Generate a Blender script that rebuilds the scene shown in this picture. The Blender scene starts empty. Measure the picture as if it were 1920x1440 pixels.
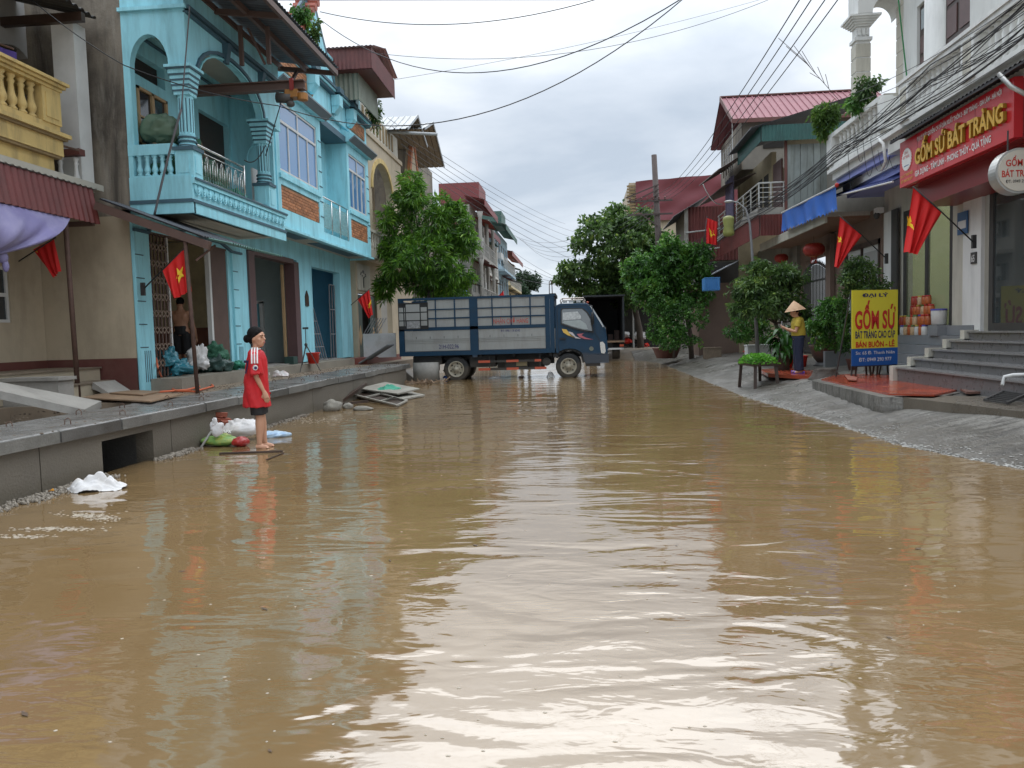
import bpy, math, random
import numpy as np
from mathutils import Vector, Matrix, Euler
random.seed(7); rng = np.random.default_rng(7)
C = bpy.context.scene.collection
SC = bpy.context.scene
R = math.radians

# ---------------------------------------------------------------- camera
F_PX, CAM_H = 1450.0, 1.42
yaw, pitch, roll = R(5.1001), R(3.7255), R(1.6)
fw = Vector((-math.sin(yaw)*math.cos(pitch), math.cos(yaw)*math.cos(pitch), -math.sin(pitch)))
r0 = Vector((math.cos(yaw), math.sin(yaw), 0)); u0 = r0.cross(fw)
rt = r0*math.cos(roll) - u0*math.sin(roll); up = u0*math.cos(roll) + r0*math.sin(roll)
cd = bpy.data.cameras.new('camera'); cam = bpy.data.objects.new('camera', cd); C.objects.link(cam)
cd.sensor_width = 36; cd.lens = F_PX/1920*36; cd.clip_start = .05; cd.clip_end = 3000
cam.matrix_world = Matrix(((rt.x, up.x, -fw.x, 0), (rt.y, up.y, -fw.y, 0), (rt.z, up.z, -fw.z, CAM_H), (0, 0, 0, 1)))
SC.camera = cam

# ---------------------------------------------------------------- sky, sun, exposure
SUN_EL, SUN_AZ = R(66), R(8)            # azimuth from +Y towards +X
W = bpy.data.worlds.new('World'); SC.world = W; W.use_nodes = True
nt = W.node_tree; nt.nodes.clear()
def N(t, kind, **k):
    n = t.nodes.new(kind)
    for a, b in k.items():
        if a in n.inputs: n.inputs[a].default_value = b
        else: setattr(n, a, b)
    return n
sky = N(nt, 'ShaderNodeTexSky', sky_type='NISHITA', sun_disc=False, sun_elevation=SUN_EL, sun_rotation=SUN_AZ)
tc = N(nt, 'ShaderNodeTexCoord')
sep = N(nt, 'ShaderNodeSeparateXYZ'); nt.links.new(tc.outputs['Generated'], sep.inputs[0])
# cloud layer coordinates: direction projected on a high flat layer, so clouds flatten towards the horizon
zz = N(nt, 'ShaderNodeMath', operation='MAXIMUM'); zz.inputs[1].default_value = .0; nt.links.new(sep.outputs[2], zz.inputs[0])
za = N(nt, 'ShaderNodeMath', operation='ADD'); za.inputs[1].default_value = .22; nt.links.new(zz.outputs[0], za.inputs[0])
dv = N(nt, 'ShaderNodeVectorMath', operation='DIVIDE'); nt.links.new(tc.outputs['Generated'], dv.inputs[0])
cb = N(nt, 'ShaderNodeCombineXYZ')
for i in range(3): nt.links.new(za.outputs[0], cb.inputs[i])
nt.links.new(cb.outputs[0], dv.inputs[1])
nz = N(nt, 'ShaderNodeTexNoise', Scale=1.15, Detail=7.0, Roughness=.52, Distortion=.25); nt.links.new(dv.outputs[0], nz.inputs['Vector'])
ramp = N(nt, 'ShaderNodeValToRGB'); e = ramp.color_ramp.elements
e[0].position = .36; e[0].color = (.45, .515, .60, 1); e[1].position = .64; e[1].color = (.84, .87, .90, 1)
m_ = ramp.color_ramp.elements.new(.5); m_.color = (.61, .665, .735, 1)
nt.links.new(nz.outputs[0], ramp.inputs[0])
# overcast sky brightens with elevation (horizon to zenith)
gr = N(nt, 'ShaderNodeMapRange'); nt.links.new(sep.outputs[2], gr.inputs[0])
gr.interpolation_type = 'SMOOTHSTEP'; gr.inputs[1].default_value = .22; gr.inputs[2].default_value = .85; gr.inputs[3].default_value = 6.5; gr.inputs[4].default_value = 17.5
sc_ = N(nt, 'ShaderNodeVectorMath', operation='SCALE'); nt.links.new(ramp.outputs[0], sc_.inputs[0]); nt.links.new(gr.outputs[0], sc_.inputs['Scale'])
mix = N(nt, 'ShaderNodeMixRGB'); mix.inputs[0].default_value = .94
nt.links.new(sky.outputs[0], mix.inputs[1]); nt.links.new(sc_.outputs[0], mix.inputs[2])
bg = N(nt, 'ShaderNodeBackground', Strength=.1); nt.links.new(mix.outputs[0], bg.inputs[0])
wo = N(nt, 'ShaderNodeOutputWorld'); nt.links.new(bg.outputs[0], wo.inputs[0])
sl = bpy.data.lights.new('sun', 'SUN'); sl.energy = 0.8; sl.angle = R(80); sl.color = (1, .985, .96)
so = bpy.data.objects.new('sun', sl); C.objects.link(so)
sd = Vector((math.sin(SUN_AZ)*math.cos(SUN_EL), math.cos(SUN_AZ)*math.cos(SUN_EL), math.sin(SUN_EL)))
so.rotation_euler = sd.to_track_quat('Z', 'Y').to_euler(); so.location = (0, 0, 40)
SC.view_settings.view_transform = 'Standard'; SC.view_settings.look = 'None'
SC.view_settings.exposure = 0.92; SC.view_settings.gamma = 1; SC.view_settings.use_curve_mapping = False

# ---------------------------------------------------------------- photo geometry: where a sight line meets a real plane
def _ray(u, v): return fw + rt*((u-960)/F_PX) - up*((v-720)/F_PX)
def ax(u, v, X):
    d = _ray(u, v); t = X/d.x; return Vector((X, d.y*t, CAM_H+d.z*t))
def ay(u, v, Y):
    d = _ray(u, v); t = Y/d.y; return Vector((d.x*t, Y, CAM_H+d.z*t))
def az(u, v, Z):
    d = _ray(u, v); t = (Z-CAM_H)/d.z; return Vector((d.x*t, d.y*t, Z))

# ---------------------------------------------------------------- materials
MATS = {}
def M(name, col, rough=.75, var=.12, scale=1.5, bump=.0, bscale=60, metal=0, dirt=None, damt=.0, dscale=.9, streak=False, rnd=0, spec=.5, low=None, coat=0):
    if name in MATS: return MATS[name]
    m = bpy.data.materials.new(name); m.use_nodes = True; t = m.node_tree; b = t.nodes['Principled BSDF']
    b.inputs['Roughness'].default_value = rough; b.inputs['Metallic'].default_value = metal
    b.inputs['Specular IOR Level'].default_value = spec; b.inputs['Coat Weight'].default_value = coat
    L = t.links.new
    g = N(t, 'ShaderNodeNewGeometry')
    n1 = N(t, 'ShaderNodeTexNoise', Scale=scale, Detail=6.0, Roughness=.65); L(g.outputs['Position'], n1.inputs['Vector'])
    mr = N(t, 'ShaderNodeMapRange'); L(n1.outputs[0], mr.inputs[0])
    mr.inputs[1].default_value = .25; mr.inputs[2].default_value = .75; mr.inputs[3].default_value = 1-var; mr.inputs[4].default_value = 1+var
    last = mr.outputs[0]
    if rnd:
        oi = N(t, 'ShaderNodeObjectInfo'); m2 = N(t, 'ShaderNodeMapRange'); L(oi.outputs['Random'], m2.inputs[0])
        m2.inputs[3].default_value = 1-rnd; m2.inputs[4].default_value = 1+rnd
        mm = N(t, 'ShaderNodeMath', operation='MULTIPLY'); L(last, mm.inputs[0]); L(m2.outputs[0], mm.inputs[1]); last = mm.outputs[0]
    sc = N(t, 'ShaderNodeVectorMath', operation='SCALE'); sc.inputs[0].default_value = col[:3]; L(last, sc.inputs['Scale'])
    out = sc.outputs[0]
    if damt:
        mp = N(t, 'ShaderNodeMapping'); L(g.outputs['Position'], mp.inputs[0])
        mp.inputs['Scale'].default_value = (1, 1, .18) if streak else (1, 1, 1)
        mp.inputs['Location'].default_value = (3.1, 7.7, 1.3)
        n2 = N(t, 'ShaderNodeTexNoise', Scale=dscale*(3 if streak else 1), Detail=8.0, Roughness=.7); L(mp.outputs[0], n2.inputs['Vector'])
        r2 = N(t, 'ShaderNodeMapRange'); L(n2.outputs[0], r2.inputs[0])
        r2.inputs[1].default_value = .47; r2.inputs[2].default_value = .72; r2.inputs[3].default_value = 0; r2.inputs[4].default_value = damt
        mx = N(t, 'ShaderNodeMixRGB'); L(r2.outputs[0], mx.inputs[0]); L(out, mx.inputs[1])
        d = dirt or tuple(c*.35 for c in col[:3]); mx.inputs[2].default_value = (*d, 1); out = mx.outputs[0]
    if low:   # (height, colour): mud tide mark on real surfaces below a height
        sp = N(t, 'ShaderNodeSeparateXYZ'); L(g.outputs['Position'], sp.inputs[0])
        n3 = N(t, 'ShaderNodeTexNoise', Scale=2.0, Detail=5.0); L(g.outputs['Position'], n3.inputs['Vector'])
        ad = N(t, 'ShaderNodeMath', operation='MULTIPLY_ADD'); L(n3.outputs[0], ad.inputs[0]); ad.inputs[1].default_value = -.25; L(sp.outputs[2], ad.inputs[2])
        r3 = N(t, 'ShaderNodeMapRange'); L(ad.outputs[0], r3.inputs[0])
        r3.inputs[1].default_value = low[0]-.18; r3.inputs[2].default_value = low[0]-.08; r3.inputs[3].default_value = low[2] if len(low) > 2 else .6; r3.inputs[4].default_value = 0
        mx = N(t, 'ShaderNodeMixRGB'); L(r3.outputs[0], mx.inputs[0]); L(out, mx.inputs[1]); mx.inputs[2].default_value = (*low[1], 1); out = mx.outputs[0]
    L(out, b.inputs['Base Color'])
    if bump:
        n4 = N(t, 'ShaderNodeTexNoise', Scale=bscale, Detail=5.0, Roughness=.6); L(g.outputs['Position'], n4.inputs['Vector'])
        bp = N(t, 'ShaderNodeBump', Strength=bump, Distance=.02); L(n4.outputs[0], bp.inputs['Height']); L(bp.outputs[0], b.inputs['Normal'])
        rr = N(t, 'ShaderNodeMapRange'); L(n1.outputs[0], rr.inputs[0]); rr.inputs[1].default_value = .3; rr.inputs[2].default_value = .7
        rr.inputs[3].default_value = max(0, rough-.12); rr.inputs[4].default_value = min(1, rough+.12); L(rr.outputs[0], b.inputs['Roughness'])
    MATS[name] = m; return m

def glass(name, col=(.05, .06, .07), rough=.06, alpha=1.0, spec=.8):
    if name in MATS: return MATS[name]
    m = bpy.data.materials.new(name); m.use_nodes = True; b = m.node_tree.nodes['Principled BSDF']
    b.inputs['Base Color'].default_value = (*col, 1); b.inputs['Roughness'].default_value = rough
    b.inputs['Specular IOR Level'].default_value = spec; b.inputs['Alpha'].default_value = alpha
    b.inputs['IOR'].default_value = 1.52
    MATS[name] = m; return m

# ---------------------------------------------------------------- mesh builder
ORG = {}
class MB:
    def __init__(s): s.v = []; s.f = []
    def box(s, x0, x1, y0, y1, z0, z1):
        if x0 > x1: x0, x1 = x1, x0
        if y0 > y1: y0, y1 = y1, y0
        if z0 > z1: z0, z1 = z1, z0
        k = len(s.v)
        s.v += [(x0,y0,z0),(x1,y0,z0),(x1,y1,z0),(x0,y1,z0),(x0,y0,z1),(x1,y0,z1),(x1,y1,z1),(x0,y1,z1)]
        s.f += [(k,k+3,k+2,k+1),(k+4,k+5,k+6,k+7),(k,k+1,k+5,k+4),(k+1,k+2,k+6,k+5),(k+2,k+3,k+7,k+6),(k+3,k,k+4,k+7)]
        return s
    def bar(s, a, b, w, h=None, upv=(0, 0, 1)):          # rectangular bar from a to b
        a = Vector(a); b = Vector(b); h = h or w; d = (b-a).normalized(); U = Vector(upv)
        if abs(d.dot(U)) > .97: U = Vector((1, 0, 0))
        sx = d.cross(U).normalized()*(w/2); sy = sx.cross(d).normalized()*(h/2); k = len(s.v)
        for p in (a, b): s.v += [tuple(p-sx-sy), tuple(p+sx-sy), tuple(p+sx+sy), tuple(p-sx+sy)]
        s.f += [(k,k+1,k+2,k+3),(k+7,k+6,k+5,k+4)]+[(k+i,k+4+i,k+4+(i+1) % 4,k+(i+1) % 4) for i in range(4)]
        return s
    def prism(s, axis, pts, a0, a1):
        k = len(s.v); n = len(pts)
        mk = {'x': lambda a, p: (a, p[0], p[1]), 'y': lambda a, p: (p[0], a, p[1]), 'z': lambda a, p: (p[0], p[1], a)}[axis]
        s.v += [mk(a0, p) for p in pts]+[mk(a1, p) for p in pts]
        s.f += [tuple(range(k, k+n)), tuple(range(k+2*n-1, k+n-1, -1))]+[(k+i, k+n+i, k+n+(i+1) % n, k+(i+1) % n) for i in range(n)]
        return s
    def tube(s, pts, r, n=8, cap=True, ell=None, ref=None):   # r: number or list; ell: second radius list
        pts = [Vector(p) for p in pts]; m = len(pts)
        rr = r if isinstance(r, (list, tuple)) else [r]*m
        r2 = ell if ell is not None else rr
        k = len(s.v); X = None
        for i, p in enumerate(pts):
            d = (pts[min(i+1, m-1)]-pts[max(i-1, 0)]).normalized()
            if X is None:
                q = Vector(ref) if ref else (Vector((0, 0, 1)) if abs(d.z) < .9 else Vector((1, 0, 0)))
                X = (q-d*q.dot(d)).normalized()
            else: X = (X-d*X.dot(d)).normalized()
            Y = d.cross(X)
            for j in range(n):
                a = 2*math.pi*j/n; s.v.append(tuple(p+X*math.cos(a)*rr[i]+Y*math.sin(a)*r2[i]))
        for i in range(m-1):
            for j in range(n): s.f.append((k+i*n+j, k+i*n+(j+1) % n, k+(i+1)*n+(j+1) % n, k+(i+1)*n+j))
        if cap: s.f += [tuple(range(k+n-1, k-1, -1)), tuple(range(k+(m-1)*n, k+m*n))]
        return s
    def lathe(s, c, prof, n=14, sx=1, sy=1):
        c = Vector(c); k = len(s.v); m = len(prof)
        for r, z in prof:
            for j in range(n):
                a = 2*math.pi*j/n; s.v.append((c.x+r*math.cos(a)*sx, c.y+r*math.sin(a)*sy, c.z+z))
        for i in range(m-1):
            for j in range(n): s.f.append((k+i*n+j, k+i*n+(j+1) % n, k+(i+1)*n+(j+1) % n, k+(i+1)*n+j))
        s.f += [tuple(range(k+n-1, k-1, -1)), tuple(range(k+(m-1)*n, k+m*n))]
        return s
    def ellip(s, c, rx, ry, rz, n=12, m=8, rot=None):
        k = len(s.v); c = Vector(c)
        for i in range(m+1):
            p = math.pi*i/m-math.pi/2
            for j in range(n):
                a = 2*math.pi*j/n; q = Vector((rx*math.cos(p)*math.cos(a), ry*math.cos(p)*math.sin(a), rz*math.sin(p)))
                if rot: q = rot @ q
                s.v.append(tuple(c+q))
        for i in range(m):
            for j in range(n): s.f.append((k+i*n+j, k+i*n+(j+1) % n, k+(i+1)*n+(j+1) % n, k+(i+1)*n+j))
        return s
    def quad(s, a, b, c, d):
        k = len(s.v); s.v += [tuple(a), tuple(b), tuple(c), tuple(d)]; s.f.append((k, k+1, k+2, k+3)); return s
    def grid(s, fn, nu, nv):
        k = len(s.v)
        for i in range(nu+1):
            for j in range(nv+1): s.v.append(tuple(fn(i/nu, j/nv)))
        for i in range(nu):
            for j in range(nv): a = k+i*(nv+1)+j; s.f.append((a, a+nv+1, a+nv+2, a+1))
        return s
    def corr(s, p, pu, pv, n, amp, th=.012):      # corrugated sheet: waves across pu, straight along pv
        p = Vector(p); pu = Vector(pu); pv = Vector(pv); nn = pu.cross(pv).normalized()
        for off in (0, -th):
            s.grid(lambda a, b: p+pu*a+pv*b+nn*(amp*math.sin(a*n*2*math.pi)+off), n*6, 1)
        return s
    def build(s, name, mat, parent=None, smooth=False, org=None, label=None):
        o_ = Vector(org) if org is not None else (ORG.get(parent.name, Vector()) if parent else Vector())
        me = bpy.data.meshes.new(name)
        me.from_pydata([(a-o_.x, b-o_.y, c-o_.z) for a, b, c in s.v], [], s.f)
        if mat: me.materials.append(mat)
        me.validate(); me.update()
        if smooth: me.shade_smooth()
        o = bpy.data.objects.new(name, me); C.objects.link(o)
        if parent: o.parent = parent; ORG[o.name] = o_
        else: o.location = o_; ORG[o.name] = o_
        if label: o['label'] = label
        return o
def tag(o, label, cat, group=None):
    o['label'] = label; o['category'] = cat
    if group: o['group'] = group
    return o
def struct(o, kind='structure'): o['kind'] = kind; return o
def thing(name, label, cat, loc=(0, 0, 0), group=None, rz=0):
    o = bpy.data.objects.new(name, None); C.objects.link(o); o.location = loc; o.rotation_euler = (0, 0, rz); o.empty_display_size = .2
    ORG[o.name] = Vector(loc) if not rz else Vector()
    return tag(o, label, cat, group)
def local(name, label, cat, loc=(0, 0, 0), rz=0, group=None):   # a thing whose parts are built in its own coordinates
    o = thing(name, label, cat, loc, group); o.rotation_euler = (0, 0, rz); ORG[o.name] = Vector(); return o
def inst(o, loc, parent=None, rot=None, scale=None):          # copy of one part, sharing mesh data
    c = o.copy(); C.objects.link(c); c.location = loc; c.parent = parent if parent else o.parent
    if rot: c.rotation_euler = rot
    if scale: c.scale = scale
    ORG[c.name] = ORG.get(o.name, Vector())
    return c
def dup(root, loc, rz=None, label=None, scale=None):
    r = root.copy(); C.objects.link(r); r.location = loc
    if rz is not None: r.rotation_euler = (0, 0, rz)
    if scale: r.scale = scale
    if label: r['label'] = label
    for ch in list(root.children):
        c = ch.copy(); C.objects.link(c); c.parent = r
        for g in list(ch.children):
            d = g.copy(); C.objects.link(d); d.parent = c
    return r
def holes(mb, axis, a0, a1, p0, p1, z0, z1, hs):     # wall slab with rectangular holes; axis 'x' wall faces x, spans y
    ps = sorted({p0, p1, *[min(max(h[0], p0), p1) for h in hs], *[min(max(h[1], p0), p1) for h in hs]})
    zs = sorted({z0, z1, *[min(max(h[2], z0), z1) for h in hs], *[min(max(h[3], z0), z1) for h in hs]})
    for i in range(len(ps)-1):
        run = None
        for j in range(len(zs)-1):
            pm = (ps[i]+ps[i+1])/2; zm = (zs[j]+zs[j+1])/2
            solid = not any(h[0] < pm < h[1] and h[2] < zm < h[3] for h in hs)
            if solid: run = (run[0] if run else zs[j], zs[j+1])
            if (not solid or j == len(zs)-2) and run:
                if axis == 'x': mb.box(a0, a1, ps[i], ps[i+1], run[0], run[1])
                else: mb.box(ps[i], ps[i+1], a0, a1, run[0], run[1])
                run = None
    return mb
def arch_fill(mb, axis, a0, a1, p0, p1, zs, zc, ztop, n=14):   # wall above an elliptical arch opening
    pts = [(p0+(p1-p0)*(1-math.cos(math.pi*i/n))/2, zs+(zc-zs)*math.sin(math.pi*i/n)) for i in range(n+1)]
    for i in range(n):
        mb.prism(axis, [pts[i], pts[i+1], (pts[i+1][0], ztop), (pts[i][0], ztop)], a0, a1)
    return mb
def arch_band(mb, axis, a0, a1, p0, p1, zs, zc, w, n=14):
    c = (p0+p1)/2; rx = (p1-p0)/2
    for i in range(n):
        q = []
        for k, e_ in ((i, 0), (i+1, 0), (i+1, w), (i, w)):
            t = math.pi*k/n; q.append((c-(rx+e_)*math.cos(t), zs+(zc-zs+e_)*math.sin(t)))
        mb.prism(axis, q, a0, a1)
    return mb
_txt = {}
def text(name, s, mat, parent, pos, rot, h, w=None, depth=.004, bold=.0, label=None, align='CENTER'):
    """flat or raised lettering as a mesh: text in its own xy plane, cap height h, fitted to width w"""
    cu = bpy.data.curves.new('t', 'FONT'); cu.body = s; cu.size = 1; cu.extrude = 0; cu.offset = bold; cu.resolution_u = 3; cu.align_x = 'LEFT'
    ob = bpy.data.objects.new('t', cu); C.objects.link(ob)
    dg = bpy.context.evaluated_depsgraph_get(); me = bpy.data.meshes.new_from_object(ob.evaluated_get(dg))
    bpy.data.objects.remove(ob); bpy.data.curves.remove(cu)
    n = len(me.vertices); co = np.zeros(n*3); me.vertices.foreach_get('co', co); co = co.reshape(-1, 3)
    lo, hi = co.min(0), co.max(0); base_h = .70
    sx = (w/(hi[0]-lo[0])) if w else h/base_h; sy = h/base_h
    co[:, 0] = (co[:, 0]-(lo[0]+hi[0])/2)*sx; co[:, 1] *= sy; co[:, 2] = 0
    fs = [tuple(p.vertices) for p in me.polygons]; bpy.data.meshes.remove(me)
    if depth > .006:      # raised letters: front face, back face and side walls
        from collections import Counter
        ec = Counter(tuple(sorted((f[i], f[(i+1) % len(f)]))) for f in fs for i in range(len(f)))
        side = [(f[i], f[(i+1) % len(f)]) for f in fs for i in range(len(f)) if ec[tuple(sorted((f[i], f[(i+1) % len(f)])))] == 1]
        v2 = co.copy(); v2[:, 2] = depth; fs2 = [tuple(x+n for x in f) for f in fs]+[(a, b, b+n, a+n) for a, b in side]
        co = np.vstack([co, v2]); fs = fs2
    else: co[:, 2] = depth
    me = bpy.data.meshes.new(name); me.from_pydata([tuple(c) for c in co], [], fs)
    if isinstance(mat, (list, tuple)):
        me.materials.append(mat[0]); me.materials.append(mat[1]); nf = n and sum(1 for f in fs if min(f) >= n)
        for i, p in enumerate(me.polygons): p.material_index = 0 if min(p.vertices) >= n else 1
    else: me.materials.append(mat)
    o = bpy.data.objects.new(name, me); C.objects.link(o)
    o.rotation_euler = rot; o.location = Vector(pos)-(ORG.get(parent.name, Vector()) if parent else Vector()); o.parent = parent
    if label: o['label'] = label
    return o
FACE_PX = (R(90), 0, R(90))     # readable from +X side (left houses)
FACE_NX = (R(90), 0, R(-90))    # readable from -X side (right houses)
FACE_NY = (R(90), 0, 0)         # readable from the camera

# ---------------------------------------------------------------- foliage
def leafmesh(name, mat, P, D, Lh, Wd, parent, fold=.25, org=None):
    """P points (n,3), D unit directions (n,3): one folded four-sided leaf each"""
    n = len(P); D = D/np.linalg.norm(D, axis=1, keepdims=True)
    rv = rng.normal(size=(n, 3)); S = np.cross(D, rv); S /= np.linalg.norm(S, axis=1, keepdims=True); U = np.cross(S, D)
    Lh = np.asarray(Lh).reshape(-1, 1)*np.ones((n, 1)); Wd = np.asarray(Wd).reshape(-1, 1)*np.ones((n, 1))
    drop = np.zeros((n, 3)); drop[:, 2] = -.12*Lh[:, 0]
    a = P; b = P+D*Lh*.45+S*Wd*.5+U*Wd*fold; c = P+D*Lh+drop; d = P+D*Lh*.45-S*Wd*.5+U*Wd*fold
    V = np.stack([a, b, c, d], 1).reshape(-1, 3)
    o_ = ORG.get(parent.name, Vector()) if parent else Vector(org or (0, 0, 0))
    V = V-np.array(o_)
    me = bpy.data.meshes.new(name); me.vertices.add(4*n); me.vertices.foreach_set('co', V.ravel().astype(np.float32))
    idx = np.arange(4*n).reshape(n, 4); tri = np.concatenate([idx[:, [0, 1, 2]], idx[:, [0, 2, 3]]], 1).reshape(-1, 3)
    me.loops.add(tri.size); me.loops.foreach_set('vertex_index', tri.ravel().astype(np.int32))
    me.polygons.add(len(tri)); me.polygons.foreach_set('loop_start', np.arange(0, tri.size, 3, dtype=np.int32)); me.polygons.foreach_set('loop_total', np.full(len(tri), 3, dtype=np.int32))
    at = me.attributes.new('tint', 'FLOAT', 'POINT'); at.data.foreach_set('value', np.repeat(rng.random(n), 4).astype(np.float32))
    me.materials.append(mat); me.update(); me.validate()
    o = bpy.data.objects.new(name, me); C.objects.link(o)
    if parent: o.parent = parent
    else: o.location = o_
    ORG[o.name] = Vector(o_)
    return o
def leafmat(name, dark, light, rough=.45, young=None):
    if name in MATS: return MATS[name]
    m = bpy.data.materials.new(name); m.use_nodes = True; t = m.node_tree; b = t.nodes['Principled BSDF']; L = t.links.new
    at = N(t, 'ShaderNodeAttribute', attribute_name='tint')
    g = N(t, 'ShaderNodeNewGeometry'); n1 = N(t, 'ShaderNodeTexNoise', Scale=1.8, Detail=3.0); L(g.outputs['Position'], n1.inputs['Vector'])
    ad = N(t, 'ShaderNodeMath', operation='MULTIPLY_ADD'); L(n1.outputs[0], ad.inputs[0]); ad.inputs[1].default_value = 1.6
    sb = N(t, 'ShaderNodeMath', operation='MULTIPLY_ADD'); L(at.outputs['Fac'], sb.inputs[0]); sb.inputs[1].default_value = .55; sb.inputs[2].default_value = -.62
    L(sb.outputs[0], ad.inputs[2])
    r = N(t, 'ShaderNodeValToRGB'); L(ad.outputs[0], r.inputs[0]); e = r.color_ramp.elements
    e[0].position = .1; e[0].color = (*dark, 1); e[1].position = .75; e[1].color = (*light, 1)
    if young: q = e.new(.97); q.color = (*young, 1)
    L(r.outputs[0], b.inputs['Base Color']); b.inputs['Roughness'].default_value = rough
    tr = N(t, 'ShaderNodeBsdfTranslucent'); L(r.outputs[0], tr.inputs[0]); ms = N(t, 'ShaderNodeMixShader'); ms.inputs[0].default_value = .38
    L(b.outputs[0], ms.inputs[1]); L(tr.outputs[0], ms.inputs[2]); L(ms.outputs[0], t.nodes['Material Output'].inputs[0])
    MATS[name] = m; return m
def crown_pts(blobs, ncl, k, spread=.10, droop=.3, shell=.55):
    """ncl leaf rosettes of k leaves spread through the blobs' volume, denser to the outside"""
    sub = []
    for q in blobs:      # every lobe breaks up into smaller uneven lobes
        sub.append((q[0], q[1], q[2], q[3]*.72, q[4]*.72, q[5]*.72))
        for _ in range(6):
            a = rng.normal(size=3); a /= np.linalg.norm(a); s_ = rng.uniform(.28, .50); o_ = rng.uniform(.62, .95)
            sub.append((q[0]+a[0]*q[3]*o_, q[1]+a[1]*q[4]*o_, q[2]+a[2]*q[5]*o_, q[3]*s_, q[4]*s_, q[5]*s_))
    blobs = sub
    B = np.array(blobs, float); w = B[:, 3]*B[:, 4]*B[:, 5]; w = w**.7; w /= w.sum()
    ix = rng.choice(len(B), ncl, p=w); d = rng.normal(size=(ncl, 3)); d /= np.linalg.norm(d, axis=1, keepdims=True)
    r = shell+(1-shell)*rng.random(ncl)**.6; r *= rng.normal(1, .10, ncl)
    P = B[ix, :3]+d*r[:, None]*B[ix, 3:6]
    P = np.repeat(P, k, 0); dd = np.repeat(d, k, 0)+rng.normal(size=(ncl*k, 3))*.75; dd[:, 2] -= droop
    P = P+rng.normal(size=P.shape)*spread*.35
    return P, dd/np.linalg.norm(dd, axis=1, keepdims=True)
def make_tree(name, label, cat, base, trunk, limbs, blobs, ncl, k, ll, lw, lm, bark, droop=.3, group=None, spread=.1, shell=.55):
    t = thing(name, label, cat, base, group)
    mb = MB(); mb.tube([p[:3] for p in trunk], [p[3] for p in trunk], 9)
    for l in limbs: mb.tube([p[:3] for p in l], [p[3] for p in l], 6)
    bl = np.array(blobs)
    top = Vector(trunk[-1][:3])
    for b in blobs:
        q = Vector(b[:3]); mid = top.lerp(q, .5)+Vector((random.uniform(-.1, .1), random.uniform(-.1, .1), .0))
        mb.tube([top, mid, q+Vector((0, 0, b[5]*.3))], [trunk[-1][3]*.6, trunk[-1][3]*.35, .01], 5)
    mb.build('trunk', bark, t, smooth=True)
    P, D = crown_pts(blobs, ncl, k, spread, droop, shell)
    leafmesh('crown', lm, P, D, rng.uniform(.75, 1.25, len(P))*ll, lw, t)
    return t
# ================================================================ setting: ground, water, banks
m_mud = M('mud ground', (.20, .16, .115), .55, .25, 1.2, .4, 25, dirt=(.09, .075, .06), damt=.6, dscale=.6)
m_conc = M('concrete', (.30, .285, .255), .72, .18, 2.2, .35, 45, dirt=(.13, .12, .105), damt=.7, dscale=1.2)
m_wetconc = M('wet concrete', (.175, .172, .163), .28, .3, 1.5, .3, 30, dirt=(.085, .08, .072), damt=.8, dscale=.9)
m_dconc = M('dark wet and shaded concrete', (.085, .082, .075), .4, .3, 3, .3, 50)
m_bank = M('bank concrete', (.175, .165, .145), .34, .35, 1.3, .9, 20, low=(.20, (.075, .066, .052), .8), dirt=(.065, .06, .052), damt=.9, dscale=1.3)

def streaks(m, rot, amt, col, sx=1.0, sy=8.0, sc=1.6, sz=1.0, lo=.48, hi=.60):
    """darker run-off streaks worn into the surface"""
    t = m.node_tree; b = t.nodes['Principled BSDF']; src = b.inputs['Base Color'].links[0].from_socket; L = t.links.new
    g = N(t, 'ShaderNodeNewGeometry'); mp = N(t, 'ShaderNodeMapping'); L(g.outputs['Position'], mp.inputs[0]); mp.inputs['Rotation'].default_value = (0, 0, rot); mp.inputs['Scale'].default_value = (sx, sy, sz)
    n = N(t, 'ShaderNodeTexNoise', Scale=sc, Detail=7.0, Roughness=.65, Distortion=.4); L(mp.outputs[0], n.inputs['Vector'])
    r = N(t, 'ShaderNodeMapRange'); L(n.outputs[0], r.inputs[0]); r.inputs[1].default_value = lo; r.inputs[2].default_value = hi; r.inputs[4].default_value = amt
    mx = N(t, 'ShaderNodeMixRGB'); L(r.outputs[0], mx.inputs[0]); L(src, mx.inputs[1]); mx.inputs[2].default_value = (*col, 1); L(mx.outputs[0], b.inputs['Base Color'])
streaks(m_bank, R(-28), .95, (.060, .056, .048)); streaks(m_bank, R(20), .45, (.24, .23, .205), 3, 3, 2.2, lo=.55, hi=.66); streaks(m_wetconc, R(10), .5, (.09, .088, .08), 2, 2, 1.3)
XW = [(3, 6.4), (5.5, 5.2), (7.7, 4.15), (8.6, 3.85), (9.4, 3.66), (12, 3.6), (16, 3.34), (33, 3.35), (38, 2.4), (41, .0), (43, -5)]
def xw(y):
    if y <= XW[0][0]: return XW[0][1]
    for (a, b), (c, d) in zip(XW, XW[1:]):
        if y <= c: return b+(d-b)*(y-a)/(c-a)
    return -5
def hr(x, y):
    """height of the right-hand bank above the water"""
    d = x-xw(y)
    if d < 0: return max(-.35, d*.22)
    z = min(d*.235, .345); z += max(0, min((d-1.5)*.05, .15))
    return z + .012*math.sin(x*5.1+y*2.3)*math.sin(y*3.7-x)*min(1, d*2)
def hg(x, y):
    if y > 43: return .05
    if x < -5.3: return -.3 if y < 26 else .3
    if x > 9: return .4
    return max(-.34, hr(x, y)) if x > -3 else -.34
gxs = sorted(set([-900, -200, -60, -20, -12, -9, -7.5, -6, -5.3, -5.29, -4, -2, 0, 2]+[2.5+.25*i for i in range(27)]+[12, 20, 60, 200, 900]))
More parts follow.
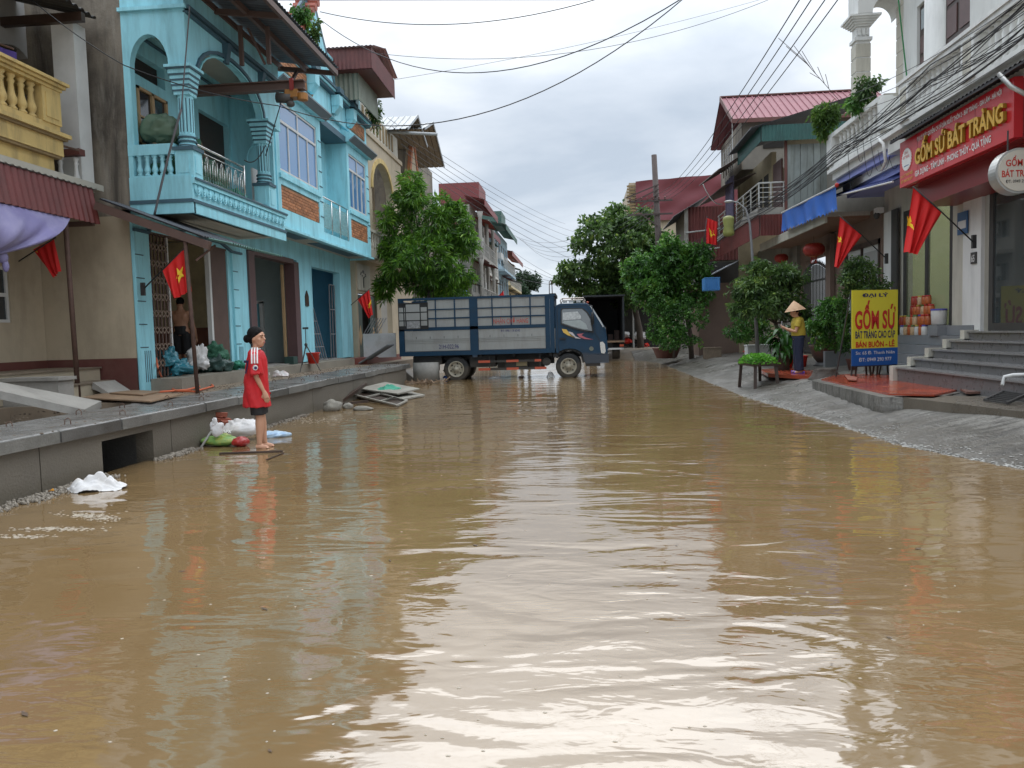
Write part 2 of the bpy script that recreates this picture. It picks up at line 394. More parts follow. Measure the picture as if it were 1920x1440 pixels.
gys = sorted(set([-60, -20, -5, 0]+[3+.5*i for i in range(82)]+[46, 60, 120, 300, 1500]))
b = MB()
for x in gxs:
    for y in gys: b.v.append((x, y, hg(x, y)-.03))
n_ = len(gys)
for i in range(len(gxs)-1):
    for j in range(n_-1): a = i*n_+j; b.f.append((a, a+n_, a+n_+1, a+1))
struct(b.build('ground', m_mud))
# right bank: a finer, rough concrete sheet sloping out of the water
b = MB(); nx, ny = 90, 300
def bankpt(u, v):
    y = 4.2+v*36; x = 2.6+u*7.4
    z = hr(x, y); d = x-xw(y)
    # ribs cast across the slope, as on the vehicle ramps
    if 0 < d < 1.75 and y > 11.5: z += .010*math.sin(y*17+x*3.0)
    z += .012*math.sin(x*13+math.sin(y*9)*2)*math.sin(y*11+x*3)*max(0, 1-abs(d-.3)/.9)
    return (x, y, z)
b.grid(bankpt, nx, ny); struct(b.build('pavement', m_bank, smooth=True))
# foam and froth along the right waterline
b = MB()
for i in range(1500):
    y = random.uniform(6.6, 16.5)**1; x = xw(y)+random.gauss(.02, .035)
    if random.random() < .4: x += random.uniform(0, .35)*abs(math.sin(y*1.7))
    z = max(hr(x, y), 0)+.004; r = random.uniform(.004, .013)
    b.ellip((x, y, z), r*random.uniform(1, 2.2), r*random.uniform(.8, 2), .003, 6, 3)
struct(b.build('water_froth', M('froth', (.42, .41, .38), .45, .3, 5)), 'stuff')

# muddy flood water
mw = bpy.data.materials.new('flood water'); mw.use_nodes = True; t = mw.node_tree; bs = t.nodes['Principled BSDF']; L = t.links.new
g = N(t, 'ShaderNodeNewGeometry')
n1 = N(t, 'ShaderNodeTexNoise', Scale=.55, Detail=5.0, Roughness=.6, Distortion=.6); L(g.outputs['Position'], n1.inputs['Vector'])
cr = N(t, 'ShaderNodeValToRGB'); e = cr.color_ramp.elements; L(n1.outputs[0], cr.inputs[0])
e[0].position = .3; e[0].color = (.170, .108, .048, 1); e[1].position = .72; e[1].color = (.225, .150, .072, 1)
L(cr.outputs[0], bs.inputs['Base Color']); bs.inputs['Roughness'].default_value = .05; bs.inputs['IOR'].default_value = 2.75
def wave(scale, sx, sy, det, dist, rot=0.0, rough=.5):
    mp = N(t, 'ShaderNodeMapping'); L(g.outputs['Position'], mp.inputs[0]); mp.inputs['Scale'].default_value = (sx, sy, 1); mp.inputs['Rotation'].default_value = (0, 0, rot)
    n = N(t, 'ShaderNodeTexNoise', Scale=scale, Detail=det, Roughness=rough, Distortion=dist); L(mp.outputs[0], n.inputs['Vector']); return n
wA = wave(.9, .9, 2.0, 2.0, .9, .18); wB = wave(4.0, .8, 1.8, 2.5, .8, -.12); wC = wave(11, .8, 1.6, 1.5, .3, .3)
# gusts: small ripples come and go
gA = wave(.33, 1, 1, 2.0, 0); gm = N(t, 'ShaderNodeMapRange'); L(gA.outputs[0], gm.inputs[0]); gm.inputs[1].default_value = .38; gm.inputs[2].default_value = .62; gm.inputs[3].default_value = .25; gm.inputs[4].default_value = 1.0
s1 = N(t, 'ShaderNodeMath', operation='MULTIPLY'); L(wA.outputs[0], s1.inputs[0]); s1.inputs[1].default_value = 1.0
s2 = N(t, 'ShaderNodeMath', operation='MULTIPLY'); L(wB.outputs[0], s2.inputs[0]); L(gm.outputs[0], s2.inputs[1])
s3 = N(t, 'ShaderNodeMath', operation='MULTIPLY_ADD'); L(s2.outputs[0], s3.inputs[0]); s3.inputs[1].default_value = .24; L(s1.outputs[0], s3.inputs[2])
s4 = N(t, 'ShaderNodeMath', operation='MULTIPLY'); L(wC.outputs[0], s4.inputs[0]); L(gm.outputs[0], s4.inputs[1])
s5 = N(t, 'ShaderNodeMath', operation='MULTIPLY_ADD'); L(s4.outputs[0], s5.inputs[0]); s5.inputs[1].default_value = .075; L(s3.outputs[0], s5.inputs[2])
bp = N(t, 'ShaderNodeBump', Strength=1.0, Distance=.021); L(s5.outputs[0], bp.inputs['Height']); L(bp.outputs[0], bs.inputs['Normal'])
b = MB(); b.grid(lambda u, v: (-5.3+u*14.5, -6+v*51, 0), 30, 60); struct(b.build('water', mw))

# left pavement behind the drain
b = MB()
b.box(-7.7, -6.22, 10.6, 60, -.3, .58); b.box(-14, -7.7, 10.6, 60, -.3, .57); b.box(-14, -8.1, -2, 10.3, -.3, .57); b.box(-14, -7.35, 10.3, 10.6, -.3, .57); 
struct(b.build('pavement', M('muddy pavement', (.24, .185, .13), .5, .25, 1.5, .3, 30, dirt=(.12, .10, .08), damt=.6)))

# ================================================================ covered storm drain along the left
D = thing('storm_drain', 'long concrete storm drain with grey cover slabs along the left edge of the flood', 'drain', (-5.3, 13, 0))
cuts = [2.0, 4.6, 6.95, 9.35, 11.9, 14.6, 17.3, 20.0, 22.75]
m_wall = M('drain wall', (.135, .118, .092), .7, .16, 1.8, .5, 35, dirt=(.12, .105, .085), damt=.6, dscale=1.0, low=(.12, (.10, .085, .06), .75))
for y0, y1 in zip(cuts, cuts[1:]):
    b = MB(); hs = [(7.92, 8.93, -.1, .375)] if y0 < 8 < y1 else []
    if hs: holes(b, 'x', -5.42, -5.2, y0+.008, y1-.008, -.35, .455, hs)
    else: b.box(-5.42, -5.2, y0+.008, y1-.008, -.35, .455)
    b.build('wall_panel', m_wall, D)
b = MB()          # culvert throat behind the opening
b.box(-6.2, -5.42, 7.86, 7.92, -.3, .455); b.box(-6.2, -5.42, 8.93, 8.99, -.3, .455); b.box(-6.3, -6.2, 7.8, 9.1, -.3, .455)
b.box(-6.2, -5.42, 7.92, 8.93, .40, .455)
b.build('culvert', m_dconc, D)
b = MB(); b.box(-6.22, -6.1, 2, 7.86, -.3, .455); b.box(-6.22, -6.1, 8.99, 22.75, -.3, .455); b.build('rear_wall', m_wall, D)
y = 2.2; i = 0
while y < 22.6:
    w_ = [1.0, .98, 1.02][i % 3]; j = random.uniform(-.012, .012); dz = random.uniform(-.008, .010)
    x0 = -5.13+j
    if y > 14.4: x0 -= .04
    mt = m_dconc if 7.0 < y < 7.9 or (i % 7 == 5) else m_wetconc
    b = MB(); z0, z1 = .462+max(dz, 0), .592+dz
    y1 = y+w_-.016
    b.box(x0-.012, x0-1.1, y, y1, z0, z1-.012)
    b.v += [(x0-.012, y, z1-.012), (x0-.012, y1, z1-.012), (x0-1.1, y1, z1-.012), (x0-1.1, y, z1-.012), (x0-.026, y+.012, z1), (x0-.026, y1-.012, z1), (x0-1.09, y1-.012, z1), (x0-1.09, y+.012, z1)]
    b.f += [(8, 9, 13, 12), (9, 10, 14, 13), (10, 11, 15, 14), (11, 8, 12, 15), (12, 13, 14, 15)]
    b.build('cover_slab', m_wetconc, D)
    b2 = MB(); b2.box(x0-.012, x0+.002, y+.004, y1-.004, z0+.004, z1-.016)
    b2.build('slab_edge', m_dconc if (i % 5 == 0) else M('slab edge', (.14, .135, .12), .6, .3, 4, .4, 50, dirt=(.06, .055, .05), damt=.7), D)
    for hx in (x0-.28, x0-.85):   # lifting loop of rebar
        if random.random() < .8:
            yy = y+.48+random.uniform(-.1, .1); l = random.uniform(.03, .05)
            MB().tube([(hx-.035, yy, z1-.01), (hx-.03, yy, z1+l), (hx, yy+.01, z1+l+.02), (hx+.03, yy, z1+l), (hx+.035, yy, z1-.01)], .006, 5).build('lifting_loop', M('rust steel', (.11, .065, .045), .8, .3, 8), D)
    y += w_; i += 1
# rubble and gravel strip at the foot of the drain
b = MB()
for i in range(1500):
    y = random.choice([random.uniform(6.2, 7.7), random.uniform(8.9, 9.8), random.uniform(10.6, 14), random.uniform(6.6, 7.9)])
    x = -5.19+abs(random.gauss(0, .075))*(1.4 if y < 8 else .9); r = random.uniform(.007, .022)
    b.ellip((x, y, .005+random.uniform(-.01, .02)), r*1.2, r, r*.8, 5, 3, Euler((random.random()*3, random.random()*3, 0)).to_matrix())
struct(b.build('gravel', M('gravel', (.24, .21, .17), .7, .4, 20)), 'stuff')

# ================================================================ blue houses (left)
BL = (.33, .72, .82); GR = (.055, .115, .15)
m_blue = M('blue render', BL, .62, .07, 1.1, .08, 60, dirt=(.085, .22, .25), damt=.4, dscale=1.2, streak=True)
streaks(m_blue, 0, .35, (.10, .24, .26), 2.2, 2.2, 1.5, .28, .52, .72)
m_trim = M('slate trim', GR, .6, .15, 3)
m_brown = M('brown metal', (.115, .07, .055), .6, .15, 3, dirt=(.05, .03, .025), damt=.4)
m_plaster = M('old plaster', (.215, .185, .145), .85, .35, .9, .35, 30, dirt=(.062, .052, .040), damt=1.0, dscale=.8)
streaks(m_plaster, 0, .85, (.040, .034, .028), 2.0, 2.0, 1.1, .30, .46, .66); streaks(m_plaster, 0, .55, (.30, .28, .24), 3.0, 3.0, 1.3, .5, .55, .68)
m_white = M('white paint', (.62, .62, .60), .5, .1, 2, dirt=(.3, .3, .28), damt=.3)
m_beige = M('beige render', (.46, .385, .275), .8, .08, .9, .1, 40, dirt=(.22, .18, .125), damt=.4, dscale=.7)
streaks(m_beige, 0, .35, (.17, .14, .10), 1.6, 1.6, 1.2, .4, .5, .75)
m_dado = M('red dado', (.125, .042, .034), .6, .15, 2, .1, 40, dirt=(.2, .15, .11), damt=.25, dscale=1.5)
m_glassB = glass('blue tinted glass', (.10, .25, .48), .05, 1, 1.0)
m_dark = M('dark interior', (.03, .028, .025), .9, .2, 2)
m_ceil = M('soffit cream', (.42, .40, .34), .8, .1, 2)
m_ddoor = M('dark wood', (.045, .026, .018), .4, .3, 4)
FX = -7.6

H1 = thing('house', 'pale blue two-storey house with an arched corner balcony and a dark tin canopy', 'house', (FX, 15, .6))
def bal_prof(h, r): return [(r*.8, 0), (r*.95, .06*h), (r*.55, .13*h), (r*.9, .2*h), (r*1.0, .3*h), (r*.62, .5*h), (r*.5, .72*h), (r*.75, .8*h), (r*.5, .86*h), (r*.9, .93*h), (r*.9, h)]
# ground floor front wall, opening 1
b = MB(); O1 = (13.25, 16.35)
holes(b, 'x', FX-.22, FX, 12.8, 17.0, .58, 3.72, [(O1[0], O1[1], .5, 3.42)]); b.build('front_wall', m_blue, H1)
for y0, y1 in ((12.74, 13.2), (16.5, 16.98)):
    b = MB(); b.box(FX, FX+.05, y0, y1, .58, 3.35); b.build('pilaster', m_blue, H1)
    for z in (1.35, 1.75, 2.15, 2.55, 2.95):
        MB().box(FX+.05, FX+.056, y0, y0+.25, z, z+.018).build('groove', m_trim, H1)
    for k in range(4): MB().box(FX+.05, FX+.056, y0+.12+.06*k, y0+.135+.06*k, .75, 1.3).build('flute', m_trim, H1)
def zig(parent, pts, w=.05):
    b = MB()
    for p, q in zip(pts, pts[1:]): b.bar(p, q, .05, w)
    return b.build('moulding', m_trim, parent)
zig(H1, [(FX+.05, 12.75, 3.38), (FX+.05, 13.2, 3.38), (FX+.05, 13.3, 3.52), (FX+.05, 14.3, 3.52), (FX+.05, 14.7, 3.66), (FX+.05, 15.2, 3.52), (FX+.05, 16.0, 3.52), (FX+.05, 16.5, 3.38), (FX+.05, 16.98, 3.38)])
# side wall: old cement above the neighbour, beige below
b = MB(); b.box(-9.9, FX+.0, 12.80, 12.835, 3.62, 8.4)
b.build('side_wall', m_plaster, H1)
b = MB(); b.box(-9.9, FX-.05, 12.79, 12.98, 1.18, 3.62); b.build('lower_side_wall', m_beige, H1)
b = MB(); b.box(-9.9, FX-.05, 12.775, 12.98, .57, 1.18); b.build('side_dado', m_dado, H1)
# room behind opening 1
m_roomA = M('room beige', (.72, .64, .42), .85, .12, 1.3, dirt=(.20, .17, .12), damt=.5)
b = MB(); b.box(-12.2, -12.05, 12.98, 17.05, 1.75, 3.7); b.box(-12.05, FX-.22, 17.0, 17.05, 1.75, 3.7); b.box(-12.05, FX-.22, 12.98, 13.02, 1.75, 3.7); b.box(-12.2, FX-.22, 12.98, 17.05, 3.7, 3.75)
b.build('room_wall', m_roomA, H1)
b = MB(); b.box(-12.2, -12.03, 12.98, 17.05, .6, 1.75); b.box(-12.03, FX-.22, 16.98, 17.05, .6, 1.75)
b.build('room_dado', M('orange dado', (.24, .07, .028), .5, .2, 2), H1)
b = MB(); b.box(-12.2, FX-.22, 12.98, 17.0, .5, .80); b.box(FX-.22, FX, 12.98, 17.0, .5, .80); b.build('floor', m_mud, H1)
# folded collapsible gate
b = MB()
for i in range(11):
    y = 13.28+i*.060; b.box(FX-.05+(.02 if i % 2 else -.02), FX-.03+(.02 if i % 2 else -.02), y, y+.03, .82, 3.4)
G1 = b.build('folding_gate', m_brown, H1)
b = MB()
for z in [1.0+.3*k for k in range(8)]:
    for i in range(5):
        y = 13.28+i*.124; b.bar((FX-.01, y, z), (FX-.01, y+.12, z+.12), .012, .02); b.bar((FX-.005, y+.12, z), (FX-.005, y, z+.12), .012, .02)
b.build('lattice', M('gate steel', (.22, .16, .12), .5), H1)['kind'] = 'stuff'
MB().box(FX-.06, FX-.03, 13.94, 13.98, .8, 3.4).build('gate_post', m_white, H1)
MB().box(FX-.08, FX-.02, 15.62, 16.32, .8, 3.41).build('door_panel', m_brown, H1)
MB().box(FX-.09, FX-.0, 15.5, 15.58, .8, 3.41).build('door_post', m_white, H1)
MB().box(FX-.1, FX-.01, 13.25, 16.35, 3.38, 3.44).build('lintel', m_brown, H1)

# balcony slab with scalloped fascia
BX = -6.46; YA, YB = 12.8, 16.95
b = MB(); b.box(FX, BX-.06, YA+.02, YB, 3.70, 3.84); b.build('balcony_slab', m_ceil, H1)
b = MB(); b.prism('y', [(FX+.18, 3.72), (BX-.3, 3.72), (BX-.3, 3.70), (FX+.18, 3.70)], YA+.35, YB-.3); b.build('soffit_panel', m_trim, H1)
b = MB(); b.prism('y', [(FX+.25, 3.705), (BX-.38, 3.705), (BX-.38, 3.695), (FX+.25, 3.695)], YA+.45, YB-.4); b.build('soffit', m_ceil, H1)
b = MB()
b.box(BX-.08, BX-.02, YA, YB, 3.62, 3.80); b.box(BX-.06, BX+.02, YA-.01, YB, 4.12, 4.22); b.box(BX-.07, BX-.04, YA, YB, 3.80, 4.12); b.box(FX, BX-.02, YA-.03, YA+.05, 3.62, 3.80); b.box(FX, BX-.03, YA-.02, YA+.05, 3.80, 4.25)
b.build('fascia', m_blue, H1)
b = MB(); b.box(BX-.04, BX+.0, YA-.04, YB, 3.80, 3.85); b.box(FX, BX-.03, YA-.05, YA-.02, 3.80, 3.86); b.box(BX+.02, BX+.045, YA-.01, YB, 4.18, 4.215); b.build('fascia_line', m_trim, H1)
b = MB(); n = 20
for i in range(n):     # hanging swags
    y0 = YA+.05+i*(YB-YA-.1)/n; y1 = y0+(YB-YA-.1)/n-.015; c = (y0+y1)/2; r = (y1-y0)/2
    for q in range(3):
        pts = [(BX-.02+.012*math.sin(math.pi*k/8), c-r*(1-q*.28)*math.cos(math.pi*k/8), 4.11-q*.0-(.17-q*.045)*math.sin(math.pi*k/8)) for k in range(9)]
        b.tube(pts, .014, 5)
b.build('swag_relief', m_blue, H1)
# parapet and balusters facing the camera
b = MB(); b.box(FX, BX-.12, YA, YA+.1, 4.25, 4.28); b.box(FX, BX-.32, YA-.01, YA+.12, 4.62, 4.80); b.box(FX, FX+.08, YA, YA+.1, 4.28, 4.62)
b.build('parapet', m_blue, H1)
bb = MB(); bb.lathe((0, 0, 0), bal_prof(.34, .055), 10); b0 = bb.build('baluster', m_blue, H1, smooth=True, org=(0, 0, 0)); b0.location = Vector((FX+.17, YA+.05, 4.28))-ORG['house']
for i in range(1, 5): inst(b0, Vector((FX+.17+i*.135, YA+.05, 4.28))-ORG['house'])
# corner pedestal and columns
def column(y, base_z, top_z, parent, x=BX-.16):
    b = MB(); b.box(x-.16, x+.16, y-.16, y+.16, 4.22, base_z-.06); b.build('pedestal', m_blue, parent)
    b = MB(); b.box(x-.09, x+.09, y-.172, y-.16, 4.3, base_z-.14); b.box(x+.16, x+.172, y-.09, y+.09, 4.3, base_z-.14); b.build('pedestal_relief', m_blue, parent)
    b = MB(); b.box(x-.19, x+.19, y-.19, y+.19, base_z-.06, base_z); b.build('pedestal_cap', m_trim, parent)
    b = MB(); b.lathe((x, y, base_z), [(.155, 0), (.155, .04), (.125, .08), (.125, .1), (.145, .12), (.13, .16), (.135, .22)], 20); b.build('column_base', m_blue, parent)
    h = top_z-base_z; b = MB(); nn = 24; k = len(b.v)     # fluted shaft
    for zi in (base_z+.2, top_z-.45):
        for j in range(nn): a = 2*math.pi*j/nn; r = .128 if j % 2 else .112; b.v.append((x+r*math.cos(a), y+r*math.sin(a), zi))
    for j in range(nn): b.f.append((j, (j+1) % nn, nn+(j+1) % nn, nn+j))
    b.build('shaft', m_blue, parent)
    b = MB()
    for j in range(0, nn, 2): a = 2*math.pi*j/nn; b.bar((x+.112*math.cos(a), y+.112*math.sin(a), base_z+.26), (x+.112*math.cos(a), y+.112*math.sin(a), top_z-.5), .017)
    b.build('flute', m_trim, parent)
    b = MB(); b2 = MB()
    for q in range(4):
        z = top_z-.45+q*.085; e_ = .135+.012*q; b.box(x-e_, x+e_, y-e_, y+e_, z, z+.055); e_ += .012; b2.box(x-e_, x+e_, y-e_, y+e_, z+.055, z+.085)
    b.box(x-.19, x+.19, y-.19, y+.19, top_z-.11, top_z-.04); b2.box(x-.22, x+.22, y-.22, y+.22, top_z-.04, top_z-.015); b.box(x-.235, x+.235, y-.235, y+.235, top_z-.015, top_z+.03)
    b.build('capital', m_blue, parent); b2.build('capital_band', m_trim, parent)
    for q in range(3):
        z = base_z+.02+q*.07; b = MB(); b.lathe((x, y, z), [(.16, 0), (.16, .022)], 20); b.build('base_ring', m_trim, parent)
column(YA+.17, 4.74, 6.06, H1); column(16.2, 4.74, 6.02, H1)
# arched walls over the balcony
b = MB(); arch_fill(b, 'y', YA, YA+.14, FX+.12, BX-.34, 6.08, 6.62, 7.0); b.box(FX, FX+.12, YA, YA+.14, 4.8, 7.0); b.box(BX-.34, BX-.02, YA, YA+.14, 6.05, 7.0)
b.box(FX-.02, BX+.03, YA-.06, YA+.14, 7.0, 7.06); b.box(FX, BX-.02, YA, YA+.14, 7.06, 7.75)
arch_fill(b, 'x', BX-.2, BX-.04, YA+.36, 16.02, 6.02, 6.72, 7.0); b.box(BX-.2, BX-.04, 16.02, YB, 6.02, 7.0); b.box(BX-.2, BX-.04, YA+.14, YA+.36, 6.02, 7.0)
b.box(BX-.2, BX-.04, YA+.14, YB, 7.0, 7.45)
b.build('arcade', m_blue, H1)
b = MB(); arch_band(b, 'x', BX-.04, BX+.0, YA+.38, 16.0, 6.02, 6.72, .06); b.build('arch_band', m_trim, H1)
b = MB(); arch_band(b, 'x', BX-.04, BX-.012, YA+.46, 15.92, 6.02, 6.66, .03); b.build('arch_line', M('blue light', (.22, .55, .60), .6), H1)
b = MB(); b.box(BX-.04, BX+.04, YA, YB, 6.94, 6.97); b.box(BX-.04, BX+.07, YA, YB, 7.0, 7.06); b.build('cornice', m_trim, H1)
for yy in (14.3, 15.9):
    MB().prism('y', [(BX-.04, 6.6), (BX+.02, 6.6), (BX+.09, 6.95), (BX-.04, 6.95)], yy-.07, yy+.07).build('bracket', m_trim, H1)
b = MB(); b.box(-9.9, FX-.22, 16.9, 17.0, 3.7, 7.6); b.box(FX-.22, BX-.2, YB-.09, YB, 3.84, 7.0); b.build('end_wall', m_blue, H1)
b = MB(); arch_band(b, 'y', YB-.12, YB-.09, FX+.35, BX-.35, 5.4, 5.75, .05); b.build('niche_moulding', m_blue, H1)
# upper front wall behind the balcony with window and dark door
b = MB(); holes(b, 'x', FX-.2, FX, 12.84, 16.9, 3.7, 7.0, [(13.15, 14.15, 4.9, 5.92), (13.1, 14.15, 6.12, 6.5), (15.4, 16.75, 3.9, 6.15)]); b.build('upper_wall', m_blue, H1)
b = MB(); b.box(FX-.2, BX-.2, YA+.14, YB-.09, 6.98, 7.0); b.build('balcony_ceiling', m_ceil, H1)
b = MB(); b.box(FX+.0, FX+.05, YA+.3, YB-.1, 6.78, 6.82); b.build('ceiling_line', m_trim, H1)
m_yw = M('pale wood', (.47, .32, .17), .6, .15, 6)
w = MB(); y0, y1, z0, z1 = 13.15, 14.15, 4.9, 5.92
for ya, yb in ((y0, y0+.06), (y1-.06, y1), ((y0+y1)/2-.04, (y0+y1)/2+.04)): w.box(FX-.03, FX+.03, ya, yb, z0, z1)
w.box(FX-.03, FX+.03, y0, y1, z0, z0+.05); w.box(FX-.03, FX+.03, y0, y1, z1-.05, z1); w.box(FX-.02, FX+.02, y0, y1, z0+.5, z0+.53)
wf = w.build('window', m_yw, H1)
MB().box(FX-.02, FX-.01, y0+.06, y1-.06, z0+.05, z1-.05).build('pane', glass('dark glass', (.03, .035, .04), .08), wf)
MB().box(FX-.19, FX-.15, 13.1, 14.15, 6.12, 6.5).build('transom', m_dark, H1)
MB().box(FX-.18, FX-.12, 15.4, 16.75, 3.84, 6.15).build('balcony_door', m_ddoor, H1)
# steel railing
b = MB(); y0, y1 = YA+.38, 15.1; x = BX-.12
b.tube([(x, y0, 4.86), (x, y1, 4.86)], .022, 8); b.tube([(x, y0, 4.76), (x, y1, 4.76)], .009, 6); b.tube([(x, y0, 4.28), (x, y1, 4.28)], .009, 6); b.tube([(x, y1, 4.22), (x, y1, 4.9)], .022, 8)
n = 20
for i in range(n+1):
    y = y0+(y1-y0)*i/n; b.tube([(x, y, 4.28), (x, y, 4.62 if i % 2 else 4.70)], .007, 5)
    if i % 3 == 1:
        c = y; b.tube([(x, c-.05, 4.45), (x, c-.05, 4.66), (x, c-.03, 4.71), (x, c, 4.73), (x, c+.03, 4.71), (x, c+.05, 4.66), (x, c+.05, 4.45)], .007, 5)
b.build('railing', M('steel', (.62, .62, .60), .22, .1, 5, metal=.9), H1, smooth=True)
# corrugated canopy over the balcony
m_tinD = M('dark tin', (.085, .095, .11), .5, .25, 2, dirt=(.05, .035, .03), damt=.6)
b = MB(); b.corr((-6.62, 9.5, 7.62), (0, 7.7, 0), (1.42, 0, -.22), 62, .012); b.build('canopy_sheet', m_tinD, H1)
b = MB()
for x in (-6.5, -5.9, -5.24): b.box(x-.035, x+.035, 9.5, 17.15, 7.42-(x+6.5)*.155, 7.53-(x+6.5)*.155)
b.build('purlin', m_brown, H1)
for y in (11.2, 14.0, 17.1): MB().bar((-7.0, y, 7.50), (-5.22, y, 7.26), .06, .1).build('rafter', m_brown, H1)
for p_, q_, w_ in (((-6.05, 16.9, 7.28), (-6.05, 16.0, 6.45), .06), ((-5.72, 14.5, 6.62), (-5.72, 14.5, 7.3), .07), ((-6.25, 14.5, 6.62), (-6.25, 14.5, 7.35), .07), ((-5.8, 14.5, 6.62), (-6.1, 14.5, 7.3), .04)): MB().bar(p_, q_, w_).build('strut', m_brown, H1)

# I-beam crane and hoist
T = thing('hoist_beam', 'rusty brown steel beam sticking out of the blue balcony with a yellow and red hoist hanging on it', 'hoist', (-6.3, 14.5, 6.4))
p0, p1 = ay(372, 167, 14.5), ay(572, 163, 14.5); zb = (p0.z+p1.z)/2
b = MB(); b.box(-7.5, p1.x, 14.42, 14.58, zb-.085, zb-.065); b.box(-7.5, p1.x, 14.42, 14.58, zb+.065, zb+.085); b.box(-7.5, p1.x, 14.49, 14.51, zb-.065, zb+.065); b.build('beam', m_brown, T)
hx = ay(550, 180, 14.5).x
b = MB(); b.box(hx-.12, hx+.12, 14.38, 14.62, zb-.24, zb-.1); b.lathe((hx+.18, 14.5, zb-.3), [(.02, 0), (.1, .02), (.1, .14), (.02, .16)], 12); b.build('hoist_body', M('hoist yellow', (.30, .13, .025), .5, .2, 6), T)
b = MB(); b.tube([(hx-.3, 14.45, zb-.22), (hx-.02, 14.45, zb-.25)], .095, 12); b.ellip((hx-.03, 14.42, zb-.36), .08, .07, .06); b.build('motor', M('grimy motor', (.06, .055, .05), .6, .3, 6), T, smooth=True)
b = MB(); b.box(hx-.02, hx+.05, 14.36, 14.41, zb-.12, zb+.1); b.build('trolley', M('trolley red', (.22, .02, .015), .5), T)

# ---- second blue house
H2 = thing('house', 'pale blue two-storey house with two bay windows above brick panels', 'house', (FX, 21, .6))
SX = -6.86
Y2, Y3 = 17.02, 25.5
b = MB(); holes(b, 'x', FX-.22, FX, Y2, Y3, .58, 4.2, [(17.35, 20.55, .5, 3.56), (21.7, 24.3, .5, 3.5)]); b.build('front_wall', m_blue, H2)
b = MB(); b.box(FX-.22, FX+.05, 17.35, 17.68, .8, 3.5); b.box(FX-.22, FX+.05, 20.2, 20.55, .8, 3.5); b.box(FX-.2, FX+.05, 17.68, 20.2, 3.44, 3.56)
b.build('door_frame', M('mauve tile', (.12, .07, .07), .4, .1, 3), H2)
MB().box(FX-.3, FX-.24, 20.12, 20.2, .8, 3.42).build('door_leaf', m_yw, H2)
# rooms
m_roomB = M('room teal', (.16, .40, .46), .85, .12, 1.3); m_roomC = M('room blue', (.12, .38, .56), .85, .15, 1.3)
b = MB(); b.box(-12.3, -12.1, Y2, 21.1, .6, 3.9); b.box(-12.1, FX-.22, 21.0, 21.1, .6, 3.9); b.box(-12.1, FX-.22, Y2, Y2+.05, .6, 3.9); b.box(-12.3, FX-.22, Y2, 21.1, 3.9, 3.95); b.build('room_wall', M('room grey', (.36, .43, .42), .85, .12, 1.3), H2)
b = MB(); b.box(-9.9, -9.8, 20.2, 20.95, .6, 2.9); b.box(-10.2, FX-1.2, 20.93, 20.99, .8, 2.45); b.build('inner_wall', m_roomB, H2)
b = MB(); b.box(-8.85, -8.75, 20.88, 20.99, .8, 2.5); b.box(-10.3, -8.75, 20.88, 20.99, 2.45, 2.53); b.build('inner_door_frame', m_white, H2)
b = MB(); b.box(-12.3, -12.1, 21.1, 25.2, .6, 3.9); b.box(-12.1, FX-.22, 25.1, 25.2, .6, 3.9); b.box(-12.1, FX-.22, 21.1, 21.15, .6, 3.9); b.box(-12.3, FX-.22, 21.1, 25.2, 3.9, 3.95); b.build('room_wall', m_roomC, H2)
b = MB(); b.box(-12.3, FX, Y2, 25.2, .5, .80); b.build('floor', m_conc, H2)
# upper floor slab
b = MB(); b.box(FX, SX-.03, Y2-.02, Y3, 4.06, 4.14); b.build('soffit', m_ceil, H2)
b = MB(); b.box(FX+.2, SX-.2, 17.5, 20.0, 4.045, 4.06); b.box(FX+.2, SX-.2, 20.9, 24.6, 4.045, 4.06); b.build('soffit_panel', m_trim, H2)
b = MB(); b.box(SX-.05, SX, Y2, Y3, 4.0, 4.32); b.box(FX, SX-.05, Y3-.05, Y3, 4.0, 4.3); b.box(FX, SX-.05, Y2, Y2+.05, 4.0, 4.3); b.build('fascia', m_blue, H2)
def brick_panel(x, y0, y1, z0, z1, parent, basket=False):
    MB().box(x-.03, x-.012, y0-.03, y1+.03, z0-.03, z1+.03).build('brick_backing', M('mortar', (.30, .22, .15), .9, .1, 5), parent)
    br = MB().box(0, .02, 0, .205, 0, .06).build('brick', M('orange brick', (.40, .17, .075), .75, .12, 6, .2, 60, rnd=.30), parent, org=(0, 0, 0))
    first = True; r = 0; z = z0; O = ORG[parent.name]
    while z+.06 <= z1+.01:
        y = y0 - (.11 if r % 2 else 0)
        while y < y1:
            a = max(y, y0); e_ = min(y+.205, y1)
            if e_-a > .05:
                loc = Vector((x-.012+random.uniform(-.003, .006), a, z))-O
                if first: br.location = loc; o = br; first = False
                else: o = inst(br, loc)
                o.scale = (1, (e_-a)/.205, 1)
            y += .218
        z += .072; r += 1
